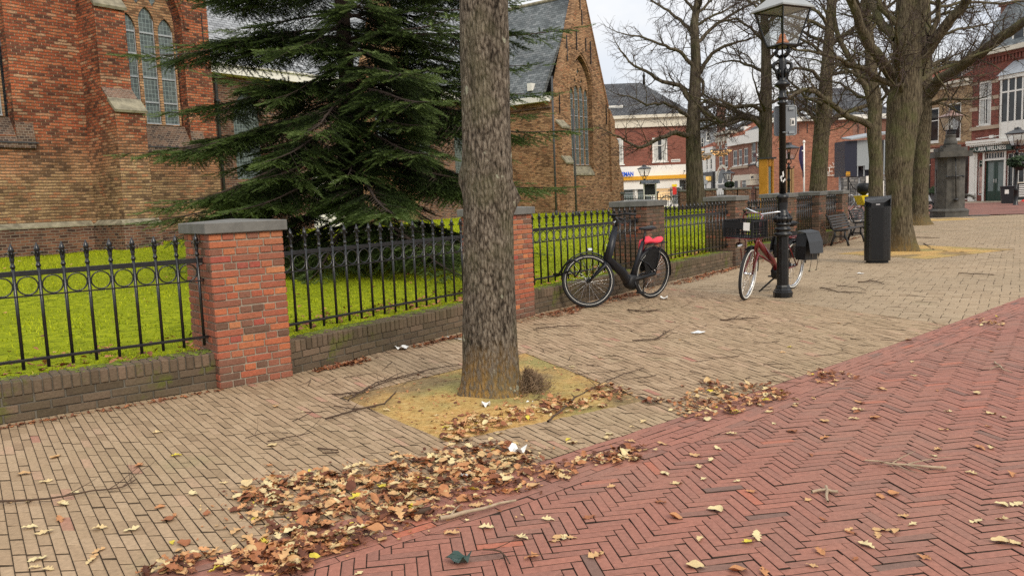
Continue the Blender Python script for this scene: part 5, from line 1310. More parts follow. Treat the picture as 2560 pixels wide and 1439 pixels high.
mb = MB(); mb.box((14.4, YA-.45, 6.08), (31.0, YA+.1, 6.36)); mb.box((14.4, YA-.52, 6.36), (31.0, YA-.1, 6.42)); cbuild(mb, 'gutter', M['white'])
mb = MB(); mb.prism([(YA-.5, 6.42), (YA+7.5, 16.3), (YA+7.5, 6.3), (YA-.3, 6.3)], 14.3, 33, axis='x'); cbuild(mb, 'aisle_roof', M['slate_light'])
mb = MB(); mb.prism([(YA+1, 6.4), (YA+8, 15), (YA+14, 8), (YA+14, 0), (YA+1, 0)], 2, 14.25, axis='x'); cbuild(mb, 'choir_roof', M['slate'])
mb = MB(); mb.tube([(15.75, YA-.2, 6.1), (15.75, YA-.12, 5.9), (15.75, YA-.12, .3)], .055, 8)
for z in (2, 3.8, 5.2): mb.box((15.67, YA-.2, z), (15.83, YA, z+.05))
cbuild(mb, 'downpipe', M['dark_trim'])
# cross gable behind the spruce
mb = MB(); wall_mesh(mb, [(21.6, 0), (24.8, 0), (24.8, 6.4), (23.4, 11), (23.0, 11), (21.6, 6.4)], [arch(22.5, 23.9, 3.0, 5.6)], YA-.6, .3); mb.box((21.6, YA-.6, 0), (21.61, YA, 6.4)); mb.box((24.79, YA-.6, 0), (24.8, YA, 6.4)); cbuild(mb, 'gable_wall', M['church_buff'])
mb = MB(); l = arch(22.5, 23.9, 3.0, 5.6); mb.add([(a, YA-.35, b) for a, b in l], [tuple(range(len(l)))]); cbuild(mb, 'glass', M['lead_glass'])
mb = MB(); mb.prism([(21.5, 6.4), (23.2, 11.1), (24.9, 6.4)], YA-.57, YA+5); cbuild(mb, 'gable_roof', M['slate_light'])
# transept with the tall gable
YG, a0, a1 = 20.6, 31.2, 36.45
wh = arch(32.75, 34.80, 2.72, 6.72, 10, True, .95)
mb = MB(); wall_mesh(mb, [(a0, -.2), (a1, -.2), (a1, 6.1), (34.42, 11.2), (34.42, 13), (33.62, 13), (33.62, 11.2), (31.5, 6.1), (a0, 6.1)], [wh], YG, .30)
mb.box((34.42, YG, 11.2), (34.43, YG+.5, 13)); mb.box((33.61, YG, 11.2), (33.62, YG+.5, 13))
mb.prism([(a1, 6.1), (34.42, 11.2), (34.42, 11.05), (a1-.12, 6.1)], YG-.04, YG+.4); mb.prism([(31.5, 6.1), (33.62, 11.2), (33.62, 11.05), (31.62, 6.1)], YG-.04, YG+.4)
arch_band(mb, 32.68, 34.87, 2.8, 6.72, YG, .18, .04, .95)
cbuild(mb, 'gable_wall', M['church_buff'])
mb = MB(); mb.add([(a0, YG, -.2), (a0, YA+4, -.2), (a0, YA+4, 6.1), (a0, YG, 6.1)], [(0, 1, 2, 3)]); mb.add([(a1, YG, -.2), (a1, YA+4, -.2), (a1, YA+4, 6.1), (a1, YG, 6.1)], [(0, 1, 2, 3)])
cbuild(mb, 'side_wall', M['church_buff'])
mb = MB(); mb.box((a0-.06, YG+.1, 5.72), (a0-.002, YA, 5.80)); cbuild(mb, 'cornice', M['church_dark'])
church_window(32.88, 34.68, 3.10, 6.72, YG, 4, M['church_buff'], .95, .12, (3.9, 4.7, 5.5, 6.3), .26)
mb = MB(); mb.prism([(YG+.22, 3.10), (YG+.3, 3.10), (YG+.3, 2.6), (YG-.05, 2.6), (YG-.05, 2.68)], 32.75, 34.80, axis='x'); cbuild(mb, 'sloping_sill', M['old_stone'])
mb = MB(); mb.box((a0-.35, YG+.15, 6.02), (a0+.15, YA+1, 6.28)); cbuild(mb, 'gutter', M['white'])
mb = MB(); mb.prism([(a0-.33, 6.28), (34.0, 11.35), (a1+.05, 6.2), (a1-.2, 6.2), (34.0, 11.1), (a0-.1, 6.28)], YG+.38, YA+6); cbuild(mb, 'transept_roof', M['slate'])
mb = MB(); mb.tube([(34.0, YG+.4, 11.37), (34.0, YA+6, 11.37)], .09, 6); cbuild(mb, 'ridge', M['old_stone'])
mb = MB(); mb.prism([(a1-.02, -.2), (37.7, -.2), (37.7, 2.5), (37.3, 3.1), (37.3, 4.2), (36.9, 4.8), (36.9, 5.4), (a1-.02, 6.0)], YG-.1, YG+.9); cbuild(mb, 'corner_buttress', M['church_buff'])
mb = MB(); mb.prism([(YG+.02, -.2), (20.1, -.2), (20.1, 3.15), (20.28, 3.4), (20.28, 4.8), (YG+.02, 5.1)], 31.4, 32.05, axis='x'); cbuild(mb, 'buttress', M['church_buff'])
mb = MB(); mb.prism([(20.04, 3.1), (20.02, 3.17), (20.3, 3.52), (20.34, 3.45)], 31.36, 32.09, axis='x'); cbuild(mb, 'weathering_slab', M['old_stone']); mb = MB(); mb.prism([(20.22, 4.76), (20.2, 4.83), (YG, 5.2), (YG, 5.1)], 31.36, 32.09, axis='x'); cbuild(mb, 'weathering_slab', M['old_stone'])
mb = MB(); mb.box((a0-.08, YG-.1, -.2), (31.38, YG, 1.75)); mb.box((32.07, YG-.1, -.2), (a1+.0, YG-.002, 1.75)); mb.box((a0-.1, YG-.1, -.2), (a0-.002, YA, 1.75)); cbuild(mb, 'plinth', M['church_buff'])
mb = MB()
for x, z, h in ((32.55, 8.0, 1.2), (33.45, 8.6, 1.0), (34.3, 8.7, .6), (34.75, 8.1, 1.1), (36.15, 5.2, 1.0), (31.75, 5.5, .9), (34.0, 9.9, .7)): mb.box((x-.02, YG-.05, z), (x+.02, YG-.005, z+h))
mb.box((33.85, YG-.05, 10.6), (33.89, YG-.01, 11.6)); cbuild(mb, 'wall_anchor', M['iron'])
mb = MB(); mb.box((a0-.45+.2, 21.6, 6.6), (a0+.2, 21.85, 6.95)); cbuild(mb, 'roof_vent', M['white'])
# two dark poles on the lawn in front of the gable
for px, y0, y1, lab in ((1391, 190, 543, 'taller dark pole standing before the left edge of the church gable'), (1441, 272, 545, 'shorter dark pole standing before the tall gable window')):
    Y = 35.; b = at(px, y1, Y); t = at(px, y0, Y); mb = MB(); mb.tube([(0, 0, -.3), (0, 0, t.z-b.z)], .045, 8); mb.lathe([(.07, 0), (.07, .25), (.05, .3)], 8)
    o = mb.build('pole', M['dark_trim']); o.location = (b.x, Y, b.z); tag(o, lab, 'pole')
# ---------------------------------------------------------------- houses
class Fac:
    """a facade plane seen at pixel px with depth Y, running in direction d (x,y) towards the right of the photo"""
    def __init__(s, name, label, px, Y, d, cat='house', group=None):
        o = at(px, 480, Y); s.O = Vector((o.x, Y, 0)); l = math.hypot(*d); s.d = (d[0]/l, d[1]/l); s.n = (-s.d[1], s.d[0])
        s.root = empty(name, s.O, math.atan2(s.d[1], s.d[0]), label, cat, group)
    def p(s, px, py, y=0.):
        r = ray(px, py); t = ((s.O.x*s.n[0]+s.O.y*s.n[1])+y)/(r[0]*s.n[0]+r[1]*s.n[1]); X, Yy = r[0]*t-s.O.x, r[1]*t-s.O.y
        return (X*s.d[0]+Yy*s.d[1], EYE+r[2]*t)
    def rect(s, x0, y0, x1, y1, y=0.):
        return s.p(x0, (y0+y1)/2, y)[0], s.p((x0+x1)/2, y1, y)[1], s.p(x1, (y0+y1)/2, y)[0], s.p((x0+x1)/2, y0, y)[1]
    def box(s, r, y0, y1, name, mat, parent=None):
        u0, z0, u1, z1 = r; mb = MB(); mb.box((u0, y0, z0), (u1, y1, z1)); return mb.build(name, mat, parent or s.root)
    def window(s, r, nx=1, split=.5, frame='white', glass='glass', fw=.08, curtain=False, rev=.10, sill=True):
        u0, z0, u1, z1 = r; mb = MB(); y = rev-.04
        for a in ((u0, z0, u0+fw, z1), (u1-fw, z0, u1, z1), (u0+fw, z1-fw, u1-fw, z1), (u0+fw, z0, u1-fw, z0+fw)): mb.box((a[0], y, a[1]), (a[2], y+.06, a[3]))
        if split: zz = z0+(z1-z0)*split; mb.box((u0+fw, y+.005, zz-.03), (u1-fw, y+.055, zz+.03))
        for i in range(1, nx): x = u0+(u1-u0)*i/nx; mb.box((x-.025, y+.008, z0+fw), (x+.025, y+.052, z1-fw))
        if sill: mb.box((u0-.06, -.07, z0-.09), (u1+.06, y+.05, z0))
        f = mb.build('window', M[frame], s.root); g_ = MB(); g_.box((u0+.02, rev+.0, z0+.02), (u1-.02, rev+.015, z1-.02)); g_.build('pane', M[glass], f)
        if curtain:
            c = MB(); w_ = (u1-u0-2*fw)*.36
            for a, b in ((u0+fw, u0+fw+w_), (u1-fw-w_, u1-fw)): c.box((a, rev-.006, z0+fw), (b, rev-.002, z1-fw))
            c.build('curtain', M['curtain'], f)
        return f
    def wall(s, r, holes, mat, depth=8., name='wall', rev=.10):
        u0, z0, u1, z1 = r; mb = MB(); wall_mesh(mb, [(u0, z0), (u1, z0), (u1, z1), (u0, z1)], [h if isinstance(h, list) else [(h[0], h[1]), (h[2], h[1]), (h[2], h[3]), (h[0], h[3])] for h in holes], 0, rev)
        mb.add([(u0, 0, z0), (u0, depth, z0), (u0, depth, z1), (u0, 0, z1)], [(0, 1, 2, 3)]); mb.add([(u1, 0, z0), (u1, depth, z0), (u1, depth, z1), (u1, 0, z1)], [(0, 1, 2, 3)])
        if not depth < 1: mb.add([(u0, depth, z0), (u1, depth, z0), (u1, depth, z1), (u0, depth, z1)], [(0, 1, 2, 3)])
        return mb.build(name, M[mat], s.root)
    def roof(s, u0, u1, z0, ridge_y, ridge_z, mat, r0=None, r1=None, back=None, over=.3, name='roof', bs=0.):
        r0 = u0 if r0 is None else r0; r1 = u1 if r1 is None else r1; bk_ = back or ridge_y*2; mb = MB()
        mb.add([(u0, -over, z0), (u1, -over, z0), (r1, ridge_y, ridge_z), (r0, ridge_y, ridge_z), (u0+bs, bk_, z0), (u1, bk_, z0)], [(0, 1, 2, 3), (3, 2, 5, 4), (0, 3, 4), (1, 5, 2), (0, 4, 5, 1)]); return mb.build(name, M[mat], s.root)
# --- white shop with red brick upper floor
Z = Fac('shop_building', 'red brick corner building with white ground floor and golden yellow band, right of the church', 1620, 66, (1, 0), 'building')
L_, R_ = Z.p(1430, 400)[0], Z.p(1724, 400)[0]
zb, zc, zt = Z.p(1620, 414)[1], Z.p(1620, 318)[1], Z.p(1620, 288)[1]
w1, w2 = Z.rect(1530, 345, 1559, 411), Z.rect(1631, 343, 1669, 404)
Z.wall((L_, zb, R_, zc), [w1, w2], 'brick_zee', 10)
for w_ in (w1, w2): Z.window(w_, 1, .66, fw=.13, curtain=True)
mb = MB(); u0, z0, u1, z1 = w2; c = (u0+u1)/2
for i in range(12):
    a, b = math.pi*(.12+.76*i/12), math.pi*(.12+.76*(i+1)/12); r_ = (u1-u0)*.62
    mb.prism([(c+r_*math.cos(a), z1-.25+r_*.75*math.sin(a)), (c+r_*math.cos(b), z1-.25+r_*.75*math.sin(b)), (c+(r_+.22)*math.cos(b), z1-.25+(r_+.22)*.75*math.sin(b)), (c+(r_+.22)*math.cos(a), z1-.25+(r_+.22)*.75*math.sin(a))], -.02, .02)
mb.build('window_arch', M['brick_asia'], Z.root)
Z.box((L_-.2, zc, R_+.25, zt-.25), -.18, .05, 'cornice', M['cream']); Z.box((L_-.2, zt-.25, R_+.45, zt), -.45, .04, 'gutter', M['cream'])
ys0, ys1 = Z.p(1620, 449)[1], Z.p(1620, 440)[1]
sw = [Z.rect(1500, 466, 1587, 505), Z.rect(1592, 466, 1632, 505), Z.rect(1638, 463, 1680, 505)]
door_h = Z.rect(1683, 450, 1716, 510)
Z.wall((L_, -.1, R_, zb-.01), sw+[door_h], 'plaster', 10, 'ground_floor', .25)
for i, r in enumerate(sw): Z.window(r, 1 if i else 2, 0, glass='glass_grey' if i < 2 else 'shop_light', rev=.25, fw=.12, sill=False)
Z.box((door_h[0], 0, door_h[2], door_h[3]), .9, .95, 'door', M['grey_panel'])
Z.box((L_, ys0, R_-.02, ys1), -.32, .0, 'yellow_band', M['yellow_trim']); Z.box((L_, ys0-.75, R_-.9, ys0-.01), -.12, .0, 'fascia', M['white'])
for k in range(3): Z.box((L_, ys0-.78-.25*(k+1)+.24, Z.p(1678, 460)[0], ys0-.75-.25*(k+1)+.24), -.135, -.121, 'shutter_line', M['lead'])
uN = Z.p(1582, 440)[0]; t_ = text_obj('ZEEMAN', .46, M['blue_sign'], Z.root, Matrix.Translation((uN, -.42, Z.p(1565, 440)[1]+.12)) @ Matrix.Scale(.78, 4, (1, 0, 0)) @ TXT_UP, .06, 'shop_lettering', 'RIGHT', 1.0, .02)
u, z = Z.p(1689, 401.5); Z.box((u-.38, z-.11, u+.38, z+.11), -.03, -.002, 'street_name_plate', M['white']); Z.box((u-.34, z-.03, u+.34, z+.03), -.034, -.031, 'name_line', M['dark_trim'])
u, z = Z.p(1684, 476); Z.box((u-.16, z-.35, u+.16, z+.3), -.4, -.34, 'red_sign', M['red_pl']); Z.box((u-.2, z+.31, u+.2, z+.5), -.42, -.34, 'yellow_sign', M['yellow'])
for px in (1706, 1713):
    u, z = Z.p(px, 432); mb = MB(); mb.tube([(u, 0, z-.2), (u, -.3, z-.1), (u+.08, -.4, z+.1)], .02, 5); mb.lathe([(.05, 0), (.09, .05), (.0, .1)], 6, (u+.08, -.4, z+.1)); mb.build('spot_lamp', M['iron'], Z.root)
rz_ = Z.p(1602, 207, 6.)[1]; Z.roof(L_-.3, R_+.3, zt, 6., rz_, 'tile_dark', L_-.3, Z.p(1602, 207, 6.)[0], 12)
u, z = Z.p(1610, 207, 6.); mb = MB(); mb.lathe([(.12, -.2), (.10, .5), (.14, .55), (.14, .65), (.02, 1.0)], 8, (u, 6., z)); mb.build('roof_finial', M['iron'], Z.root)
zv = Z.rect(1515, 268, 1553, 292, 2.3); mb = MB(); mb.box((zv[0], 1.2, zv[1]), (zv[2], 2.8, zv[3])); mb.build('dormer', M['white'], Z.root)
mb = MB(); mb.box((zv[0]+.12, 1.17, zv[1]+.12), (zv[2]-.12, 1.199, zv[3]-.1)); mb.build('pane', M['curtain'], Z.root)
# --- receding row of old houses
dR = (.134, -.991)
def row_house(name, label, x0, x1, top, mat, wins, corn=None, lower=None, ground=430, roofmat=None, ridge=None, winkw=None, depth=9, split=.5):
    H_ = Fac(name, label, (x0+x1)/2, 85*830/((x0+x1)/2-1016), dR, 'house', 'old town houses of the side street')
    r = H_.rect(x0, top, x1, ground); hs = [H_.rect(*w_) for w_ in wins]; r = (r[0], r[1], r[2], r[3])
    zg = r[1]; H_.wall((r[0], zg, r[2], r[3]), hs, mat, depth)
    for h in hs: H_.window(h, 1, split, fw=.09, **(winkw or {}))
    H_.wall((r[0], 0, r[2], zg-.01), [], lower or mat, depth, 'ground_floor')
    if corn: H_.box((r[0]-.1, r[3]-corn, r[2]+.1, r[3]+.15), -.35, .02, 'cornice', M['white'])
    if roofmat: H_.roof(r[0]-.1, r[2]+.1, r[3]+.1, 4.5, H_.p((x0+x1)/2, ridge, 4.5)[1], roofmat, back=9)
    return H_
A_ = row_house('row_house', 'orange brick house with battlemented top and twin arched windows in the side street', 1789, 1826, 336, 'brick_mus', [(1797, 390, 1806, 420), (1811, 386, 1820, 418), (1797, 362, 1804, 374), (1811, 358, 1818, 371)], None, 'plaster', 426)
r = A_.rect(1789, 336, 1826, 346); mb = MB(); n = 9
for i in range(n): a = r[0]+(r[2]-r[0])*(i+.2)/n; mb.box((a, -.12, r[1]-.35), (a+(r[2]-r[0])/n*.5, .0, r[1]+.25))
mb.build('battlement_trim', M['cream'], A_.root)
for q in ((1795.5, 357, 1806, 364), (1809.5, 353, 1820, 360)):
    u0, z0, u1, z1 = A_.rect(*q); c = (u0+u1)/2; mb = MB()
    for i in range(8):
        a, b = math.pi*i/8, math.pi*(i+1)/8; r1_, r2_ = (u1-u0)*.34, (u1-u0)*.52; mb.prism([(c+r1_*math.cos(a), z0+r1_*math.sin(a)), (c+r1_*math.cos(b), z0+r1_*math.sin(b)), (c+r2_*math.cos(b), z0+r2_*math.sin(b)), (c+r2_*math.cos(a), z0+r2_*math.sin(a))], -.06, -.002)
    mb.build('window_arch', M['cream'], A_.root)
q = A_.rect(1796, 434, 1818, 470); mb = MB(); l = arch(q[0], q[2], q[1], q[1]+(q[3]-q[1])*.55, 8, False, 1.0); mb.add([(a, -.03, b) for a, b in l], [tuple(range(len(l)))]); mb.build('shop_arch', M['glass'], A_.root)
l1, l2 = arch(q[0]-.5, q[2]+.5, q[1], q[1]+(q[3]-q[1])*.55, 8, False, 1.), arch(q[0]-.25, q[2]+.25, q[1], q[1]+(q[3]-q[1])*.55, 8, False, 1.); mb = MB()
for i in range(2, len(l1)-1): mb.prism([l1[i], l1[i+1], l2[i+1], l2[i]], -.08, -.002)
mb.build('arch_moulding', M['cream'], A_.root); A_.box((q[0]-.3, q[1]+(q[3]-q[1])*.25, q[2]+.3, q[1]+(q[3]-q[1])*.33), -.25, -.032, 'canopy', M['white'])
t_ = A_.p(1808, 452); mb = MB(); mb.prism([(t_[0]-.25, t_[1]-.3), (t_[0]+.1, t_[1]-.3), (t_[0]+.2, t_[1]+.3), (t_[0]+.05, t_[1]+.3)], -.05, -.035); mb.build('shop_emblem', M['white'], A_.root)
r = A_.rect(1789, 336, 1826, 346); A_.box((r[0]-.1, r[3]-.05, r[2]+.1, r[3]+.3), -.2, 1., 'parapet', M['cream'])
mb = MB(); u, z = A_.p(1803, 330, 2.); mb.box((u-.35, 1.6, z-1.5), (u+.35, 2.4, z+3.2)); mb.build('chimney', M['brick_row'], A_.root)
A_.roof(r[0], r[2], r[3], 4.5, A_.p(1806, 312, 4.5)[1], 'tile_dark', back=9)
B_ = row_house('row_house', 'brick house with white cornice and three tall windows in the side street', 1826.5, 1871.5, 344, 'brick_row', [(1832, 376, 1843, 415), (1846, 373, 1855, 413), (1859, 370, 1870, 411)], .75, 'brick_row', 424, 'tile_orange', 298)
B_.box(B_.rect(1826.5, 416, 1871.5, 421), -.12, -.002, 'string_course', M['band_stone'])
q = B_.rect(1832, 438, 1852, 480); B_.box(q, -.06, -.002, 'door_frame', M['cream']); B_.box((q[0]+.6, q[1], q[2]-.6, q[3]-.6), -.065, -.061, 'door', M['dark_trim']); q = B_.rect(1856, 440, 1867, 476); B_.window(q, 1, .5, sill=False, rev=-.02)
dd = B_.rect(1845, 318, 1868, 342, 1.2); mb = MB(); mb.box((dd[0], .9, dd[1]), (dd[2], 3.2, dd[3])); dm = mb.build('dormer', M['white'], B_.root); mb = MB(); mb.box((dd[0]+.3, .87, dd[1]+.2), (dd[2]-.3, .899, dd[3]-.25)); mb.build('pane', M['glass'], dm)
C_ = row_house('row_house', 'brown brick house with high white cornice just left of the third bare trunk', 1872, 1928, 326, 'brick_row', [(1878, 350, 1889, 407), (1892, 347, 1902, 404), (1907, 344, 1917, 401)], 1.1, 'brick_row', 412, 'tile_dark', 285)
C_.box(C_.rect(1872, 408, 1928, 411), -.12, -.002, 'string_course', M['dark_trim'])
q = C_.rect(1866, 436, 1903, 450); C_.box(q, -1.2, -.002, 'awning_box', M['cream']); q2 = C_.rect(1878, 440, 1884, 446, -1.2); C_.box(q2, -1.23, -1.201, 'shop_sign', M['dark_trim']); q = C_.rect(1893, 450, 1903, 462); C_.box(q, -1.2, -.002, 'side_panel', M['cream'])
D_ = row_house('row_house', 'white narrow house with dark grey shopfront at the end of the side street', 1740, 1788, 374, 'plaster', [(1752, 402, 1757, 428), (1765, 398, 1769, 426), (1775, 396, 1780, 424)], .5, 'plaster', 432, 'tile_orange', 352)
D_.box(D_.rect(1762, 430, 1788, 495), -.3, -.002, 'shopfront', M['dark_trim']); q = D_.rect(1769, 441, 1784, 452); D_.box(q, -.6, -.301, 'yellow_shop_sign', M['yellow_sign']); D_.box(D_.rect(1773, 455, 1784, 470), -.34, -.301, 'shop_window', M['white']); D_.box(D_.rect(1744, 432, 1761, 447), -.25, -.002, 'fascia', M['galv'])
E_ = Fac('tower_block', 'grey tall house with slate upper floor far behind the side street', 1765, 112, (1, -.1), 'house'); r = E_.rect(1735, 322, 1792, 470); E_.wall((r[0], 0, r[2], r[3]), [E_.rect(1766, 330, 1774, 352), E_.rect(1752, 345, 1760, 370)], 'slate_light', 8); E_.window(E_.rect(1766, 330, 1774, 352), 1, .5); E_.window(E_.rect(1752, 345, 1760, 370), 1, .5); E_.roof(r[0], r[2], r[3], 5, r[3]+3, 'slate', back=10)
# --- museum wall
Mu = Fac('museum_building', 'long orange brick building with dark tiled roof and wire lettering on its wall', 2030, 60, (1, 0), 'building')
r = Mu.rect(1922, 300, 2131, 480); r2 = Mu.rect(2131.3, 300, 2226, 480)
zt = Mu.p(2030, 303)[1]; Mu.wall((r[0], 0, r[2], zt), [], 'brick_mus', .6); Mu.wall((r2[0], 0, r2[2], zt-.02), [], 'brick_row', 9, 'wall')
Mu.box((r[0]-.2, zt, r2[2]+.2, zt+.32), -.35, .1, 'gutter', M['white'])
Mu.roof(r[0]-.3, r2[2]+.3, zt+.32, 5.5, Mu.p(2050, 222, 5.5)[1], 'tile_dark', r[0]+4.5, Mu.p(2120, 232, 5.5)[0], 11, bs=6.)
for q, rot in (((2020, 252, 2045, 269), 1), ((1992, 276, 2011, 306), 1)):
    k = 2.8 if q[1] < 260 else 1.2; u0, z0, u1, z1 = Mu.rect(*q, k); 
    def on_roof(z): return (z-zt-.32)/((Mu.p(2050, 222, 5.5)[1]-zt-.32)/5.8)-.3
    mb = MB(); ya, yb = on_roof(z0), on_roof(z1); mb.add([(u0, ya-.12, z0+.05), (u1, ya-.12, z0+.05), (u1, yb-.12, z1+.05), (u0, yb-.12, z1+.05)], [(0, 1, 2, 3)]); mb.add([(u0, ya, z0), (u1, ya, z0), (u1, ya-.12, z0+.05), (u0, ya-.12, z0+.05)], [(0, 1, 2, 3)])
    f = mb.build('skylight', M['lead'], Mu.root); e = .1; mb = MB(); mb.add([(u0+e, ya-.13+.05, z0+.05+e), (u1-e, ya-.13+.05, z0+.05+e), (u1-e, yb-.14-.05, z1+.05-e), (u0+e, yb-.14-.05, z1+.05-e)], [(0, 1, 2, 3)]); mb.build('pane', M['curtain'], f)
mb = MB()
for px in (1995, 2018, 2145, 2163): u, z = Mu.p(px, 325); mb.box((u-.02, -.05, z-.25), (u+.02, -.001, z+.45))
mb.build('wall_anchor', M['iron'], Mu.root)
# wire lettering MUSEUM between two rails
ml = empty('wire_lettering', (Mu.O.x, Mu.O.y-.12, 0), 0, 'white wire lettering reading MUSEUM with stray spikes on the orange brick wall', 'sign')
uA, uB = Mu.p(2028, 430)[0], Mu.p(2112, 428)[0]; zA = Mu.p(2070, 429)[1]; h_ = .30; mb = MB()
def rod(a, b, r_=.022): mb.tube([(a[0], 0, a[1]), (b[0], 0, b[1])], r_, 5)
rod((uA, zA-h_), (uB, zA-h_)); rod((uA, zA+h_), (uB, zA+h_)); W_ = (uB-uA)/6.
glyph = {'M': [((0, -1), (0, 1)), ((0, 1), (.5, -.3)), ((.5, -.3), (1, 1)), ((1, 1), (1, -1))], 'U': [((0, 1), (0, -1)), ((0, -1), (1, -1)), ((1, -1), (1, 1))], 'S': [((1, 1), (0, 1)), ((0, 1), (0, .05)), ((0, .05), (1, -.05)), ((1, -.05), (1, -1)), ((1, -1), (0, -1))], 'E': [((1, 1), (0, 1)), ((0, 1), (0, -1)), ((0, -1), (1, -1)), ((0, 0), (.8, 0))]}
for i, c in enumerate('MUSEUM'):
    for a, b in glyph[c]: rod((uA+W_*(i+.12+.76*a[0]), zA+h_*a[1]), (uA+W_*(i+.12+.76*b[0]), zA+h_*b[1]), .026)
for a, b in (((2032, 421), (2027, 413)), ((2037, 420), (2035, 409)), ((2078, 417), (2072, 413)), ((2084, 417), (2080, 406)), ((2088, 416), (2096, 407)), ((2092, 417), (2099, 412)), ((2068, 432), (2068, 440)), ((2096, 431), (2095, 441)), ((2096, 434), (2104, 433)), ((2083, 410), (2088, 405))): rod(Mu.p(*a), Mu.p(*b), .018)
mb.build('letters', M['white'], ml)
# flagpole
def flagpole():
    Y = 50.; b = at(2010, 470, Y); t = at(2010.5, 358, Y); zg = ground_z(b.x, Y); root = empty('flagpole', (b.x, Y, zg), 0, 'white flagpole with a furled dark purple flag before the orange wall', 'flagpole'); H_ = t.z-zg
    mb = MB(); mb.tube([(0, 0, 0), (0, 0, H_)], [.07, .05], 8); mb.lathe([(.05, 0), (.09, .04), (.09, .12), (.0, .2)], 8, (0, 0, H_)); mb.build('pole', M['white'], root)
    V = []; 
    for j in range(14):
        f = j/13; z = H_-.15-f*1.95; w_ = .22*math.sin(math.pi*min(1, f*1.1+.12))**.8+.05
        for i in range(5): V.append((-.05-w_*i/4, .06*math.sin(i*1.8+f*5), z-.12*(i/4)*f-(.2*(1-i/4) if f < .1 else 0)*0))
    mb = MB(); mb.add(V, [(j*5+i, j*5+i+1, j*5+i+6, j*5+i+5) for j in range(13) for i in range(4)], sm=True); mb.build('flag', M['flag'], root, fixn=False)
    mb = MB(); mb.box((-.16, -.02, H_-.50), (-.05, .02, H_-.43)); mb.build('flag_stripe', M['white'], root)
flagpole()
# --- kiosk / display box
K = Fac('display_kiosk', 'tall navy and grey display kiosk with sloping roof half hidden by the slim mossy trunk', 2143, 44, (1, -.0), 'kiosk')
r = K.rect(2112, 352, 2142, 441); K.box(r, 0, 1.4, 'navy_panel', M['navy'])
g2 = K.rect(2143, 350, 2190, 414); K.box(g2, .02, 1.4, 'grey_panel', M['grey_panel'])
K.box(K.rect(2143, 415, 2204, 441), .5, 1.4, 'dark_base', M['navy']); K.box(K.rect(2162, 414, 2176, 424), .0, .49, 'small_panel', M['grey_panel'])
for px in (2145, 2161, 2206): K.box(K.rect(px-1.3, 415, px+1.3, 441), .05, .15, 'post', M['galv'])
K.box(K.rect(2190.5, 350, 2220, 437), .0, 1.4, 'navy_panel', M['navy']); K.box(K.rect(2208, 350, 2211, 437), -.05, -.001, 'post', M['galv'])
a, b = K.p(2122, 351), K.p(2222, 335); mb = MB(); mb.add([(a[0], -.3, a[1]), (b[0], -.3, b[1]), (b[0], 1.7, b[1]+.15), (a[0]+.3, 1.7, a[1]+.2), (a[0], -.3, a[1]+.07), (b[0], -.3, b[1]+.12), (b[0], 1.7, b[1]+.27), (a[0]+.3, 1.7, a[1]+.27)], [(0, 3, 2, 1), (4, 5, 6, 7), (0, 1, 5, 4), (1, 2, 6, 5), (2, 3, 7, 6), (3, 0, 4, 7)]); mb.build('roof', M['galv'], K.root)
u, z = K.p(2120, 434.5); mb = MB(); mb.box((u-.13, -.012, z-.13), (u+.13, -.002, z-.11))
for i in range(5): mb.box((u-.12+.05*i, -.012, z-.06), (u-.085+.05*i, -.002, z+.07+.03*(i % 2)))
mb.box((u-.12, -.012, z+.1), (u+.12, -.002, z+.12)); mb.build('gold_emblem', M['yellow_trim'], K.root)
for px in (2112, 2160, 2214): u, z = K.p(px, 441); K.box((u-.05, 0, u+.05, z), .6, .7, 'leg', M['galv'])
RW = Fac('rubble_wall', 'grey rubble stone wall below the navy kiosk', 2150, 50, (1, 0), 'wall'); q = RW.rect(2108, 441, 2230, 500); RW.box((q[0], 0, q[2], q[3]), 0, .5, 'masonry', M['rubble'])
IG = Fac('iron_gate', 'curved black iron gate in front of the rubble wall', 2135, 46, (1, 0), 'gate'); q = IG.rect(2122, 452, 2164, 500); mb = MB()
n = 11
for i in range(n): x = q[0]+(q[2]-q[0])*i/(n-1); t = abs(i/(n-1)-.5)*2; mb.tube([(x, 0, .1), (x, 0, q[3]-.5+.6*t*t)], .018, 5)
mb.tube([(q[0]+(q[2]-q[0])*i/12, 0, q[3]-.52+.6*(abs(i/12-.5)*2)**2) for i in range(13)], .025, 5); mb.box((q[0]-.08, -.05, 0), (q[0], .05, q[3]+.3)); mb.box((q[2], -.05, 0), (q[2]+.08, .05, q[3]+.3)); mb.build('bars', M['iron'], IG.root)
# --- right-hand houses
dA = (.286, -.958)
Yh = Fac('yellow_brick_house', 'yellow brick house with brown roof behind the stone pump', 2425, 54, dA, 'house')
c0 = Yh.p(2318, 300)[0]; c1_ = 0.; zc = Yh.p(2425, 212)[1]; zfl = Yh.p(2400, 362)[1]
cL = Yh.p(2250, 300)[0]
w1, w2 = Yh.rect(2314, 270, 2347, 356), Yh.rect(2370, 257, 2402, 350)
Yh.wall((cL, zfl, c1_, zc), [w1, w2], 'brick_yel', 9)
Yh.window(w1, 1, .62, fw=.12); Yh.window(w2, 1, .62, fw=.12)
Yh.box((cL, zc, c1_, zc+.25), -.15, .1, 'cornice', M['cream']); Yh.box((cL, zc+.25, c1_+.05, zc+.42), -.4, .1, 'gutter', M['cream'])
dr, sh = Yh.rect(2308, 384, 2326, 508), Yh.rect(2341, 380, 2420, 500)
Yh.wall((cL, .0, c1_, zfl-.01), [dr, sh], 'brick_asia', 9, 'ground_floor', .2)
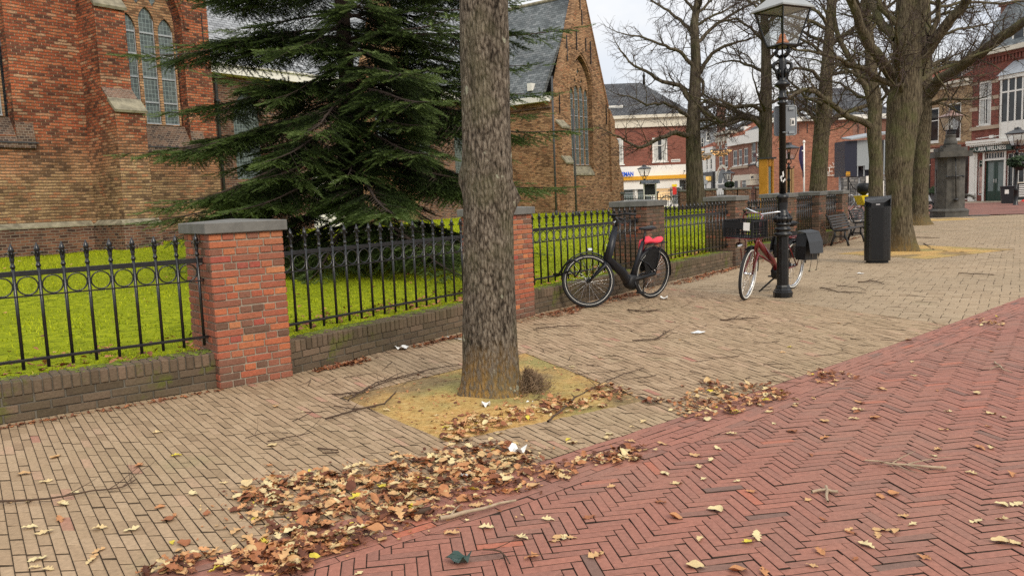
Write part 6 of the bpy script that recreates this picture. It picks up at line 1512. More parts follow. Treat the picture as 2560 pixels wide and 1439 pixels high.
Yh.box((dr[0], 0, dr[2], dr[3]-.9), .2, .26, 'door', M['green_door']); Yh.box((dr[0]+.15, .9, dr[2]-.15, dr[3]-1.2), .19, .199, 'door_pane', M['glass']); Yh.window((dr[0], dr[3]-.85, dr[2], dr[3]), 1, 0, rev=.2, sill=False, fw=.06)
Yh.window(sh, 3, 0, rev=.2, sill=False); Yh.box((cL, zfl-.02, c1_, zfl+.12), -.08, -.002, 'string_course', M['brick_mus']); q = Yh.rect(2332, 372, 2352, 380); Yh.box(q, -.3, -.002, 'stone_cornice', M['cream'])
Yh.roof(cL, c1_, zc+.42, 4.5, Yh.p(2410, 150, 4.5)[1], 'tile_orange', back=9)
for q in ((2338, 195, 2352, 214), (2396, 170, 2420, 208)):
    d_ = Yh.rect(*q, 1.0); mb = MB(); mb.box((d_[0], .5, d_[1]), (d_[2], 3, d_[3])); f = mb.build('dormer', M['white'], Yh.root); mb = MB(); mb.box((d_[0]+.12, .47, d_[1]+.12), (d_[2]-.12, .499, d_[3]-.12)); mb.build('pane', M['glass'], f)
Rh = Fac('red_brick_house', 'tall red brick house with stone bands, white bay window and green shop sign', 2425, 54, dA, 'house')
uR = Rh.p(2660, 300)[0]; zc = Rh.p(2480, 138)[1]; zs_ = Rh.p(2480, 322)[1]; w1 = Rh.rect(2446, 203, 2478, 313)
w2 = Rh.rect(2497, 192, 2522, 312)
Rh.wall((0.01, zs_, uR, zc), [w1, w2], 'brick_asia', 9)
Rh.window(w1, 2, .6, fw=.11, curtain=True); Rh.window(w2, 1, .6, fw=.11, curtain=True)
for q in ((2425, 205, 2445, 214), (2479, 198, 2497, 207), (2425, 243, 2445, 251), (2479, 238, 2497, 247), (2425, 270, 2445, 279), (2479, 266, 2497, 275)): Rh.box(Rh.rect(*q), -.03, -.001, 'stone_band', M['band_stone'])
q = Rh.rect(2425, 314, 2520, 323); Rh.box((0, q[1], q[2], q[3]), -.15, -.001, 'sill_band', M['band_stone'])
for (a, b, c, d) in ((2444, 186, 2480, 203),):
    u0, z0, u1, z1 = Rh.rect(a, b, c, d); cx = (u0+u1)/2; mb = MB()
    for i in range(10):
        t0, t1 = math.pi*i/10, math.pi*(i+1)/10; r1_, r2_ = (u1-u0)*.5, (u1-u0)*.5+.25; mb.prism([(cx+r1_*math.cos(t0), z0+.55*r1_*math.sin(t0)), (cx+r1_*math.cos(t1), z0+.55*r1_*math.sin(t1)), (cx+r2_*math.cos(t1), z0+.6*r2_*math.sin(t1)), (cx+r2_*math.cos(t0), z0+.6*r2_*math.sin(t0))], -.10, -.001)
    mb.build('window_arch', M['brick_asia'], Rh.root)
mb = MB(); n = 26
for i in range(n): x = .1+(uR-.2)*i/n; mb.box((x, -.14, zc-.55), (x+(uR)/n*.5, -.001, zc-.2))
mb.box((.02, -.2, zc-.2), (uR, -.001, zc)); mb.build('brick_frieze', M['brick_asia'], Rh.root)
Rh.box((0.01, zc+.001, uR, zc+.3), -.45, .05, 'gutter', M['cream'])
zr = Rh.p(2490, 20, 2.2)[1]; mb = MB(); mb.add([(0.0, -.1, zc+.3), (uR, -.1, zc+.3), (uR, 2.2, zr), (.6, 2.2, zr), (0, 9, zc+.3), (uR, 9, zc+.3), (uR, 7, zr), (.6, 7, zr)], [(0, 1, 2, 3), (3, 2, 6, 7), (7, 6, 5, 4), (0, 3, 7, 4), (1, 5, 6, 2)]); mb.build('mansard_roof', M['slate'], Rh.root)
q = Rh.rect(2513, 14, 2548, 48, 2.6); mb = MB(); mb.box((q[0], 2.2, q[1]-1.5), (q[2], 3.2, q[3])); mb.box((q[0]-.1, 2.1, q[3]), (q[2]+.1, 3.3, q[3]+.2)); mb.build('chimney', M['brick_row'], Rh.root)
q = Rh.rect(2541, 68, 2575, 112, .6); mb = MB(); mb.box((q[0], .25, q[1]), (q[2], 2, q[3])); f = mb.build('dormer', M['white'], Rh.root); mb = MB(); mb.box((q[0]+.15, .22, q[1]+.15), (q[2]-.15, .249, q[3]-.15)); mb.build('pane', M['glass'], f)
# bay window
bx0 = Rh.p(2524, 260)[0]; bz0, bz1 = Rh.p(2540, 345)[1], Rh.p(2540, 188)[1]; bxr = bx0+2.6; by = -.75
mb = MB(); mb.box((bx0, by, bz0), (bxr, -.001, bz0+1.05)); mb.box((bx0-.1, by-.1, bz1-.25), (bxr+.1, -.001, bz1)); mb.box((bx0-.15, by-.15, bz0-.2), (bxr+.15, -.001, bz0-.001))
for i in range(6): x = bx0+(bxr-bx0-.1)*i/5; mb.box((x, by-.02, bz0+1.05), (x+.1, by+.1, bz1-.25)); mb.box((x, by-.04, bz0+.05), (x+.07, by-.001, bz0+1.0))
zz = bz0+1.05+(bz1-bz0-1.3)*.68; mb.box((bx0, by-.01, zz), (bxr, by+.08, zz+.1)); mb.box((bx0, by, bz0+1.05), (bx0+.1, -.001, bz1-.25)); bay = mb.build('bay_window', M['white'], Rh.root)
mb = MB(); mb.box((bx0+.05, by+.03, bz0+1.05), (bxr-.05, by+.06, bz1-.3)); mb.box((bx0+.03, by+.1, bz0+1.05), (bx0+.05, -.1, bz1-.3)); mb.build('pane', M['glass'], bay)
mb = MB(); mb.add([(bx0-.2, by-.2, bz1), (bxr+.2, by-.2, bz1), (bxr, -.01, bz1+.9), (bx0+.2, -.01, bz1+.9)], [(0, 1, 2, 3)]); mb.add([(bx0-.2, by-.2, bz1), (bx0+.2, -.01, bz1+.9), (bx0-.2, -.01, bz1)], [(0, 1, 2)]); mb.build('bay_roof', M['lead'], bay, fixn=False)
# shopfront
sg = Rh.rect(2434, 361, 2525, 378); dz = Rh.rect(2461, 400, 2510, 506); tr = Rh.rect(2461, 380, 2510, 397); lw_ = Rh.rect(2443, 400, 2457, 488); rw_ = Rh.rect(2515, 380, 2600, 488)
Rh.wall((.01, .1, uR, zs_-.01), [dz, tr, lw_, rw_], 'brick_asia', 9, 'ground_floor', .18)
mb = MB(); q = Rh.rect(2422, 348, 2525, 358)
u1 = uR-.1
mb.box((0, -.12, .1), (.42, -.001, sg[1]-.02)); mb.box((0, -.45, sg[3]+.02), (u1, -.001, sg[3]+.16)); mb.box((0, -.5, sg[3]+.16), (u1, -.001, sg[3]+.32)); mb.box((0, -.1, tr[3]), (u1, -.001, sg[1]-.05)); mb.box((lw_[2], -.06, .1), (dz[0], -.001, tr[3])); mb.box((dz[2], -.06, .1), (rw_[0], -.001, tr[3])); mb.box((.42, -.06, .1), (lw_[0], -.001, tr[3])); mb.box((dz[0], -.05, tr[1]-.1), (dz[2], -.001, tr[1])); mb.box((.0, -.2, .1), (.5, -.121, .75))
n = 40
for i in range(n): x = .3+(u1-.4)*i/n; mb.box((x, -.42, sg[3]-.08), (x+.05, -.002, sg[3]+.018))
mb.build('shopfront', M['white'], Rh.root)
sb = Rh.box((sg[0], sg[1], sg[2]+.4, sg[3]-.13), -.36, -.101, 'shop_sign', M['green_door'])
cz = (sg[1]+sg[3]-.13)/2; cx = (sg[0]+sg[2])/2
text_obj('ASIA WELLNESS', .36, M['white'], sb, Matrix.Translation((sg[0]+1.02*(sg[2]-sg[0])*.62, -.375, cz)) @ Matrix.Scale(.80, 4, (1, 0, 0)) @ TXT_UP, .008, 'lettering', 'CENTER', 1.05, .006)
mb = MB(); lx = sg[0]+.42; mb.tube([(lx-.25, -.375, cz-.1), (lx-.1, -.375, cz-.04), (lx, -.375, cz+.14), (lx+.1, -.375, cz-.04), (lx+.25, -.375, cz-.1)], .013, 5); mb.tube([(lx-.12, -.375, cz-.09), (lx, -.375, cz+.02), (lx+.12, -.375, cz-.09)], .010, 5); mb.build('roof_emblem', M['white'], sb)
d_ = empty('x'); bpy.data.objects.remove(d_)
mid = (dz[0]+dz[2])/2
for a, b in ((dz[0], mid-.01), (mid+.01, dz[2])):
    mb = MB(); mb.box((a, .12, dz[1]), (b, .17, dz[1]+.75))
    for q in ((a, a+.14), (b-.14, b)): mb.box((q[0], .12, dz[1]+.75), (q[1], .17, dz[3]))
    mb.box((a+.14, .12, dz[3]-.14), (b-.14, .17, dz[3])); f = mb.build('door', M['green_door'], Rh.root); mb = MB(); mb.box((a+.14, .14, dz[1]+.75), (b-.14, .155, dz[3]-.14)); mb.build('pane', M['glass_grey'], f)
    mb = MB(); hx = mid+(-.08 if a < mid-.1 else .08); mb.box((hx-.02, .07, dz[1]+1.3), (hx+.02, .119, dz[1]+1.55)); mb.build('handle', M['chrome'], f)
for q, n in ((tr, 7), (rw_, 6)): Rh.window(q, n, 0, rev=.15, sill=False, fw=.05)
f = Rh.window(lw_, 1, 0, rev=.15, sill=False, fw=.05); mb = MB(); mb.box((lw_[0]+.05, .12, lw_[1]+.1), (lw_[2]-.05, .135, lw_[1]+1.9)); mb.build('poster', plain('pink beige poster', (.5, .33, .28), .6, var=.5, nsc=3), f)
mb = MB(); mb.box((lw_[0]+.04, .12, lw_[1]+1.95), (lw_[2]-.04, .134, lw_[3]-.05)); mb.build('green_film', M['green_door'], f); mb = MB()
for k in range(5): mb.box((lw_[0]+.1, .112, lw_[1]+2.1+k*.2), (lw_[2]-.1, .119, lw_[1]+2.14+k*.2))
mb.build('film_lines', M['white'], f)
mb = MB(); q = Rh.p(2485, 341); mb.tube([(q[0]-1.2, -.2, q[1]-.05), (q[0]+1.2, -.2, q[1]+.02)], .03, 5); mb.box((q[0]-.15, -.25, q[1]-.1), (q[0]+.15, -.001, q[1]+.08)); mb.build('sign_lamp_rail', M['white'], Rh.root)
# ---------------------------------------------------------------- street lamps
def lantern(mb_frame, mb_glass, mb_roof, z0, h, wb_, wt, rot, roof_h=.2, bar=.014):
    """four sided lantern: base width wb_ at z0, top width wt at z0+h"""
    def ring(wd, z): return [(wd/math.sqrt(2)*math.cos(rot+math.pi/4+k*math.pi/2), wd/math.sqrt(2)*math.sin(rot+math.pi/4+k*math.pi/2), z) for k in range(4)]
    a, b = ring(wb_, z0), ring(wt, z0+h)
    for k in range(4):
        mb_frame.tube([a[k], b[k]], bar, 4, sm=False); mb_frame.tube([a[k], a[(k+1) % 4]], bar*1.4, 4, sm=False); mb_frame.tube([b[k], b[(k+1) % 4]], bar*1.2, 4, sm=False)
        mb_glass.add([a[k], a[(k+1) % 4], b[(k+1) % 4], b[k]], [(0, 1, 2, 3)])
    mb_frame.add(ring(wb_, z0-.01), [(0, 1, 2, 3)])
    e, f, g_ = ring(wt*1.16, z0+h+.0), ring(wt*.32, z0+h+roof_h), ring(wt*.30, z0+h+roof_h+.09)
    e2 = ring(wt*1.16, z0+h+.02); V = e+e2+f+g_
    mb_roof.add(V, [(3, 2, 1, 0)]+[(i*4+k, i*4+(k+1) % 4, i*4+4+(k+1) % 4, i*4+4+k) for i in range(3) for k in range(4)]+[(12, 13, 14, 15)])
def scrolls(mb, z0, z1, r0, r1, n=4, rot=0, t=.012):
    for k in range(n):
        a = rot+k*2*math.pi/n; c, s = math.cos(a), math.sin(a)
        mb.tube([(c*r, s*r, z) for r, z in ((r0, z0), (r0+(r1-r0)*.9, z0+(z1-z0)*.25), (r1*1.05, z0+(z1-z0)*.55), (r1*.85, z0+(z1-z0)*.8), (r1, z1))], t, 5)
def main_lamp():
    bx, by = G(1957, 742); k = by/F_PX; root = empty('street_lamp', (bx, by, 0), 0, 'black cast iron lamp post with glass lantern that the red bicycle stands behind', 'street lamp')
    def Zp(y): return at(1957, y, by).z
    pr = [(.128, 0), (.128, .03), (.132, .035), (.132, .075), (.118, .085), (.118, .10), (.102, .115), (.095, .15), (.083, .17)]
    mb = MB(); mb.lathe(pr, 8, rot=.3, sm=False); mb.build('foot', M['cast_iron'], root)
    mb = MB(); z1 = Zp(590); n = 24; V = []
    for z in (.165, z1):
        for i in range(n): a = 2*math.pi*i/n; r = .080-(.004 if i % 2 else 0)-(0 if z < 1 else .004); V.append((r*math.cos(a), r*math.sin(a), z))
    mb.add(V, [(i, (i+1) % n, n+(i+1) % n, n+i) for i in range(n)])
    mb.build('fluted_column', M['cast_iron'], root)
    mb = MB(); P_ = [(.076, z1-.005), (.10, z1), (.125, z1+.015), (.125, z1+.035), (.10, z1+.05), (.098, z1+.075), (.112, z1+.085), (.112, z1+.105), (.088, z1+.12), (.085, z1+.14), (.105, z1+.155), (.105, z1+.17), (.085, z1+.185), (.12, z1+.225), (.122, z1+.25), (.10, z1+.275), (.075, z1+.285), (.082, z1+.32), (.066, z1+.34), (.062, z1+.37), (.07, z1+.45), (.066, z1+.50), (.083, z1+.52), (.083, z1+.545), (.06, z1+.57), (.05, z1+.58)]
    mb.lathe(P_, 20)
    for i in range(10): a = i*2*math.pi/10; mb.tube([(.10*math.cos(a), .10*math.sin(a), z1+.19), (.125*math.cos(a), .125*math.sin(a), z1+.24), (.09*math.cos(a), .09*math.sin(a), z1+.285)], .014, 5)
    mb.build('collar', M['cast_iron'], root)
    z2 = z1+.57; z3 = Zp(262); mb = MB(); mb.lathe([(.046, z2), (.043, z3), (.06, z3+.005), (.068, z3+.03), (.05, z3+.045), (.05, z3+.07), (.068, z3+.08), (.064, z3+.105), (.046, z3+.125), (.042, z3+.20), (.06, z3+.23), (.10, z3+.25), (.105, z3+.275), (.06, z3+.31), (.05, z3+.34), (.055, z3+.40), (.062, z3+.46), (.05, z3+.50), (.06, z3+.56), (.045, z3+.60), (.03, z3+.66)], 16)
    for s in (-1, 1): mb.tube([(0, 0, z3+.54), (s*.07, 0, z3+.56), (s*.115, 0, z3+.54), (s*.12, 0, z3+.49), (s*.09, 0, z3+.45), (s*.07, 0, z3+.38), (s*.055, 0, z3+.33)], [.03, .026, .024, .022, .018, .018, .014], 7)
    for i in range(6): a = i; mb.tube([(.05*math.cos(a), .05*math.sin(a), z3+.36), (.085*math.cos(a), .085*math.sin(a), z3+.42), (.06*math.cos(a), .06*math.sin(a), z3+.47)], .015, 5)
    mb.build('shaft', M['cast_iron'], root)
    zl = Zp(116); zt = Zp(27)
    mb = MB(); scrolls(mb, z3+.62, zl, .025, .12, 4, .52, .012); scrolls(mb, z3+.60, zl-.02, .02, .065, 4, 1.3, .010); mb.build('lantern_bracket', M['cast_iron'], root)
    f, g_, r_ = MB(), MB(), MB(); rot = rad(27); lantern(f, g_, r_, zl, zt-zl, .27, .50, rot, .22, .013)
    lf = f.build('lantern', M['cast_iron'], root); g_.build('lantern_glass', M['clear'], lf, fixn=False); r_.build('lantern_roof', M['lantern_roof'], lf)
    mb = MB(); mb.lathe([(.015, 0), (.07, .01), (.085, .04), (.06, .07), (.05, .09), (.055, .10), (.04, .13), (.03, .15)], 12, (0, 0, zl+.01)); mb.build('burner', M['lamp_core'], lf)
    mb = MB(); mb.lathe([(.04, 0), (.06, .05), (.03, .1), (.01, .22)], 10, (0, 0, zt+.30)); mb.build('finial', M['cast_iron'], lf)
    # sign plate behind the shaft
    sr = empty('sign_plate', (bx, by, 0), rad(-8), 'grey back of a traffic sign clamped to the black lamp post', 'traffic sign')
    a, b = Zp(338), Zp(264); y = .09; cx = .055; hw = .145; r_c = .03; pts = []
    for (sx, sz) in ((1, 1), (-1, 1), (-1, -1), (1, -1)):
        for i in range(5): t = {(1, 1): 0, (-1, 1): 90, (-1, -1): 180, (1, -1): 270}[(sx, sz)]+i*22.5; pts.append((cx+sx*(hw-r_c)+r_c*math.cos(rad(t)), (a+b)/2+sz*((b-a)/2-r_c)+r_c*math.sin(rad(t))))
    mb = MB(); mb.prism(pts, y, y+.012); mb.build('plate', M['sign_back'], sr)
    mb = MB(); mb.tube([(p[0], y, p[1]) for p in pts], .008, 5, closed=True); mb.box((cx+hw-.10, y-.02, b-.055), (cx+hw-.03, y-.001, b-.02)); mb.box((cx+hw-.10, y-.02, a+.02), (cx+hw-.03, y-.001, a+.055)); mb.tube([(-.01, -.05, a+.035), (.02, -.05, a+.035), (.05, 0, a+.035), (.05, .09, a+.035)], .006, 4)
    mb.build('rim_and_clamps', M['galv'], sr)
    sz = (a+b)/2-.02; mb = MB(); mb.box((cx+.06, y-.004, sz-.05), (cx+.125, y-.001, sz+.05)); st_ = mb.build('sticker', M['paper'], sr)
    mb = MB(); mb.lathe([(.0, 0), (.022, .002), (.0, .003)], 8); mb = MB(); mb.box((cx+.066, y-.006, sz-.044), (cx+.078, y-.0045, sz+.044)); mb.prism([(cx+.085, sz-.03), (cx+.11, sz-.035), (cx+.115, sz), (cx+.10, sz+.035), (cx+.088, sz+.01)], y-.006, y-.0045); mb.build('sticker_print', M['dark_trim'], st_)
    mb = MB()      # peeled white sticker remnants on the shaft
    for i in range(9): a0 = R.uniform(-1.2, .2); z = Zp(R.uniform(432, 458)); r = .0465; mb.add([(r*math.sin(a0+da), -r*math.cos(a0+da), z+dz) for da, dz in ((0, 0), (.35, .005), (.3, .04), (.02, .03))], [(0, 1, 2, 3)])
    mb.build('sticker_remains', M['paper'], root)
main_lamp()
def small_lamp(px, Y, y_top, y_base_lantern, label, zfoot=None, basket=None, pole_px=5):
    """lamp whose lantern spans pixel y_top..y_base_lantern"""
    k = Y/F_PX; a, b = at(px, y_top, Y), at(px, y_base_lantern, Y); X = b.x; zf = ground_z(X, Y) if zfoot is None else zfoot; root = empty('street_lamp', (X, Y, zf), 0, label, 'street lamp', 'lantern street lamps across the square'); zt = a.z-zf; zb_ = b.z-zf; H_ = zt-zb_
    mb = MB(); mb.lathe([(.16, 0), (.16, .15), (.11, .2), (.10, .9), (.13, .95), (.07, 1.05), (.055, zb_-1.0), (.09, zb_-.95), (.05, zb_-.85), (.045, zb_-.45), (.09, zb_-.38), (.05, zb_-.3), (.03, zb_-.15)], 10); scrolls(mb, zb_-.25, zb_, .03, H_*.18, 4, .5, .018)
    for s in (-1, 1): mb.tube([(0, 0, zb_-.45), (s*.2, 0, zb_-.42), (s*.24, 0, zb_-.36), (s*.2, 0, zb_-.33)], .022, 5)
    mb.build('post', M['cast_iron'], root); f, g_, r_ = MB(), MB(), MB(); lantern(f, g_, r_, zb_, H_*.62, H_*.42, H_*.78, .6, H_*.22, .016); lf = f.build('lantern', M['cast_iron'], root); g_.build('lantern_glass', M['clear'], lf, fixn=False); r_.build('lantern_roof', M['dark_trim'], lf)
    mb = MB(); mb.lathe([(.05, 0), (.08, .06), (.02, H_*.12)], 8, (0, 0, zb_+H_*.86)); mb.lathe([(.03, 0), (.03, .12), (.05, .14), (.03, .3)], 8, (0, 0, zb_+.02)); mb.build('finial', M['cast_iron'], lf)
    if basket:
        y0, y1, w_ = basket; zc = at(px, (y0+y1)/2, Y).z-zf; r = w_*k/2; rr_ = random.Random(int(px)); br = empty('flower_basket', (X, Y-.25, zf+zc), 0, 'trailing evergreen plant baskets hung on the lamp post '+('at the right edge' if px > 2000 else 'before the arched shopfront'), 'plant'); V = []; Fc = []
        for i in range(1800):
            a_ = rr_.uniform(0, 6.28); q = rr_.random()**.5*r*(1+.15*math.sin(a_*5)); x, z = q*math.cos(a_), .6*(y1-y0)*k*rr_.uniform(-1, 1)*math.sqrt(max(0, 1-(q/r/1.2)**2)); y = q*math.sin(a_)*.8; d = Vector((rr_.gauss(0, 1), rr_.gauss(0, 1), rr_.gauss(0, 1))).normalized()*.07; e = d.orthogonal().normalized()*.035; n0 = len(V); V += [(x-d.x, y-d.y, z-d.z), (x+e.x, y+e.y, z+e.z), (x+d.x, y+d.y, z+d.z), (x-e.x, y-e.y, z-e.z)]; Fc.append((n0, n0+1, n0+2, n0+3))
        np_mesh('foliage', V, Fc, M['plant'], br); mb = MB(); mb.lathe([(r*.25, -.45), (r*.75, -.15), (r*.8, 0)], 12); mb.build('pot', M['plastic'], br)
    return root
small_lamp(1611, 50, 411, 440, 'lantern lamp post in front of the white shop, behind the noticeboard')
small_lamp(1822, 66, 424, 450, 'lantern lamp post with a planter in front of the arched white shopfront', basket=(455, 468, 22))
small_lamp(1972, 36, 355, 398, 'lantern lamp post seen close behind the big black lamp post')
small_lamp(2543, 42, 316, 364, 'lantern lamp post with plant baskets at the right edge, before the green shop sign', basket=(392, 418, 52))
# ---------------------------------------------------------------- bicycles (local: x forward, z up, rear hub at x=0)
def wheel(parent, name, x, R_, mat_t, mat_r, white=False, n_sp=28, th=.021, M4=None):
    root = bpy.data.objects.new(name, None); COL.objects.link(root); root.parent = parent; root.location = (x, 0, R_)
    if M4: root.matrix_local = M4
    N = 40
    def ring(r, y=0): return [(r*math.cos(2*math.pi*i/N), y, r*math.sin(2*math.pi*i/N)) for i in range(N)]
    mb = MB(); mb.tube(ring(R_-th), th, 8, closed=True); ty = mb.build('tyre', mat_t, root)
    mb = MB()
    for s in (-1, 1): mb.tube(ring(R_-th*(1.5 if white else 1.6), s*th*.80), th*(.42 if white else .14), 5, closed=True)
    mb.build('sidewall_band', M['white_rubber'], root)
    mb = MB(); mb.tube(ring(R_-2.25*th), [.013]*N, 6, closed=True); mb.build('rim', mat_r, root)
    mb = MB()
    for i in range(n_sp):
        a = 2*math.pi*i/n_sp; b = a+(.9 if (i//2) % 2 else -.9); s = -1 if i % 2 else 1; mb.tube([(.025*math.cos(b), s*.03, .025*math.sin(b)), ((R_-2.4*th)*math.cos(a), 0, (R_-2.4*th)*math.sin(a))], .0014, 3, cap=False)
    mb.build('spokes', M['chrome'], root); mb = MB(); mb.M = Matrix.Rotation(rad(90), 4, 'X'); mb.lathe([(.02, -.05), (.03, -.045), (.03, -.03), (.018, -.02), (.018, .02), (.03, .03), (.03, .045), (.02, .05)], 12); mb.build('hub', M['chrome'] if white else M['plastic'], root)
    return root
def ebike_black():
    rb, fb = Vector((2.00, 11.22, 0)), Vector((1.02, 10.47, 0)); d = (fb-rb).normalized(); root = empty('bicycle', rb, math.atan2(d.y, d.x), 'black step-through electric bicycle parked against the fence pillar', 'bicycle')
    root.rotation_euler = (rad(-5), 0, math.atan2(d.y, d.x)); Rw = .365; WB = (fb-rb).length; K = M['bike_black']; Pl = M['plastic']
    wheel(root, 'rear_wheel', 0, Rw, M['rubber'], Pl, th=.026)
    hb_, ht = Vector((WB-.28, 0, .62)), Vector((WB-.46, 0, 1.07)); ax = (ht-hb_).normalized(); st = rad(-33)
    ST = Matrix.Translation(hb_) @ Matrix.Rotation(st, 4, ax) @ Matrix.Translation(-hb_)
    steer = bpy.data.objects.new('front_fork', None); COL.objects.link(steer); steer.parent = root; steer.matrix_local = ST
    fw = wheel(root, 'front_wheel', WB, Rw, M['rubber'], Pl, th=.026, M4=ST @ Matrix.Translation((WB-.03, 0, Rw)))
    # frame
    mb = MB(); bb = Vector((.43, 0, .30))
    mb.tube([ht, hb_+(ht-hb_)*.0], .036, 10); mb.tube([ht-ax*.06, hb_+Vector((-.05, 0, .02)), Vector((.60, 0, .42)), Vector((.54, 0, .33)), bb], [.045, .062, .066, .062, .06], 12)
    mb.tube([bb, Vector((.30, 0, .62)), Vector((.22, 0, .84))], [.044, .034, .026], 10); mb.tube([bb+Vector((.03, 0, 0)), Vector((.15, .06, .36)), Vector((0, .065, Rw))], [.028, .018, .014], 8); mb.tube([bb+Vector((.03, 0, 0)), Vector((.15, -.06, .36)), Vector((0, -.065, Rw))], [.028, .018, .014], 8)
    for s in (-1, 1): mb.tube([Vector((.31, s*.02, .60)), Vector((.16, s*.06, .52)), Vector((0, s*.065, Rw))], .011, 6)
    mb.build('frame', K, root)
    mb = MB(); mb.M = Matrix.Translation(bb+Vector((.0, 0, -.02))) @ Matrix.Rotation(rad(90), 4, 'X'); mb.lathe([(.05, -.07), (.10, -.06), (.11, 0), (.10, .06), (.05, .07)], 16); mb.M = Matrix.Identity(4); mb.tube([bb+Vector((.02, .03, .01)), Vector((.30, .05, .33)), Vector((.02, .06, .37))], [.045, .03, .03], 8); mb.build('motor_and_chain_case', Pl, root)
    mb = MB(); mb.tube([Vector((.22, 0, .80)), Vector((.185, 0, .98))], .014, 8); mb.build('seat_post', Pl, root)
    mb = MB(); mb.add([(.32, 0, .97), (.30, -.02, .99), (.30, .02, .99), (.17, -.04, .985), (.17, .04, .985), (.06, -.085, .99), (.06, .085, .99), (.01, -.07, .985), (.01, .07, .985), (.0, 0, .975), (.2, 0, .94), (.07, 0, .93), (.17, 0, 1.0), (.05, 0, 1.005)], [(0, 1, 12, 2), (1, 3, 12), (2, 12, 4), (3, 5, 13, 12), (4, 12, 13, 6), (5, 7, 13), (6, 13, 8), (7, 9, 8, 13), (0, 10, 3, 1), (0, 2, 4, 10), (3, 10, 11, 5), (4, 6, 11, 10), (5, 11, 7), (6, 8, 11), (7, 11, 9), (8, 9, 11)], sm=True); mb.build('saddle', M['bag'], root).location.z = .045
    # fork + handlebar (turned)
    mb = MB(); cr_ = hb_-ax*.02; hubp = Vector((WB-.03, 0, Rw))
    for s in (-1, 1): mb.tube([cr_+Vector((0, s*.03, 0)), cr_+Vector((.01, s*.055, -.05)), hubp+Vector((-.01, s*.058, 0))], [.024, .022, .014], 8)
    mb.tube([cr_-ax*.01, ht+ax*.08], .020, 8); mb.build('fork', K, steer)
    top = ht+ax*.10; mb = MB(); mb.tube([ht, top, top+Vector((.06, 0, .05))], .022, 8); mb.tube([top+Vector((-.16, -.31, .03)), top+Vector((-.06, -.26, .055)), top+Vector((.05, -.12, .05)), top+Vector((.07, 0, .05)), top+Vector((.05, .12, .05)), top+Vector((-.06, .26, .055)), top+Vector((-.16, .31, .03))], .012, 8); hbr = mb.build('handlebar', Pl, steer)
    for s in (-1, 1):
        mb = MB(); mb.tube([top+Vector((-.03, s*.275, .05)), top+Vector((-.17, s*.315, .028))], [.018, .019], 8); mb.build('grip', M['rubber'], hbr); mb = MB(); mb.tube([top+Vector((.02, s*.18, .04)), top+Vector((.0, s*.25, .02)), top+Vector((-.10, s*.29, -.005))], .006, 5); mb.build('brake_lever', Pl, hbr)
    mb = MB(); mb.box(top+Vector((.03, -.04, .06)), top+Vector((.12, .04, .085)), bev=.01); mb.tube([top+Vector((.10, .06, .05)), top+Vector((.15, .02, -.12)), hb_+Vector((.06, .02, .05))], .004, 4); mb.tube([top+Vector((.10, -.12, .05)), top+Vector((.17, -.05, -.08)), hb_+Vector((.05, -.01, .02))], .004, 4); mb.build('display_and_cables', Pl, steer)
    mb = MB(); mb.lathe([(0, 0), (.022, .002), (.022, .01), (0, .014)], 12); o = mb.build('reflector', M['chrome'], steer); o.location = top+Vector((.03, -.035, -.03)); o.rotation_euler = (rad(90), 0, 0)
    # mudguards
    def guard(c, R__, a0, a1, par, M4=None):
        mb = MB(); N = 16; V = []
        for i in range(N+1):
            a = a0+(a1-a0)*i/N
            for y, dr in ((-.032, -.014), (-.018, .0), (.018, .0), (.032, -.014)): V.append((c.x+(R__+dr)*math.cos(a), y, c.z+(R__+dr)*math.sin(a)))
        mb.add(V, [(i*4+k, i*4+k+1, i*4+k+5, i*4+k+4) for i in range(N) for k in range(3)], sm=True); mb.tube([(c.x+R__*math.cos((a0+a1)/2), .03, c.z+R__*math.sin((a0+a1)/2)), (c.x, .06, c.z)], .004, 4); mb.tube([(c.x+R__*math.cos((a0+a1)/2), -.03, c.z+R__*math.sin((a0+a1)/2)), (c.x, -.06, c.z)], .004, 4)
        return mb.build('mudguard', K, par)
    guard(Vector((WB-.03, 0, Rw)), Rw+.025, rad(20), rad(140), steer); guard(Vector((0, 0, Rw)), Rw+.02, rad(15), rad(190), root)
    mb = MB(); a = rad(98); p = Vector((WB-.03+(Rw+.035)*math.cos(a), 0, Rw+(Rw+.035)*math.sin(a))); mb.box(p+Vector((-.03, -.02, 0)), p+Vector((.04, .02, .04)), bev=.01); mb.build('headlight', M['chrome'], steer)
    # carrier, wheel skirt, crank, stand
    mb = MB(); z = .80
    for y in (-.065, -.02, .02, .065): mb.tube([(.17, y, z), (-.22, y, z+.005)], .007, 5)
    for x in (.16, .0, -.12, -.22): mb.tube([(x, -.065, z), (x, .065, z)], .007, 5)
    for s in (-1, 1): mb.tube([(-.10, s*.065, z), (-.03, s*.07, .55), (0, s*.065, Rw)], .007, 5); mb.tube([(.17, s*.05, z), (.24, s*.02, .70)], .007, 5)
    mb.build('rear_carrier', Pl, root)
    mb = MB()
    for s in (-1, 1): mb.prism([(.25, .60), (.10, .73), (-.04, .72), (-.10, .60), (-.02, .44), (.19, .38)], s*.05-.004, s*.05+.004)
    mb.build('coat_guard', M['plastic'], root)
    mb = MB(); c = bb; mb.tube([c+Vector((0, -.07, 0)), c+Vector((.05, -.09, .16))], .011, 6); mb.box(c+Vector((.0, -.20, .15)), c+Vector((.10, -.10, .17)), bev=.004); mb.tube([c+Vector((0, .07, 0)), c+Vector((-.05, .09, -.15))], .011, 6); mb.box(c+Vector((-.1, .10, -.165)), c+Vector((0, .20, -.145)), bev=.004); mb.build('crank_and_pedals', Pl, root)
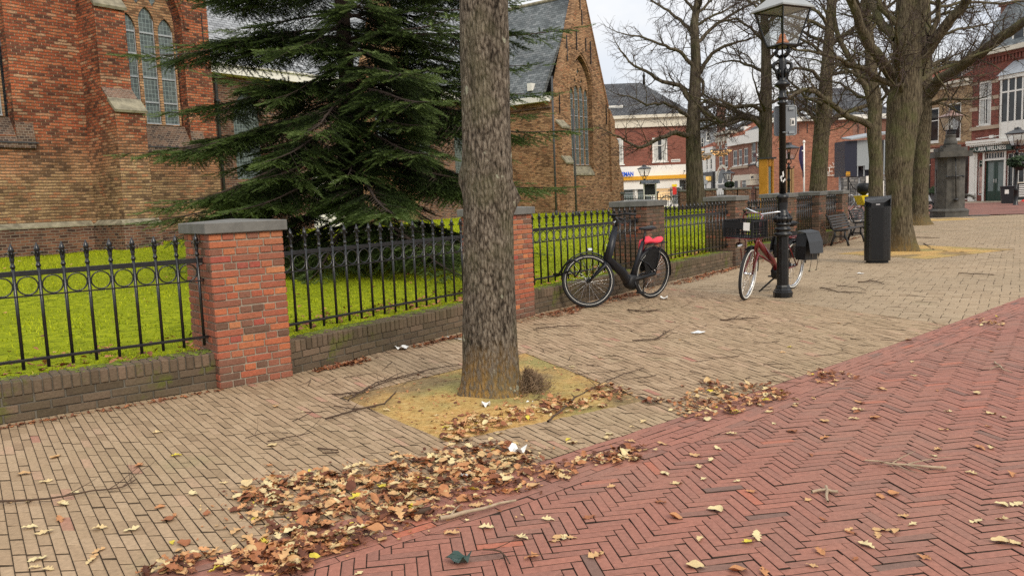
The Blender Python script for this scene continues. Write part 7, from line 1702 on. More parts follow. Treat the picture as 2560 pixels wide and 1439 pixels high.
    mb = MB(); mb.tube([(.10, -.07, .31), (.02, -.13, .20), (-.04, -.20, .01)], [.012, .011, .010], 6); mb.build('kickstand', M['plastic'], root)
    mb = MB(); p = hb_+ax*.22+Vector((.035, -.03, 0)); mb.M = Matrix.Translation(p) @ Matrix.Rotation(rad(90), 4, 'X') @ Matrix.Rotation(rad(45), 4, 'Y'); mb.lathe([(0, 0), (.020, 0), (.020, .003), (0, .004)], 14); mb.build('round_badge', M['paper'], root)
    # red cloth on carrier
    W4 = root.matrix_basis; b_ = empty('x'); bpy.data.objects.remove(b_)
    bpy.context.view_layer.update(); MW = root.matrix_world.copy()
    mb = MB(); rr_ = random.Random(4); N, Mm = 14, 12; V = []
    for j in range(N+1):
        f = j/N; x = .21-.36*f; wd = .045+.03*abs(math.sin(math.pi*f*2.))+(.01 if f < .3 else 0); pin = .045 if abs(f-.5) < .12 else wd
        for i in range(Mm): a = 2*math.pi*i/Mm; rr0 = pin*(1+.12*math.sin(3*a+f*9)); V.append((x, rr0*math.cos(a)*.95, .845+rr0*.62*math.sin(a)+.02*math.sin(f*7)+(.05*(1-f)*-.4)))
    mb.add(V, [(j*Mm+i, j*Mm+(i+1) % Mm, (j+1)*Mm+(i+1) % Mm, (j+1)*Mm+i) for j in range(N) for i in range(Mm)]+[tuple(range(Mm)), tuple(N*Mm+i for i in range(Mm))][0:2], sm=True)
    mb.tube([(.18, -.05, .83), (.16, -.085, .76), (.15, -.095, .68), (.17, -.085, .64)], [.045, .045, .038, .01], 8)
    o = mb.build('red_cloth', M['red_cloth']); o.matrix_world = MW; tag(o, 'bright red cloth bundled on the rear carrier of the black bicycle', 'cloth')
    # lock hanging through the front wheel
    pts = [at(x, y, Y_) for x, y, Y_ in ((1384, 686, 10.55), (1398, 684, 10.5), (1412, 662, 10.42), (1432, 650, 10.36), (1450, 657, 10.34), (1452, 672, 10.4), (1440, 690, 10.45), (1425, 676, 10.42), (1412, 682, 10.5), (1392, 690, 10.55))]
    mb = MB(); mb.tube(pts, .014, 7, closed=True); mb.box(pts[3]+Vector((-.05, -.02, -.02)), pts[3]+Vector((.03, .02, .015)), bev=.006); o = mb.build('bicycle_lock', M['plastic']); tag(o, 'black folding lock hooked over the front wheel of the black bicycle', 'lock')
ebike_black()
def bike_red():
    fb = Vector((*G(1861, 750), 0)); rb = Vector((*G(1979, 722), 0)); d = (fb-rb).normalized(); WB = (fb-rb).length; root = empty('bicycle', rb, math.atan2(d.y, d.x), 'dark red transport bicycle with white tyres and a crate, leaning by the lamp post', 'bicycle'); root.rotation_euler = (rad(-3), 0, math.atan2(d.y, d.x))
    Rw = .36; K = M['bike_red']; wheel(root, 'rear_wheel', 0, Rw, M['rubber'], M['chrome'], True, 30, .022)
    hb_, ht = Vector((WB-.25, 0, .66)), Vector((WB-.38, 0, 1.04)); ax = (ht-hb_).normalized(); ST = Matrix.Translation(hb_) @ Matrix.Rotation(rad(12), 4, ax) @ Matrix.Translation(-hb_)
    steer = bpy.data.objects.new('front_fork', None); COL.objects.link(steer); steer.parent = root; steer.matrix_local = ST
    wheel(root, 'front_wheel', WB, Rw, M['rubber'], M['chrome'], True, 30, .022, ST @ Matrix.Translation((WB-.02, 0, Rw)))
    bb = Vector((.46, 0, .30)); mb = MB(); mb.tube([ht, hb_], .026, 8); mb.tube([hb_+ax*.14, Vector((bb.x+.2, 0, .48)), bb+Vector((.06, 0, .03))], [.040, .042, .036], 10); mb.tube([bb, Vector((.22, 0, .86))], .019, 8); mb.tube([Vector((WB-.34, 0, .60)), Vector((.6, 0, .42)), Vector((.34, 0, .36))], .015, 7)
    for s in (-1, 1): mb.tube([bb, Vector((0, s*.06, Rw))], .012, 6); mb.tube([Vector((.26, s*.02, .72)), Vector((0, s*.06, Rw))], .010, 6)
    mb.build('frame', K, root); mb = MB(); mb.M = Matrix.Translation(bb) @ Matrix.Rotation(rad(90), 4, 'X'); mb.lathe([(.05, -.08), (.11, -.06), (.115, .0), (.11, .06), (.05, .08)], 16); mb.M = Matrix.Identity(4); mb.tube([bb+Vector((0, -.05, 0)), Vector((.2, -.06, .32)), Vector((0, -.065, .36))], [.07, .05, .05], 8); mb.build('motor_and_chain_case', M['plastic'], root)
    mb = MB(); cr_ = hb_-ax*.01; hp = Vector((WB-.02, 0, Rw))
    for s in (-1, 1): mb.tube([cr_, cr_+Vector((.01, s*.05, -.02)), hp+Vector((-.02, s*.055, .05)), hp+Vector((0, s*.055, 0))], [.018, .016, .012, .010], 7); mb.tube([hp+Vector((0, s*.06, 0)), hp+Vector((.16, s*.10, .40)), hp+Vector((.17, s*.12, .49))], .008, 5); mb.tube([hp+Vector((0, s*.06, 0)), hp+Vector((-.03, s*.09, .44)), hp+Vector((-.02, s*.13, .49))], .008, 5)
    mb.tube([cr_, ht+ax*.06], .016, 7); mb.build('fork', K, steer)
    zc = Rw+.50; cx = WB+.06; mb = MB()
    for y in (-.17, -.09, 0, .09, .17): mb.tube([(cx-.20, y, zc), (cx+.20, y, zc)], .007, 5)
    mb.tube([(cx-.20, -.17, zc), (cx-.20, .17, zc), (cx+.20, .17, zc), (cx+.20, -.17, zc)], .010, 6, closed=True); mb.tube([(cx-.2, -.14, zc), (cx-.2, -.14, zc+.28), (cx-.2, -.10, zc+.32), (cx-.2, .10, zc+.32), (cx-.2, .14, zc+.28), (cx-.2, .14, zc)], .009, 6); mb.build('front_carrier', K, root)
    mb = MB(); mb.M = Matrix.Translation((cx+.10, -.02, zc-.10)) @ Matrix.Rotation(rad(90), 4, 'Y'); mb.lathe([(.02, -.05), (.04, -.02), (.045, .03), (.0, .035)], 12); mb.build('headlight', M['chrome'], root)
    # handlebar
    top = ht+ax*.12; mb = MB(); mb.tube([ht, top], .014, 7); mb.tube([top+Vector((-.26, -.30, -.04)), top+Vector((-.16, -.31, .02)), top+Vector((.02, -.22, .055)), top+Vector((.07, -.08, .02)), top+Vector((.05, 0, .0)), top+Vector((.07, .08, .02)), top+Vector((.02, .22, .055)), top+Vector((-.16, .31, .02)), top+Vector((-.26, .30, -.04))], .012, 8); h_ = mb.build('handlebar', M['chrome'], steer)
    for s in (-1, 1): mb = MB(); mb.tube([top+Vector((-.15, s*.31, .02)), top+Vector((-.28, s*.30, -.05))], .018, 8); mb.build('grip', M['rubber'], h_); mb = MB(); mb.tube([top+Vector((.02, s*.2, .04)), top+Vector((-.03, s*.27, .0)), top+Vector((-.12, s*.30, -.04))], .006, 5); mb.tube([top+Vector((.04, s*.18, .04)), top+Vector((.12, s*.1, -.06)), hb_+Vector((.05, 0, .1))], .004, 4); mb.build('brake_lever', M['plastic'], h_)
    mb = MB(); mb.add([(.34, 0, .98), (.32, -.02, 1.0), (.32, .02, 1.0), (.19, -.05, .995), (.19, .05, .995), (.08, -.10, 1.0), (.08, .10, 1.0), (.01, -.08, .99), (.01, .08, .99), (.0, 0, .98), (.2, 0, .94), (.07, 0, .93), (.17, 0, 1.01), (.05, 0, 1.02)], [(0, 1, 12, 2), (1, 3, 12), (2, 12, 4), (3, 5, 13, 12), (4, 12, 13, 6), (5, 7, 13), (6, 13, 8), (7, 9, 8, 13), (0, 10, 3, 1), (0, 2, 4, 10), (3, 10, 11, 5), (4, 6, 11, 10), (5, 11, 7), (6, 8, 11), (7, 11, 9), (8, 9, 11)], sm=True); mb.tube([(.22, 0, .84), (.19, 0, .95)], .014, 6); mb.build('saddle', M['plastic'], root)
    mb = MB(); z = .78
    for y in (-.07, 0, .07): mb.tube([(.2, y, z), (-.26, y, z)], .008, 5)
    for x in (.18, -.05, -.26): mb.tube([(x, -.07, z), (x, .07, z)], .008, 5)
    for s in (-1, 1): mb.tube([(-.18, s*.07, z), (0, s*.065, Rw)], .008, 5)
    mb.build('rear_carrier', K, root)
    mb = MB(); N = 14; V = []
    for i in range(N+1):
        a = rad(10)+rad(170)*i/N
        for y, dr in ((-.03, -.012), (0, .004), (.03, -.012)): V.append(((Rw+.03+dr)*math.cos(a), y, Rw+(Rw+.03+dr)*math.sin(a)))
    mb.add(V, [(i*3+k, i*3+k+1, i*3+k+4, i*3+k+3) for i in range(N) for k in range(2)], sm=True); mb.build('mudguard', M['plastic'], root)
    mb = MB(); V = []
    for i in range(N+1):
        a = rad(60)+rad(120)*i/N
        for y, dr in ((-.03, -.012), (0, .004), (.03, -.012)): V.append((hp.x+(Rw+.03+dr)*math.cos(a), y, Rw+(Rw+.03+dr)*math.sin(a)))
    mb.add(V, [(i*3+k, i*3+k+1, i*3+k+4, i*3+k+3) for i in range(N) for k in range(2)], sm=True); mb.build('mudguard', M['plastic'], steer)
    mb = MB(); mb.tube([(.36, -.02, .26), (.42, -.12, .16), (.62, -.20, .01)], [.016, .014, .012], 6); mb.tube([(.36, .02, .26), (.42, .12, .16), (.60, .20, .01)], [.016, .014, .012], 6); mb.build('double_stand', M['plastic'], root)
    mb = MB(); c = bb; mb.tube([c+Vector((0, -.08, 0)), c+Vector((-.12, -.1, -.08))], .010, 6); mb.box(c+Vector((-.17, -.2, -.1)), c+Vector((-.08, -.11, -.08)), bev=.004); mb.build('crank_and_pedals', M['plastic'], root)
    # hanging lock / long lever from the frame across the lamp
    bpy.context.view_layer.update(); MW = root.matrix_world.copy()
    mb = MB(); mb.tube([(.62, -.10, .55), (.45, -.16, .48), (.22, -.19, .38), (.10, -.19, .30)], [.012, .013, .016, .020], 7); mb.tube([(.62, -.10, .55), (.72, -.05, .60), (.66, .0, .62)], .012, 6); o = mb.build('chain_lock', M['rubber']); o.matrix_world = MW; tag(o, 'dark fabric covered chain lock slung from the red bicycle past the lamp post', 'lock')
    # crate
    c = MB(); w_, l_, h_ = .19, .205, .235; x0 = cx; t = .006
    c.box((x0-w_+.02, -l_+.02, zc+.01), (x0+w_-.02, l_-.02, zc+.016))
    for sx in (-1, 1):
        for k in range(12): y = -l_+.02+(2*l_-.04)*k/11; c.box((x0+sx*w_-t, y-.0045, zc+.01), (x0+sx*w_+t, y+.0045, zc+h_))
        for z in (.01, .05, .09, .125, .22): c.box((x0+sx*w_-t, -l_, zc+z), (x0+sx*w_+t, l_, zc+z+(.02 if z > .2 else .009)))
    for sy in (-1, 1):
        for k in range(10): x = x0-w_+.02+(2*w_-.04)*k/9; c.box((x-.0045, sy*l_-t, zc+.01), (x+.0045, sy*l_+t, zc+h_))
        for z in (.01, .05, .09, .125, .22): c.box((x0-w_, sy*l_-t, zc+z), (x0+w_, sy*l_+t, zc+z+(.02 if z > .2 else .009)))
    for sx in (-1, 1):
        for sy in (-1, 1): c.box((x0+sx*w_-.012, sy*l_-.012, zc+.01), (x0+sx*w_+.012, sy*l_+.012, zc+h_+.005))
    c.box((x0+w_+t, -.20, zc+.135), (x0+w_+t+.003, .20, zc+.215)); c.box((x0-.16, -l_-t-.003, zc+.14), (x0+.16, -l_-t, zc+.215))
    o = c.build('crate', M['plastic']); o.matrix_world = MW; tag(o, 'black plastic crate on the front carrier of the red bicycle', 'crate')
    mb = MB(); mb.box((x0+w_+t+.004, .08, zc+.11), (x0+w_+t+.007, .17, zc+.215)); s_ = mb.build('white_card', M['paper'], o)
    # panniers
    for s, lab in ((-1, 'right'), (1, 'left')):
        mb = MB(); y0 = s*.09; y1 = s*.24
        P0 = [(-.30, .84), (.10, .84), (.14, .66), (.12, .46), (-.28, .44), (-.33, .64)]
        mb.prism(P0, y0, y1)
        fl_ = [(-.33, y0, .88), (.12, y0, .88), (.13, y1-s*.01, .86), (-.32, y1-s*.01, .86), (.145, y1+s*.05, .72), (-.33, y1+s*.05, .72), (.13, y1+s*.075, .56), (-.31, y1+s*.075, .54)]
        bag = mb.build('pannier_bag', M['plastic']); bag.matrix_world = MW
        mb = MB(); mb.add(fl_, [(0, 1, 2, 3), (3, 2, 4, 5), (5, 4, 6, 7)], sm=False); mb.build('flap', M['bag'], bag, fixn=False)
        mb = MB()
        for x in (-.20, .03): mb.box((x-.015, y1+s*.05, .50), (x+.015, y1+s*.065, .58), bev=.004); mb.tube([(x, y1+s*.05, .50), (x+.01, y1+s*.05, .40), (x, y1+s*.03, .30)], .004, 4); mb.box((x-.015, y1+s*.02, .29), (x+.02, y1+s*.04, .30))
        mb.build('buckle', M['iron'], bag)
        tag(bag, 'dark grey flapped pannier on the %s side of the red bicycle rack' % ('near' if s < 0 else 'far'), 'bag')
bike_red()
def simple_bike(x, y, rz, label, mat, cat='bicycle', box=None):
    root = empty('bicycle', (x, y, ground_z(x, y)), rz, label, cat); K = M[mat]; Rw = .35; wheel(root, 'rear_wheel', 0, Rw, M['rubber'], M['chrome'], n_sp=20); wheel(root, 'front_wheel', 1.1, Rw, M['rubber'], M['chrome'], n_sp=20)
    mb = MB(); mb.tube([(.86, 0, .62), (.80, 0, .95)], .02, 6); mb.tube([(.84, 0, .75), (.45, 0, .30), (.25, 0, .85)], .02, 6); mb.tube([(.82, 0, .85), (.33, 0, .6)], .016, 6); mb.tube([(.45, 0, .3), (0, 0, .35), (.3, 0, .7)], .012, 5); mb.tube([(.86, 0, .64), (1.1, 0, .35)], .018, 6); mb.build('frame', K, root)
    mb = MB(); mb.tube([(.60, -.28, 1.05), (.80, -.2, 1.1), (.86, 0, 1.03), (.80, .2, 1.1), (.60, .28, 1.05)], .013, 6); mb.tube([(.80, 0, .95), (.85, 0, 1.03)], .013, 6); mb.build('handlebar', M['chrome'], root); mb = MB(); mb.box((.10, -.06, .93), (.34, .06, .98), bev=.02); mb.tube([(.25, 0, .8), (.22, 0, .93)], .012, 5); mb.build('saddle', M['plastic'], root); mb = MB(); mb.tube([(.2, -.06, .76), (-.25, -.06, .76), (-.25, .06, .76), (.2, .06, .76)], .008, 5, closed=True); mb.tube([(-.2, .06, .76), (0, .05, .35)], .008, 4); mb.build('rear_carrier', M['plastic'], root)
    return root
x, y = G(2140, 549); simple_bike(x-.2, y+1.4, rad(-60), 'silver bicycle parked past the end of the fence beside the yellow cargo box', 'galv')
x, y = at(1690, 500, 41.5).x, 41.5; o = simple_bike(x-.5, y, rad(10), 'dark bicycle parked behind the far fence in front of the white shop', 'bike_black'); o.location.z = .75
def cargo():
    x, y = at(2150, 520, 32).x, 32.; root = empty('cargo_bicycle', (x, y, ground_z(x, y)), rad(5), 'cargo bicycle with a bright yellow box half hidden by the litter bin', 'cargo bicycle'); zb_ = at(2150, 513, 32).z; zt = at(2150, 489, 32).z
    mb = MB(); mb.prism([(0.05, zb_), (.60, zb_), (.62, zt+.02), (-.12, zt)], -.3, .3); mb.build('box', M['yellow'], root); wheel(root, 'front_wheel', -.15, .33, M['rubber'], M['chrome'], n_sp=20); mb = MB(); mb.lathe([(.05, 0), (.25, .15), (.28, .35), (.2, .5)], 10, (.15, 0, zt)); mb.build('cover', M['plastic'], root); mb = MB(); mb.tube([(-.15, 0, .33), (.1, 0, zb_), (.9, 0, .4), (1.5, 0, .35)], .03, 6); mb.build('frame', M['bike_black'], root); wheel(root, 'rear_wheel', 1.6, .33, M['rubber'], M['chrome'], n_sp=20)
cargo()
# ---------------------------------------------------------------- benches
def bench():
    root = empty('park_bench', (0, 0, 0), 0, 'nearer dark slatted bench with cast iron legs along the fence', 'bench', 'two benches along the churchyard fence'); L = 1.65
    prof_back = [(.44, .40), (.40, .415), (.30, .395), (.16, .385), (.07, .42), (.03, .50), (-.01, .62), (-.06, .74), (-.10, .80)]
    for x in (.0, L-.0):
        mb = MB(); mb.tube([(x, a, b) for a, b in prof_back], [.024]*9, 6); 
        mb.tube([(x, .02, .0), (x, .07, .14), (x, .12, .27), (x, .12, .37)], [.030, .027, .025, .022], 6); mb.tube([(x, .46, .0), (x, .42, .14), (x, .36, .27), (x, .37, .385)], [.030, .027, .025, .022], 6); mb.tube([(x, .07, .18), (x, .15, .245), (x, .32, .245), (x, .41, .17)], [.02, .018, .018, .02], 6)
        mb.build('end_frame', M['bench_iron'], root)
    def slat(y, z, tilt, nm):
        mb = MB(); mb.M = Matrix.Translation((L/2, y, z)) @ Matrix.Rotation(tilt, 4, 'X'); mb.box((-L/2-.02, -.027, -.011), (L/2+.02, .027, .011), bev=.004); mb.build(nm, M['bench_wood'], root)
    for y, z, t in ((.43, .425, 0), (.365, .428, .05), (.30, .422, .1), (.235, .413, .1), (.17, .408, 0)): slat(y, z, t, 'seat_slat')
    for y, z, t in ((.07, .47, -1.15), (.045, .54, -1.2), (.02, .61, -1.25), (-.01, .68, -1.2), (-.04, .75, -1.1)): slat(y, z, t, 'back_slat')
    return root
bn = bench(); 
def place_bench(o, px, py, z=0):    # px,py pixel of the near front foot; the bench runs along the fence with its front to the street
    x, y = G(px, py); o.rotation_euler = (0, 0, angR); o.location = (x, y, 0)
    # local y must point to the street: mirror by turning 180 and shifting
    o.rotation_euler = (0, 0, angR+math.pi); 
bn2 = copy_tree(bn); bn2['label'] = 'farther dark slatted bench, half hidden by the litter bin'
for o, (px, py) in ((bn, (2122, 615)), (bn2, (2168, 588))):
    x, y = G(px, py); L = 1.65
    # near front foot is local (L, .46) after the half turn
    c, s = math.cos(angR+math.pi), math.sin(angR+math.pi); o.rotation_euler = (0, 0, angR+math.pi); o.location = (x-(c*L-s*.46), y-(s*L+c*.46), 0)
# ---------------------------------------------------------------- litter bin
def litter_bin():
    x, y = G(2200, 657); root = empty('litter_bin', (x, y+.12, 0), rad(-25), 'tall black perforated litter bin with slanted lid in front of the broad lime trunk', 'litter bin'); 
    def rr_sec(w_, d, r, n=6):
        o = []
        for sx, sy, a0 in ((1, 1, 0), (-1, 1, 90), (-1, -1, 180), (1, -1, 270)):
            for i in range(n+1): t = rad(a0+90*i/n); o.append((sx*(w_-r)+r*math.cos(t), sy*(d-r)+r*math.sin(t)))
        return o
    mb = MB(); mb.prism(rr_sec(.235, .21, .12), .05, 1.09, axis='z'); mb.build('body', M['iron'], root); mb = MB(); mb.prism(rr_sec(.20, .18, .1), 0, .05, axis='z'); mb.build('foot', M['plastic'], root)
    mb = MB(); mb.box((-.10, -.215, .08), (.10, -.208, 1.07), bev=.002); mb.build('front_panel', M['plastic'], root)
    mb = MB(); sec = rr_sec(.239, .214, .12, 6)
    for k in range(24):
        z = .12+k*.04
        for i in range(len(sec)):
            a, b = sec[i], sec[(i+1) % len(sec)]; l = math.hypot(b[0]-a[0], b[1]-a[1]); m = max(1, int(l/.035))
            for j in range(m):
                px_, py_ = a[0]+(b[0]-a[0])*(j+.5)/m, a[1]+(b[1]-a[1])*(j+.5)/m
                if abs(px_) < .105 and py_ < 0: continue
                nx_, ny_ = (b[1]-a[1])/l, -(b[0]-a[0])/l; tx, ty = -ny_, nx_; r_ = .0065; mb.add([(px_+nx_*.002+tx*r_*c_, py_+ny_*.002+ty*r_*c_, z+r_*s_) for c_, s_ in ((1, 0), (0, 1), (-1, 0), (0, -1))], [(0, 1, 2, 3)])
    pf = mb.build('perforations', M['dark_trim'], root, fixn=False)
    mb = MB()
    for sx in (-1, 1): mb.box((sx*.225-.01, .10, 1.09), (sx*.225+.01, .17, 1.26)); mb.tube([(sx*.225, -.17, 1.09), (sx*.225, .12, 1.27)], .008, 4)
    mb.box((-.11, -.19, 1.09), (.10, -.10, 1.17)); mb.build('hood_frame', M['iron'], root)
    mb = MB(); mb.add([(-.235, -.18, 1.20), (.235, -.18, 1.245), (.235, .19, 1.29), (-.235, .19, 1.25), (-.10, -.195, 1.155), (.12, -.195, 1.165)], [(0, 4, 5, 1), (0, 1, 2, 3)]); mb.box((-.235, .17, 1.09), (.235, .19, 1.28)); mb.build('slanted_lid', M['dark_trim'], root, fixn=False)
    mb = MB(); mb.box((-.03, -.198, 1.115), (.04, -.192, 1.14)); mb.build('lock_plate', M['chrome'], root)
litter_bin()
# ---------------------------------------------------------------- stone pump
def pump():
    Y = 34.5; k = Y/F_PX; b = at(2388, 545, Y); zg = b.z; root = empty('water_pump', (b.x, Y+.5, zg-.02), rad(-16), 'tall old stone water pump topped by a copper roofed lantern', 'water pump')
    def Z(y): return at(2388, y, Y).z-zg
    def octa(w_, ch=.28): h = w_/2; c = w_*ch; return [(-h+c, -h), (h-c, -h), (h, -h+c), (h, h-c), (h-c, h), (-h+c, h), (-h, h-c), (-h, -h+c)]
    mb = MB(); mb.prism(octa(1.42), 0, Z(528), axis='z'); a, c_ = octa(1.46), octa(1.20); z0, z1, z2 = Z(528), Z(525), Z(520)
    mb.add([(p[0], p[1], z0) for p in a]+[(p[0], p[1], z1) for p in a]+[(p[0], p[1], z2) for p in c_], [(i+8*j, (i+1) % 8+8*j, (i+1) % 8+8*j+8, i+8*j+8) for j in range(2) for i in range(8)]); mb.build('base', M['pump_stone'], root)
    mb = MB(); mb.prism(octa(1.10), Z(520), Z(391), axis='z'); mb.prism(octa(1.12), Z(520), Z(497), axis='z'); mb.build('shaft', M['pump_stone'], root)
    mb = MB(); mb.prism(octa(1.50, .12), Z(391), Z(377), axis='z'); mb.prism(octa(1.16, .15), Z(377), Z(367), axis='z'); mb.prism(octa(.72, .15), Z(367), Z(360), axis='z'); mb.lathe([(.28, Z(360)), (.27, Z(354)), (.24, Z(347)), (.22, Z(344)), (.20, Z(338)), (.23, Z(336)), (.2, Z(333))], 20); mb.build('cap', M['pump_stone'], root)
    mb = MB(); y = -.60; mb.lathe([(.05, -.05), (.06, 0), (.03, .05)], 8, (.06, y-.03, Z(391))); mb.tube([(.06, y-.05, Z(391)), (.11, y-.05, Z(494))], .022, 6); mb.lathe([(.0, -.1), (.10, -.02), (.08, .04), (.03, .06)], 10, (.115, y-.05, Z(498))); mb.tube([(-.25, y-.03, Z(441)), (.38, y-.03, Z(439))], .03, 6)
    for x in (-.25, .38): mb.lathe([(.0, -.06), (.06, 0), (0, .06)], 8, (x, y-.03, Z(440)))
    mb.build('pump_handle', M['iron'], root)
    mb = MB(); mb.tube([(.57, -.1, Z(488)), (.80, -.1, Z(489)), (.93, -.1, Z(492)), (.97, -.1, Z(498))], [.07, .06, .06, .07], 8); mb.build('spout', M['pump_stone'], root)
    mb = MB(); mb.prism([(.74, -.45), (1.45, -.45), (1.6, -.2), (1.6, .2), (1.45, .45), (.74, .45)], .0, .10, axis='z'); mb.build('drain_slab', M['pump_stone'], root)
    mb = MB(); mb.box((-.573, -.12, Z(480)+.0), (-.571, .04, Z(420)), bev=0); mb.build('side_slot', M['iron'], root)
    f, g_, r_ = MB(), MB(), MB(); zl, zt = Z(322), Z(288); mb = MB(); mb.lathe([(.16, Z(334)), (.14, Z(330)), (.13, Z(323))], 10); mb.box((-.17, -.17, Z(333)), (.17, .17, Z(323)), bev=.03); mb.build('lantern_foot', M['cast_iron'], root)
    lantern(f, g_, r_, zl, zt-zl, .36, .64, .4, .17, .018); lf = f.build('lantern', M['cast_iron'], root); g_.build('lantern_glass', M['clear'], lf, fixn=False); r_.build('lantern_roof', M['copper'], lf); mb = MB(); mb.lathe([(.08, 0), (.08, .18), (.04, .2)], 8, (0, 0, zl+.02)); mb.build('burner', M['galv'], lf); mb = MB(); mb.lathe([(.03, 0), (.11, .03), (.04, .07), (.06, .12), (0, .2)], 8, (0, 0, zt+.26)); mb.build('finial', M['cast_iron'], lf)
pump()
# ---------------------------------------------------------------- other things on the square
def wheelie(px0, px1, y0, y1, Y, label):
    b = at((px0+px1)/2, y1, Y); k = Y/F_PX; w_ = (px1-px0)*k; h = (y1-y0)*k; root = empty('wheelie_bin', (b.x, Y, b.z), rad(-30), label, 'wheelie bin'); a = w_*.36
    mb = MB(); V = [(-a*.8, -a*.85, .02), (a*.8, -a*.85, .02), (a*.8, a*.85, .02), (-a*.8, a*.85, .02), (-a, -a, h*.93), (a, -a, h*.93), (a, a, h*.93), (-a, a, h*.93)]; mb.add(V, [(0, 3, 2, 1), (4, 5, 6, 7), (0, 1, 5, 4), (1, 2, 6, 5), (2, 3, 7, 6), (3, 0, 4, 7)]); mb.build('body', M['wheelie'], root)
    mb = MB(); mb.box((-a*1.08, -a*1.1, h*.93+.002), (a*1.08, a*1.1, h), bev=.03); mb.tube([(-a, a*1.15, h*.95), (a, a*1.15, h*.95)], .02, 6); mb.build('lid', M['wheelie'], root)
    for s in (-1, 1): mb = MB(); mb.M = Matrix.Translation((s*a*.8, a*.95, .12)) @ Matrix.Rotation(rad(90), 4, 'Y'); mb.lathe([(.12, -.025), (.13, 0), (.12, .025)], 14); mb.build('wheel', M['rubber'], root)
    mb = MB(); mb.box((-a*.5, -a*.985, h*.62), (-a*.02, -a*.96, h*.82)); mb.build('sticker', M['paper'], root)
wheelie(2496, 2545, 465, 516, 44, 'black wheelie bin in front of the green double doors')
def planter(px, y0, y1, wpx, Y, label):
    b = at(px, y1, Y); k = Y/F_PX; root = empty('planter', (b.x, Y, b.z), 0, label, 'planter'); h = (y1-y0)*k; w_ = wpx*k/2; mb = MB(); mb.lathe([(w_*.7, 0), (w_, h*.7), (w_*.9, h*.7), (w_*.8, h*.6)], sq=True); mb.build('pot', M['terracotta'], root); rr_ = random.Random(3); V = []; Fc = []
    for i in range(500):
        a_ = rr_.uniform(0, 6.28); q = rr_.random()*w_*1.4; p = Vector((q*math.cos(a_), q*math.sin(a_), h*.66+rr_.random()*h*.4*(1.3-q/w_/1.4))); d = Vector((rr_.gauss(0, 1), rr_.gauss(0, 1), rr_.gauss(.5, 1))).normalized()*.10; e = d.orthogonal().normalized()*.03; n0 = len(V); V += [tuple(p-d), tuple(p+e), tuple(p+d), tuple(p-e)]; Fc.append((n0, n0+1, n0+2, n0+3))
    np_mesh('foliage', V, Fc, M['plant'], root)
planter(2332, 472, 510, 20, 46, 'grey square planter with dry plants left of the stone pump')
def noticeboard():
    Y = 34.; a = at(1611, 455, Y); root = empty('noticeboard', (a.x, Y, lawn_z(*[0, 16])), 0, 'small roofed black noticeboard on white posts standing on the lawn', 'noticeboard'); k = Y/F_PX; z0 = root.location.z
    L_ = at(1610, 480, Y).x-a.x; R__ = at(1640, 480, Y).x-a.x; zt = at(1625, 458, Y).z-z0; zb_ = at(1625, 487, Y).z-z0
    mb = MB()
    for x in (L_, R__): mb.box((x-.022, -.022, -.3), (x+.022, .022, zt+.02))
    mb.box((L_+.036, -.03, zb_-.05), (R__-.036, .03, zb_)); mb.build('post', M['white'], root); mb = MB(); mb.box((L_+.037, -.02, zb_+.001), (R__-.037, .02, zt-.03)); mb.build('board', M['blackboard'], root)
    mb = MB(); mb.prism([(-.28, zt-.02), (0, zt+.14), (.28, zt-.02), (0, zt+.09)], L_-.14, R__+.14, axis='x'); mb.build('roof', M['slate'], root)
noticeboard()
def orange_case():
    Y = 27.5; b = at(1918, 500, Y); k = Y/F_PX; root = empty('display_case', (b.x, Y, ground_z(b.x, Y)), rad(35), 'tall orange wooden display case with glass front in the churchyard', 'display case'); zt = at(1918, 398, Y).z-root.location.z; zb_ = .2
    w_ = .19; mb = MB(); mb.box((-w_, -w_+.05, zb_), (-w_+.08, w_, zt)); mb.box((w_-.08, -w_+.05, zb_), (w_, w_, zt)); mb.box((-w_+.12, -w_+.05, zt-.25), (w_-.12, w_, zt)); mb.box((-w_+.12, 0, zb_), (w_-.12, w_, zt-.25)); mb.build('case', M['orange_wood'], root); mb = MB(); mb.box((-w_+.12, -.1, zb_), (w_-.12, -.06, zt-.25)); mb.build('glass_front', M['glass_grey'], root); mb = MB(); mb.box((-w_-.05, -w_-.02, zt), (w_+.05, w_+.05, zt+.06)); mb.build('top', M['dark_trim'], root)
orange_case()
for px, w_, y0, lab in ((1972, 9, 424, 'pale timber post right behind the big black lamp post'), (1981, 6, 420, 'thin pale timber post beside the thicker one')):
    Y = 41.; a = at(px, 470, Y); k = Y/F_PX; mb = MB(); mb.box((-w_*k/2, -w_*k/2, 0), (w_*k/2, w_*k/2, at(px, y0, Y).z-.5), bev=.02); o = mb.build('timber_post', M['tan_wood']); o.location = (a.x, Y, .5); tag(o, lab, 'post')
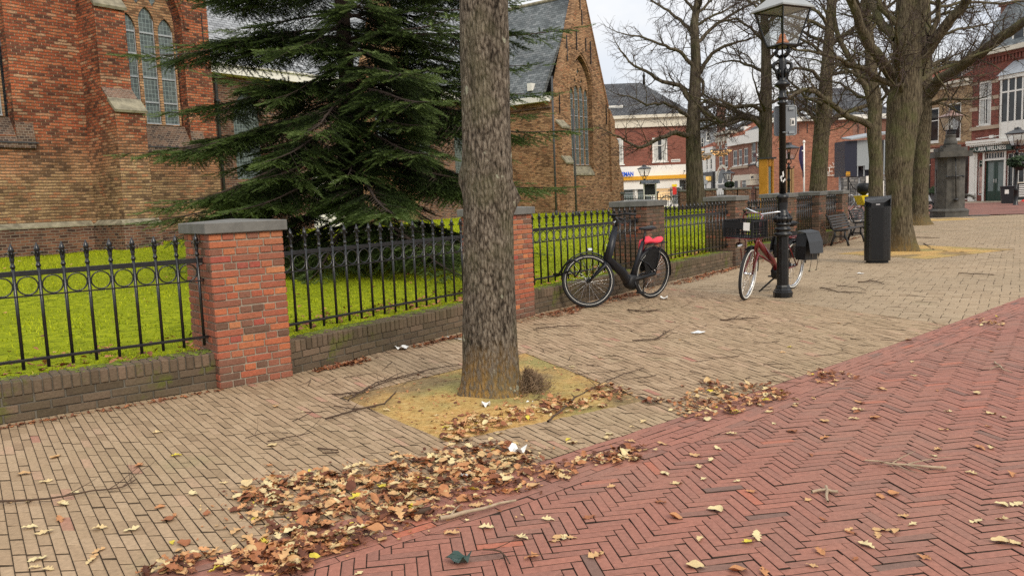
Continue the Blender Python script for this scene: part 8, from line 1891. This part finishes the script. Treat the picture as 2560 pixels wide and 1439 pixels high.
def text_sign():
    Y = 58.; a = at(1889, 388, Y); b = at(1928, 388, Y); root = empty('street_sign', (a.x, Y, 0), 0, 'long dark sign board with white capitals reaching behind the bare trunk', 'sign'); z = a.z; mb = MB(); mb.box((-.15, -.03, z-.14), (b.x-a.x, .03, z+.14)); o = mb.build('board', plain('dark brown board', (.05, .02, .025), .5), root)
    text_obj('KUNSTE', .26, M['white'], o, Matrix.Translation((0.05, -.04, z)) @ TXT_UP, .004, 'lettering', 'LEFT', 1.15, .004); mb = MB(); mb.tube([(.3, 0, z-.14), (.3, .0, z-.45)], .02, 5); mb.tube([(1.15, .05, z), (1.15, .05, 0)], .05, 6); mb.build('bracket', M['iron'], root)
    c = at(1898, 411, Y); cr2 = empty('clock', (c.x, Y-.1, c.z), rad(-20), 'round white clock in a black ring beside the orange wooden case', 'clock'); r = 10*Y/F_PX; mb = MB(); mb.M = Matrix.Rotation(rad(90), 4, 'X'); mb.lathe([(r*.8, -.12), (r, -.1), (r, .1), (r*.86, .12), (r*.86, .08)], 24); mb.build('case', M['iron'], cr2); mb = MB(); mb.M = Matrix.Rotation(rad(90), 4, 'X'); mb.lathe([(r*.85, .085), (r*.85, .10)], 24); f = mb.build('face', M['white'], cr2); mb = MB(); mb.tube([(0, -.11, 0), (r*.5, -.11, -r*.25)], .012, 4); mb.tube([(0, -.11, 0), (-r*.55, -.11, r*.35)], .009, 4); mb.build('hands', M['iron'], f)
    mb = MB(); mb.tube([(0, 0, r), (0, 0, r+.35)], .02, 5); mb.build('hanger', M['iron'], cr2)
text_sign()
def bowl(px0, px1, y0, Y, label, seed):
    k = Y/F_PX; a = at((px0+px1)/2, y0, Y); r = (px1-px0)*k/2; root = empty('light_ornament', a, 0, label, 'christmas light', 'gold half round light ornaments hung over the side street'); rr_ = random.Random(seed); mb = MB(); n = 10
    for i in range(n):
        t = math.pi*2*i/n; mb.tube([(r*math.cos(t)*math.cos(p), r*math.sin(t)*math.cos(p)*.6, -r*.62*math.sin(p)) for p in (0, .4, .8, 1.2, 1.55)], .02, 4)
    for p in (0, .5, 1.): mb.tube([(r*math.cos(2*math.pi*i/16)*math.cos(p), r*math.sin(2*math.pi*i/16)*math.cos(p)*.6, -r*.62*math.sin(p)) for i in range(16)], .025, 4, closed=True)
    mb.tube([(0, 0, -r*.6), (0, 0, 2.5)], .02, 4); mb.build('wire_bowl', M['dark_trim'], root); V = []; Fc = []; V2 = []; F2 = []
    for i in range(420):
        t = rr_.uniform(0, 6.28); p = rr_.uniform(0, 1.5)**1.0; q = rr_.uniform(.85, 1.); c = Vector((q*r*math.cos(t)*math.cos(p), q*r*.6*math.sin(t)*math.cos(p), -q*r*.62*math.sin(p))); d = Vector((rr_.gauss(0, 1), rr_.gauss(0, 1), rr_.gauss(0, 1))).normalized()*.07; e = d.orthogonal().normalized()*.04; VV, FF = (V2, F2) if rr_.random() < .16 else (V, Fc); n0 = len(VV); VV += [tuple(c-d), tuple(c+e), tuple(c+d), tuple(c-e)]; FF.append((n0, n0+1, n0+2, n0+3))
    np_mesh('tinsel', V, Fc, M['gold'], root); np_mesh('bulbs', V2, F2, M['fairy'], root)
bowl(1776, 1828, 374, 62, 'large gold light ornament hanging before the battlemented house', 1); bowl(1744, 1778, 389, 70, 'smaller gold light ornament beside the trunk of the leftmost bare tree', 2); bowl(1738, 1762, 378, 78, 'smallest gold light ornament, partly behind the leftmost bare trunk', 3)
def scooter():
    Y = 36.; b = at(2308, 530, Y); root = empty('scooter', (b.x, Y, b.z), rad(-50), 'white scooter front sticking out behind the second big trunk', 'scooter'); mb = MB(); mb.prism([(.0, .38), (.22, .30), (.30, .5), (.12, .85), (-.05, 1.1), (-.12, 1.08), (-.1, .7)], -.18, .18); mb.box((-.7, -.16, .3), (.02, .16, .36)); mb.prism([(-1.1, .35), (-.6, .35), (-.55, .72), (-1.15, .78)], -.17, .17); mb.build('body', M['white'], root)
    for x in (.28, -1.0): wheel(root, 'wheel', x, .24, M['rubber'], M['plastic'], n_sp=8, th=.05)
    mb = MB(); mb.tube([(-.1, -.3, 1.15), (-.06, 0, 1.12), (-.1, .3, 1.15)], .02, 6); mb.prism([(-1.15, .78), (-.5, .72), (-.52, .80), (-1.1, .88)], -.14, .14); mb.build('handlebar_and_seat', M['plastic'], root)
scooter()
def aframe():
    Y = 46.; b = at(2562, 504, Y); root = empty('pavement_sign', (b.x, Y, b.z), rad(-20), 'black menu board in a pale frame cut by the right edge of the photo', 'menu board'); h = at(2562, 455, Y).z-b.z; mb = MB(); mb.box((-.45, -.03, .1), (.45, .0, h)); mb.build('board', M['blackboard'], root); mb = MB()
    for q in ((-.45, .05, -.40, h), (.40, .05, .45, h)): mb.box((q[0], -.045, q[1]), (q[2], -.031, q[3]))
    mb.box((-.40, -.045, h-.05), (.40, -.031, h)); mb.box((-.40, -.045, .05), (.40, -.031, .1)); mb.build('frame', M['cream'], root); mb = MB(); rr_ = random.Random(2)
    for i in range(7):
        z = h-.2-i*(h-.4)/7; mb.box((-.32, -.036, z), (-.32+rr_.uniform(.35, .62), -.031, z+.05))
    mb.build('chalk_lines', M['paper'], root); mb = MB(); mb.lathe([(.2, 0), (.22, .08), (.12, .16), (.0, .2)], 12, (-.35, -.5, -.05)); o = mb.build('red_tub', M['red_pl']); o.location = root.location; tag(o, 'low red plastic object beside the menu board at the right edge', 'plastic tub')
aframe()
a = at(1743, 500, 43); mb = MB(); mb.lathe([(.03, 0), (.10, .25), (.09, .6), (.03, 1.05), (.0, 1.1)], 8); o = mb.build('parasol', M['hi_vis']); o.location = (a.x, 43, .75); tag(o, 'folded fluorescent yellow fabric standing behind the far fence beside the trunk', 'parasol')
for px, y0, Y, lab in ((1756, 440, 52, 'pale grey pole behind the far fence right of the leftmost trunk'), (1761, 450, 54, 'second pale pole close to the grey one')):
    a = at(px, y0, Y); z = ground_z(a.x, Y); mb = MB(); mb.tube([(0, 0, 0), (0, 0, a.z-z)], .07, 8); mb.box((-.2, -.1, a.z-z-.3), (.2, .1, a.z-z), bev=.02); o = mb.build('pole', M['galv']); o.location = (a.x, Y, z); tag(o, lab, 'pole')
for px, y0, y1, Y, lab in ((2168, 440, 500, 40, 'narrow white banner post left of the slim mossy trunk'), (2207, 452, 492, 42, 'white ladder like post between the slim and the broad trunk')):
    a, b = at(px, y0, Y), at(px, y1, Y); mb = MB(); mb.box((-.06, -.03, 0), (.06, .03, a.z-b.z))
    if px > 2200: mb.box((-.2, -.03, -.06), (.2, .03, 0))
    o = mb.build('white_post', M['white']); o.location = (a.x, Y, b.z); tag(o, lab, 'post')
a = at(1935, 461, 58); mb = MB(); mb.box((-.2, -.04, -.2), (.2, 0, .2), bev=.02); o = mb.build('wall_box', M['white']); o.location = (a.x, 59.9, a.z); tag(o, 'small white box on the orange brick wall left of the lamp post', 'box')
# round metal covers in the paving
for px, py, r, lab in ((1752, 831, .07, 'x'),): pass
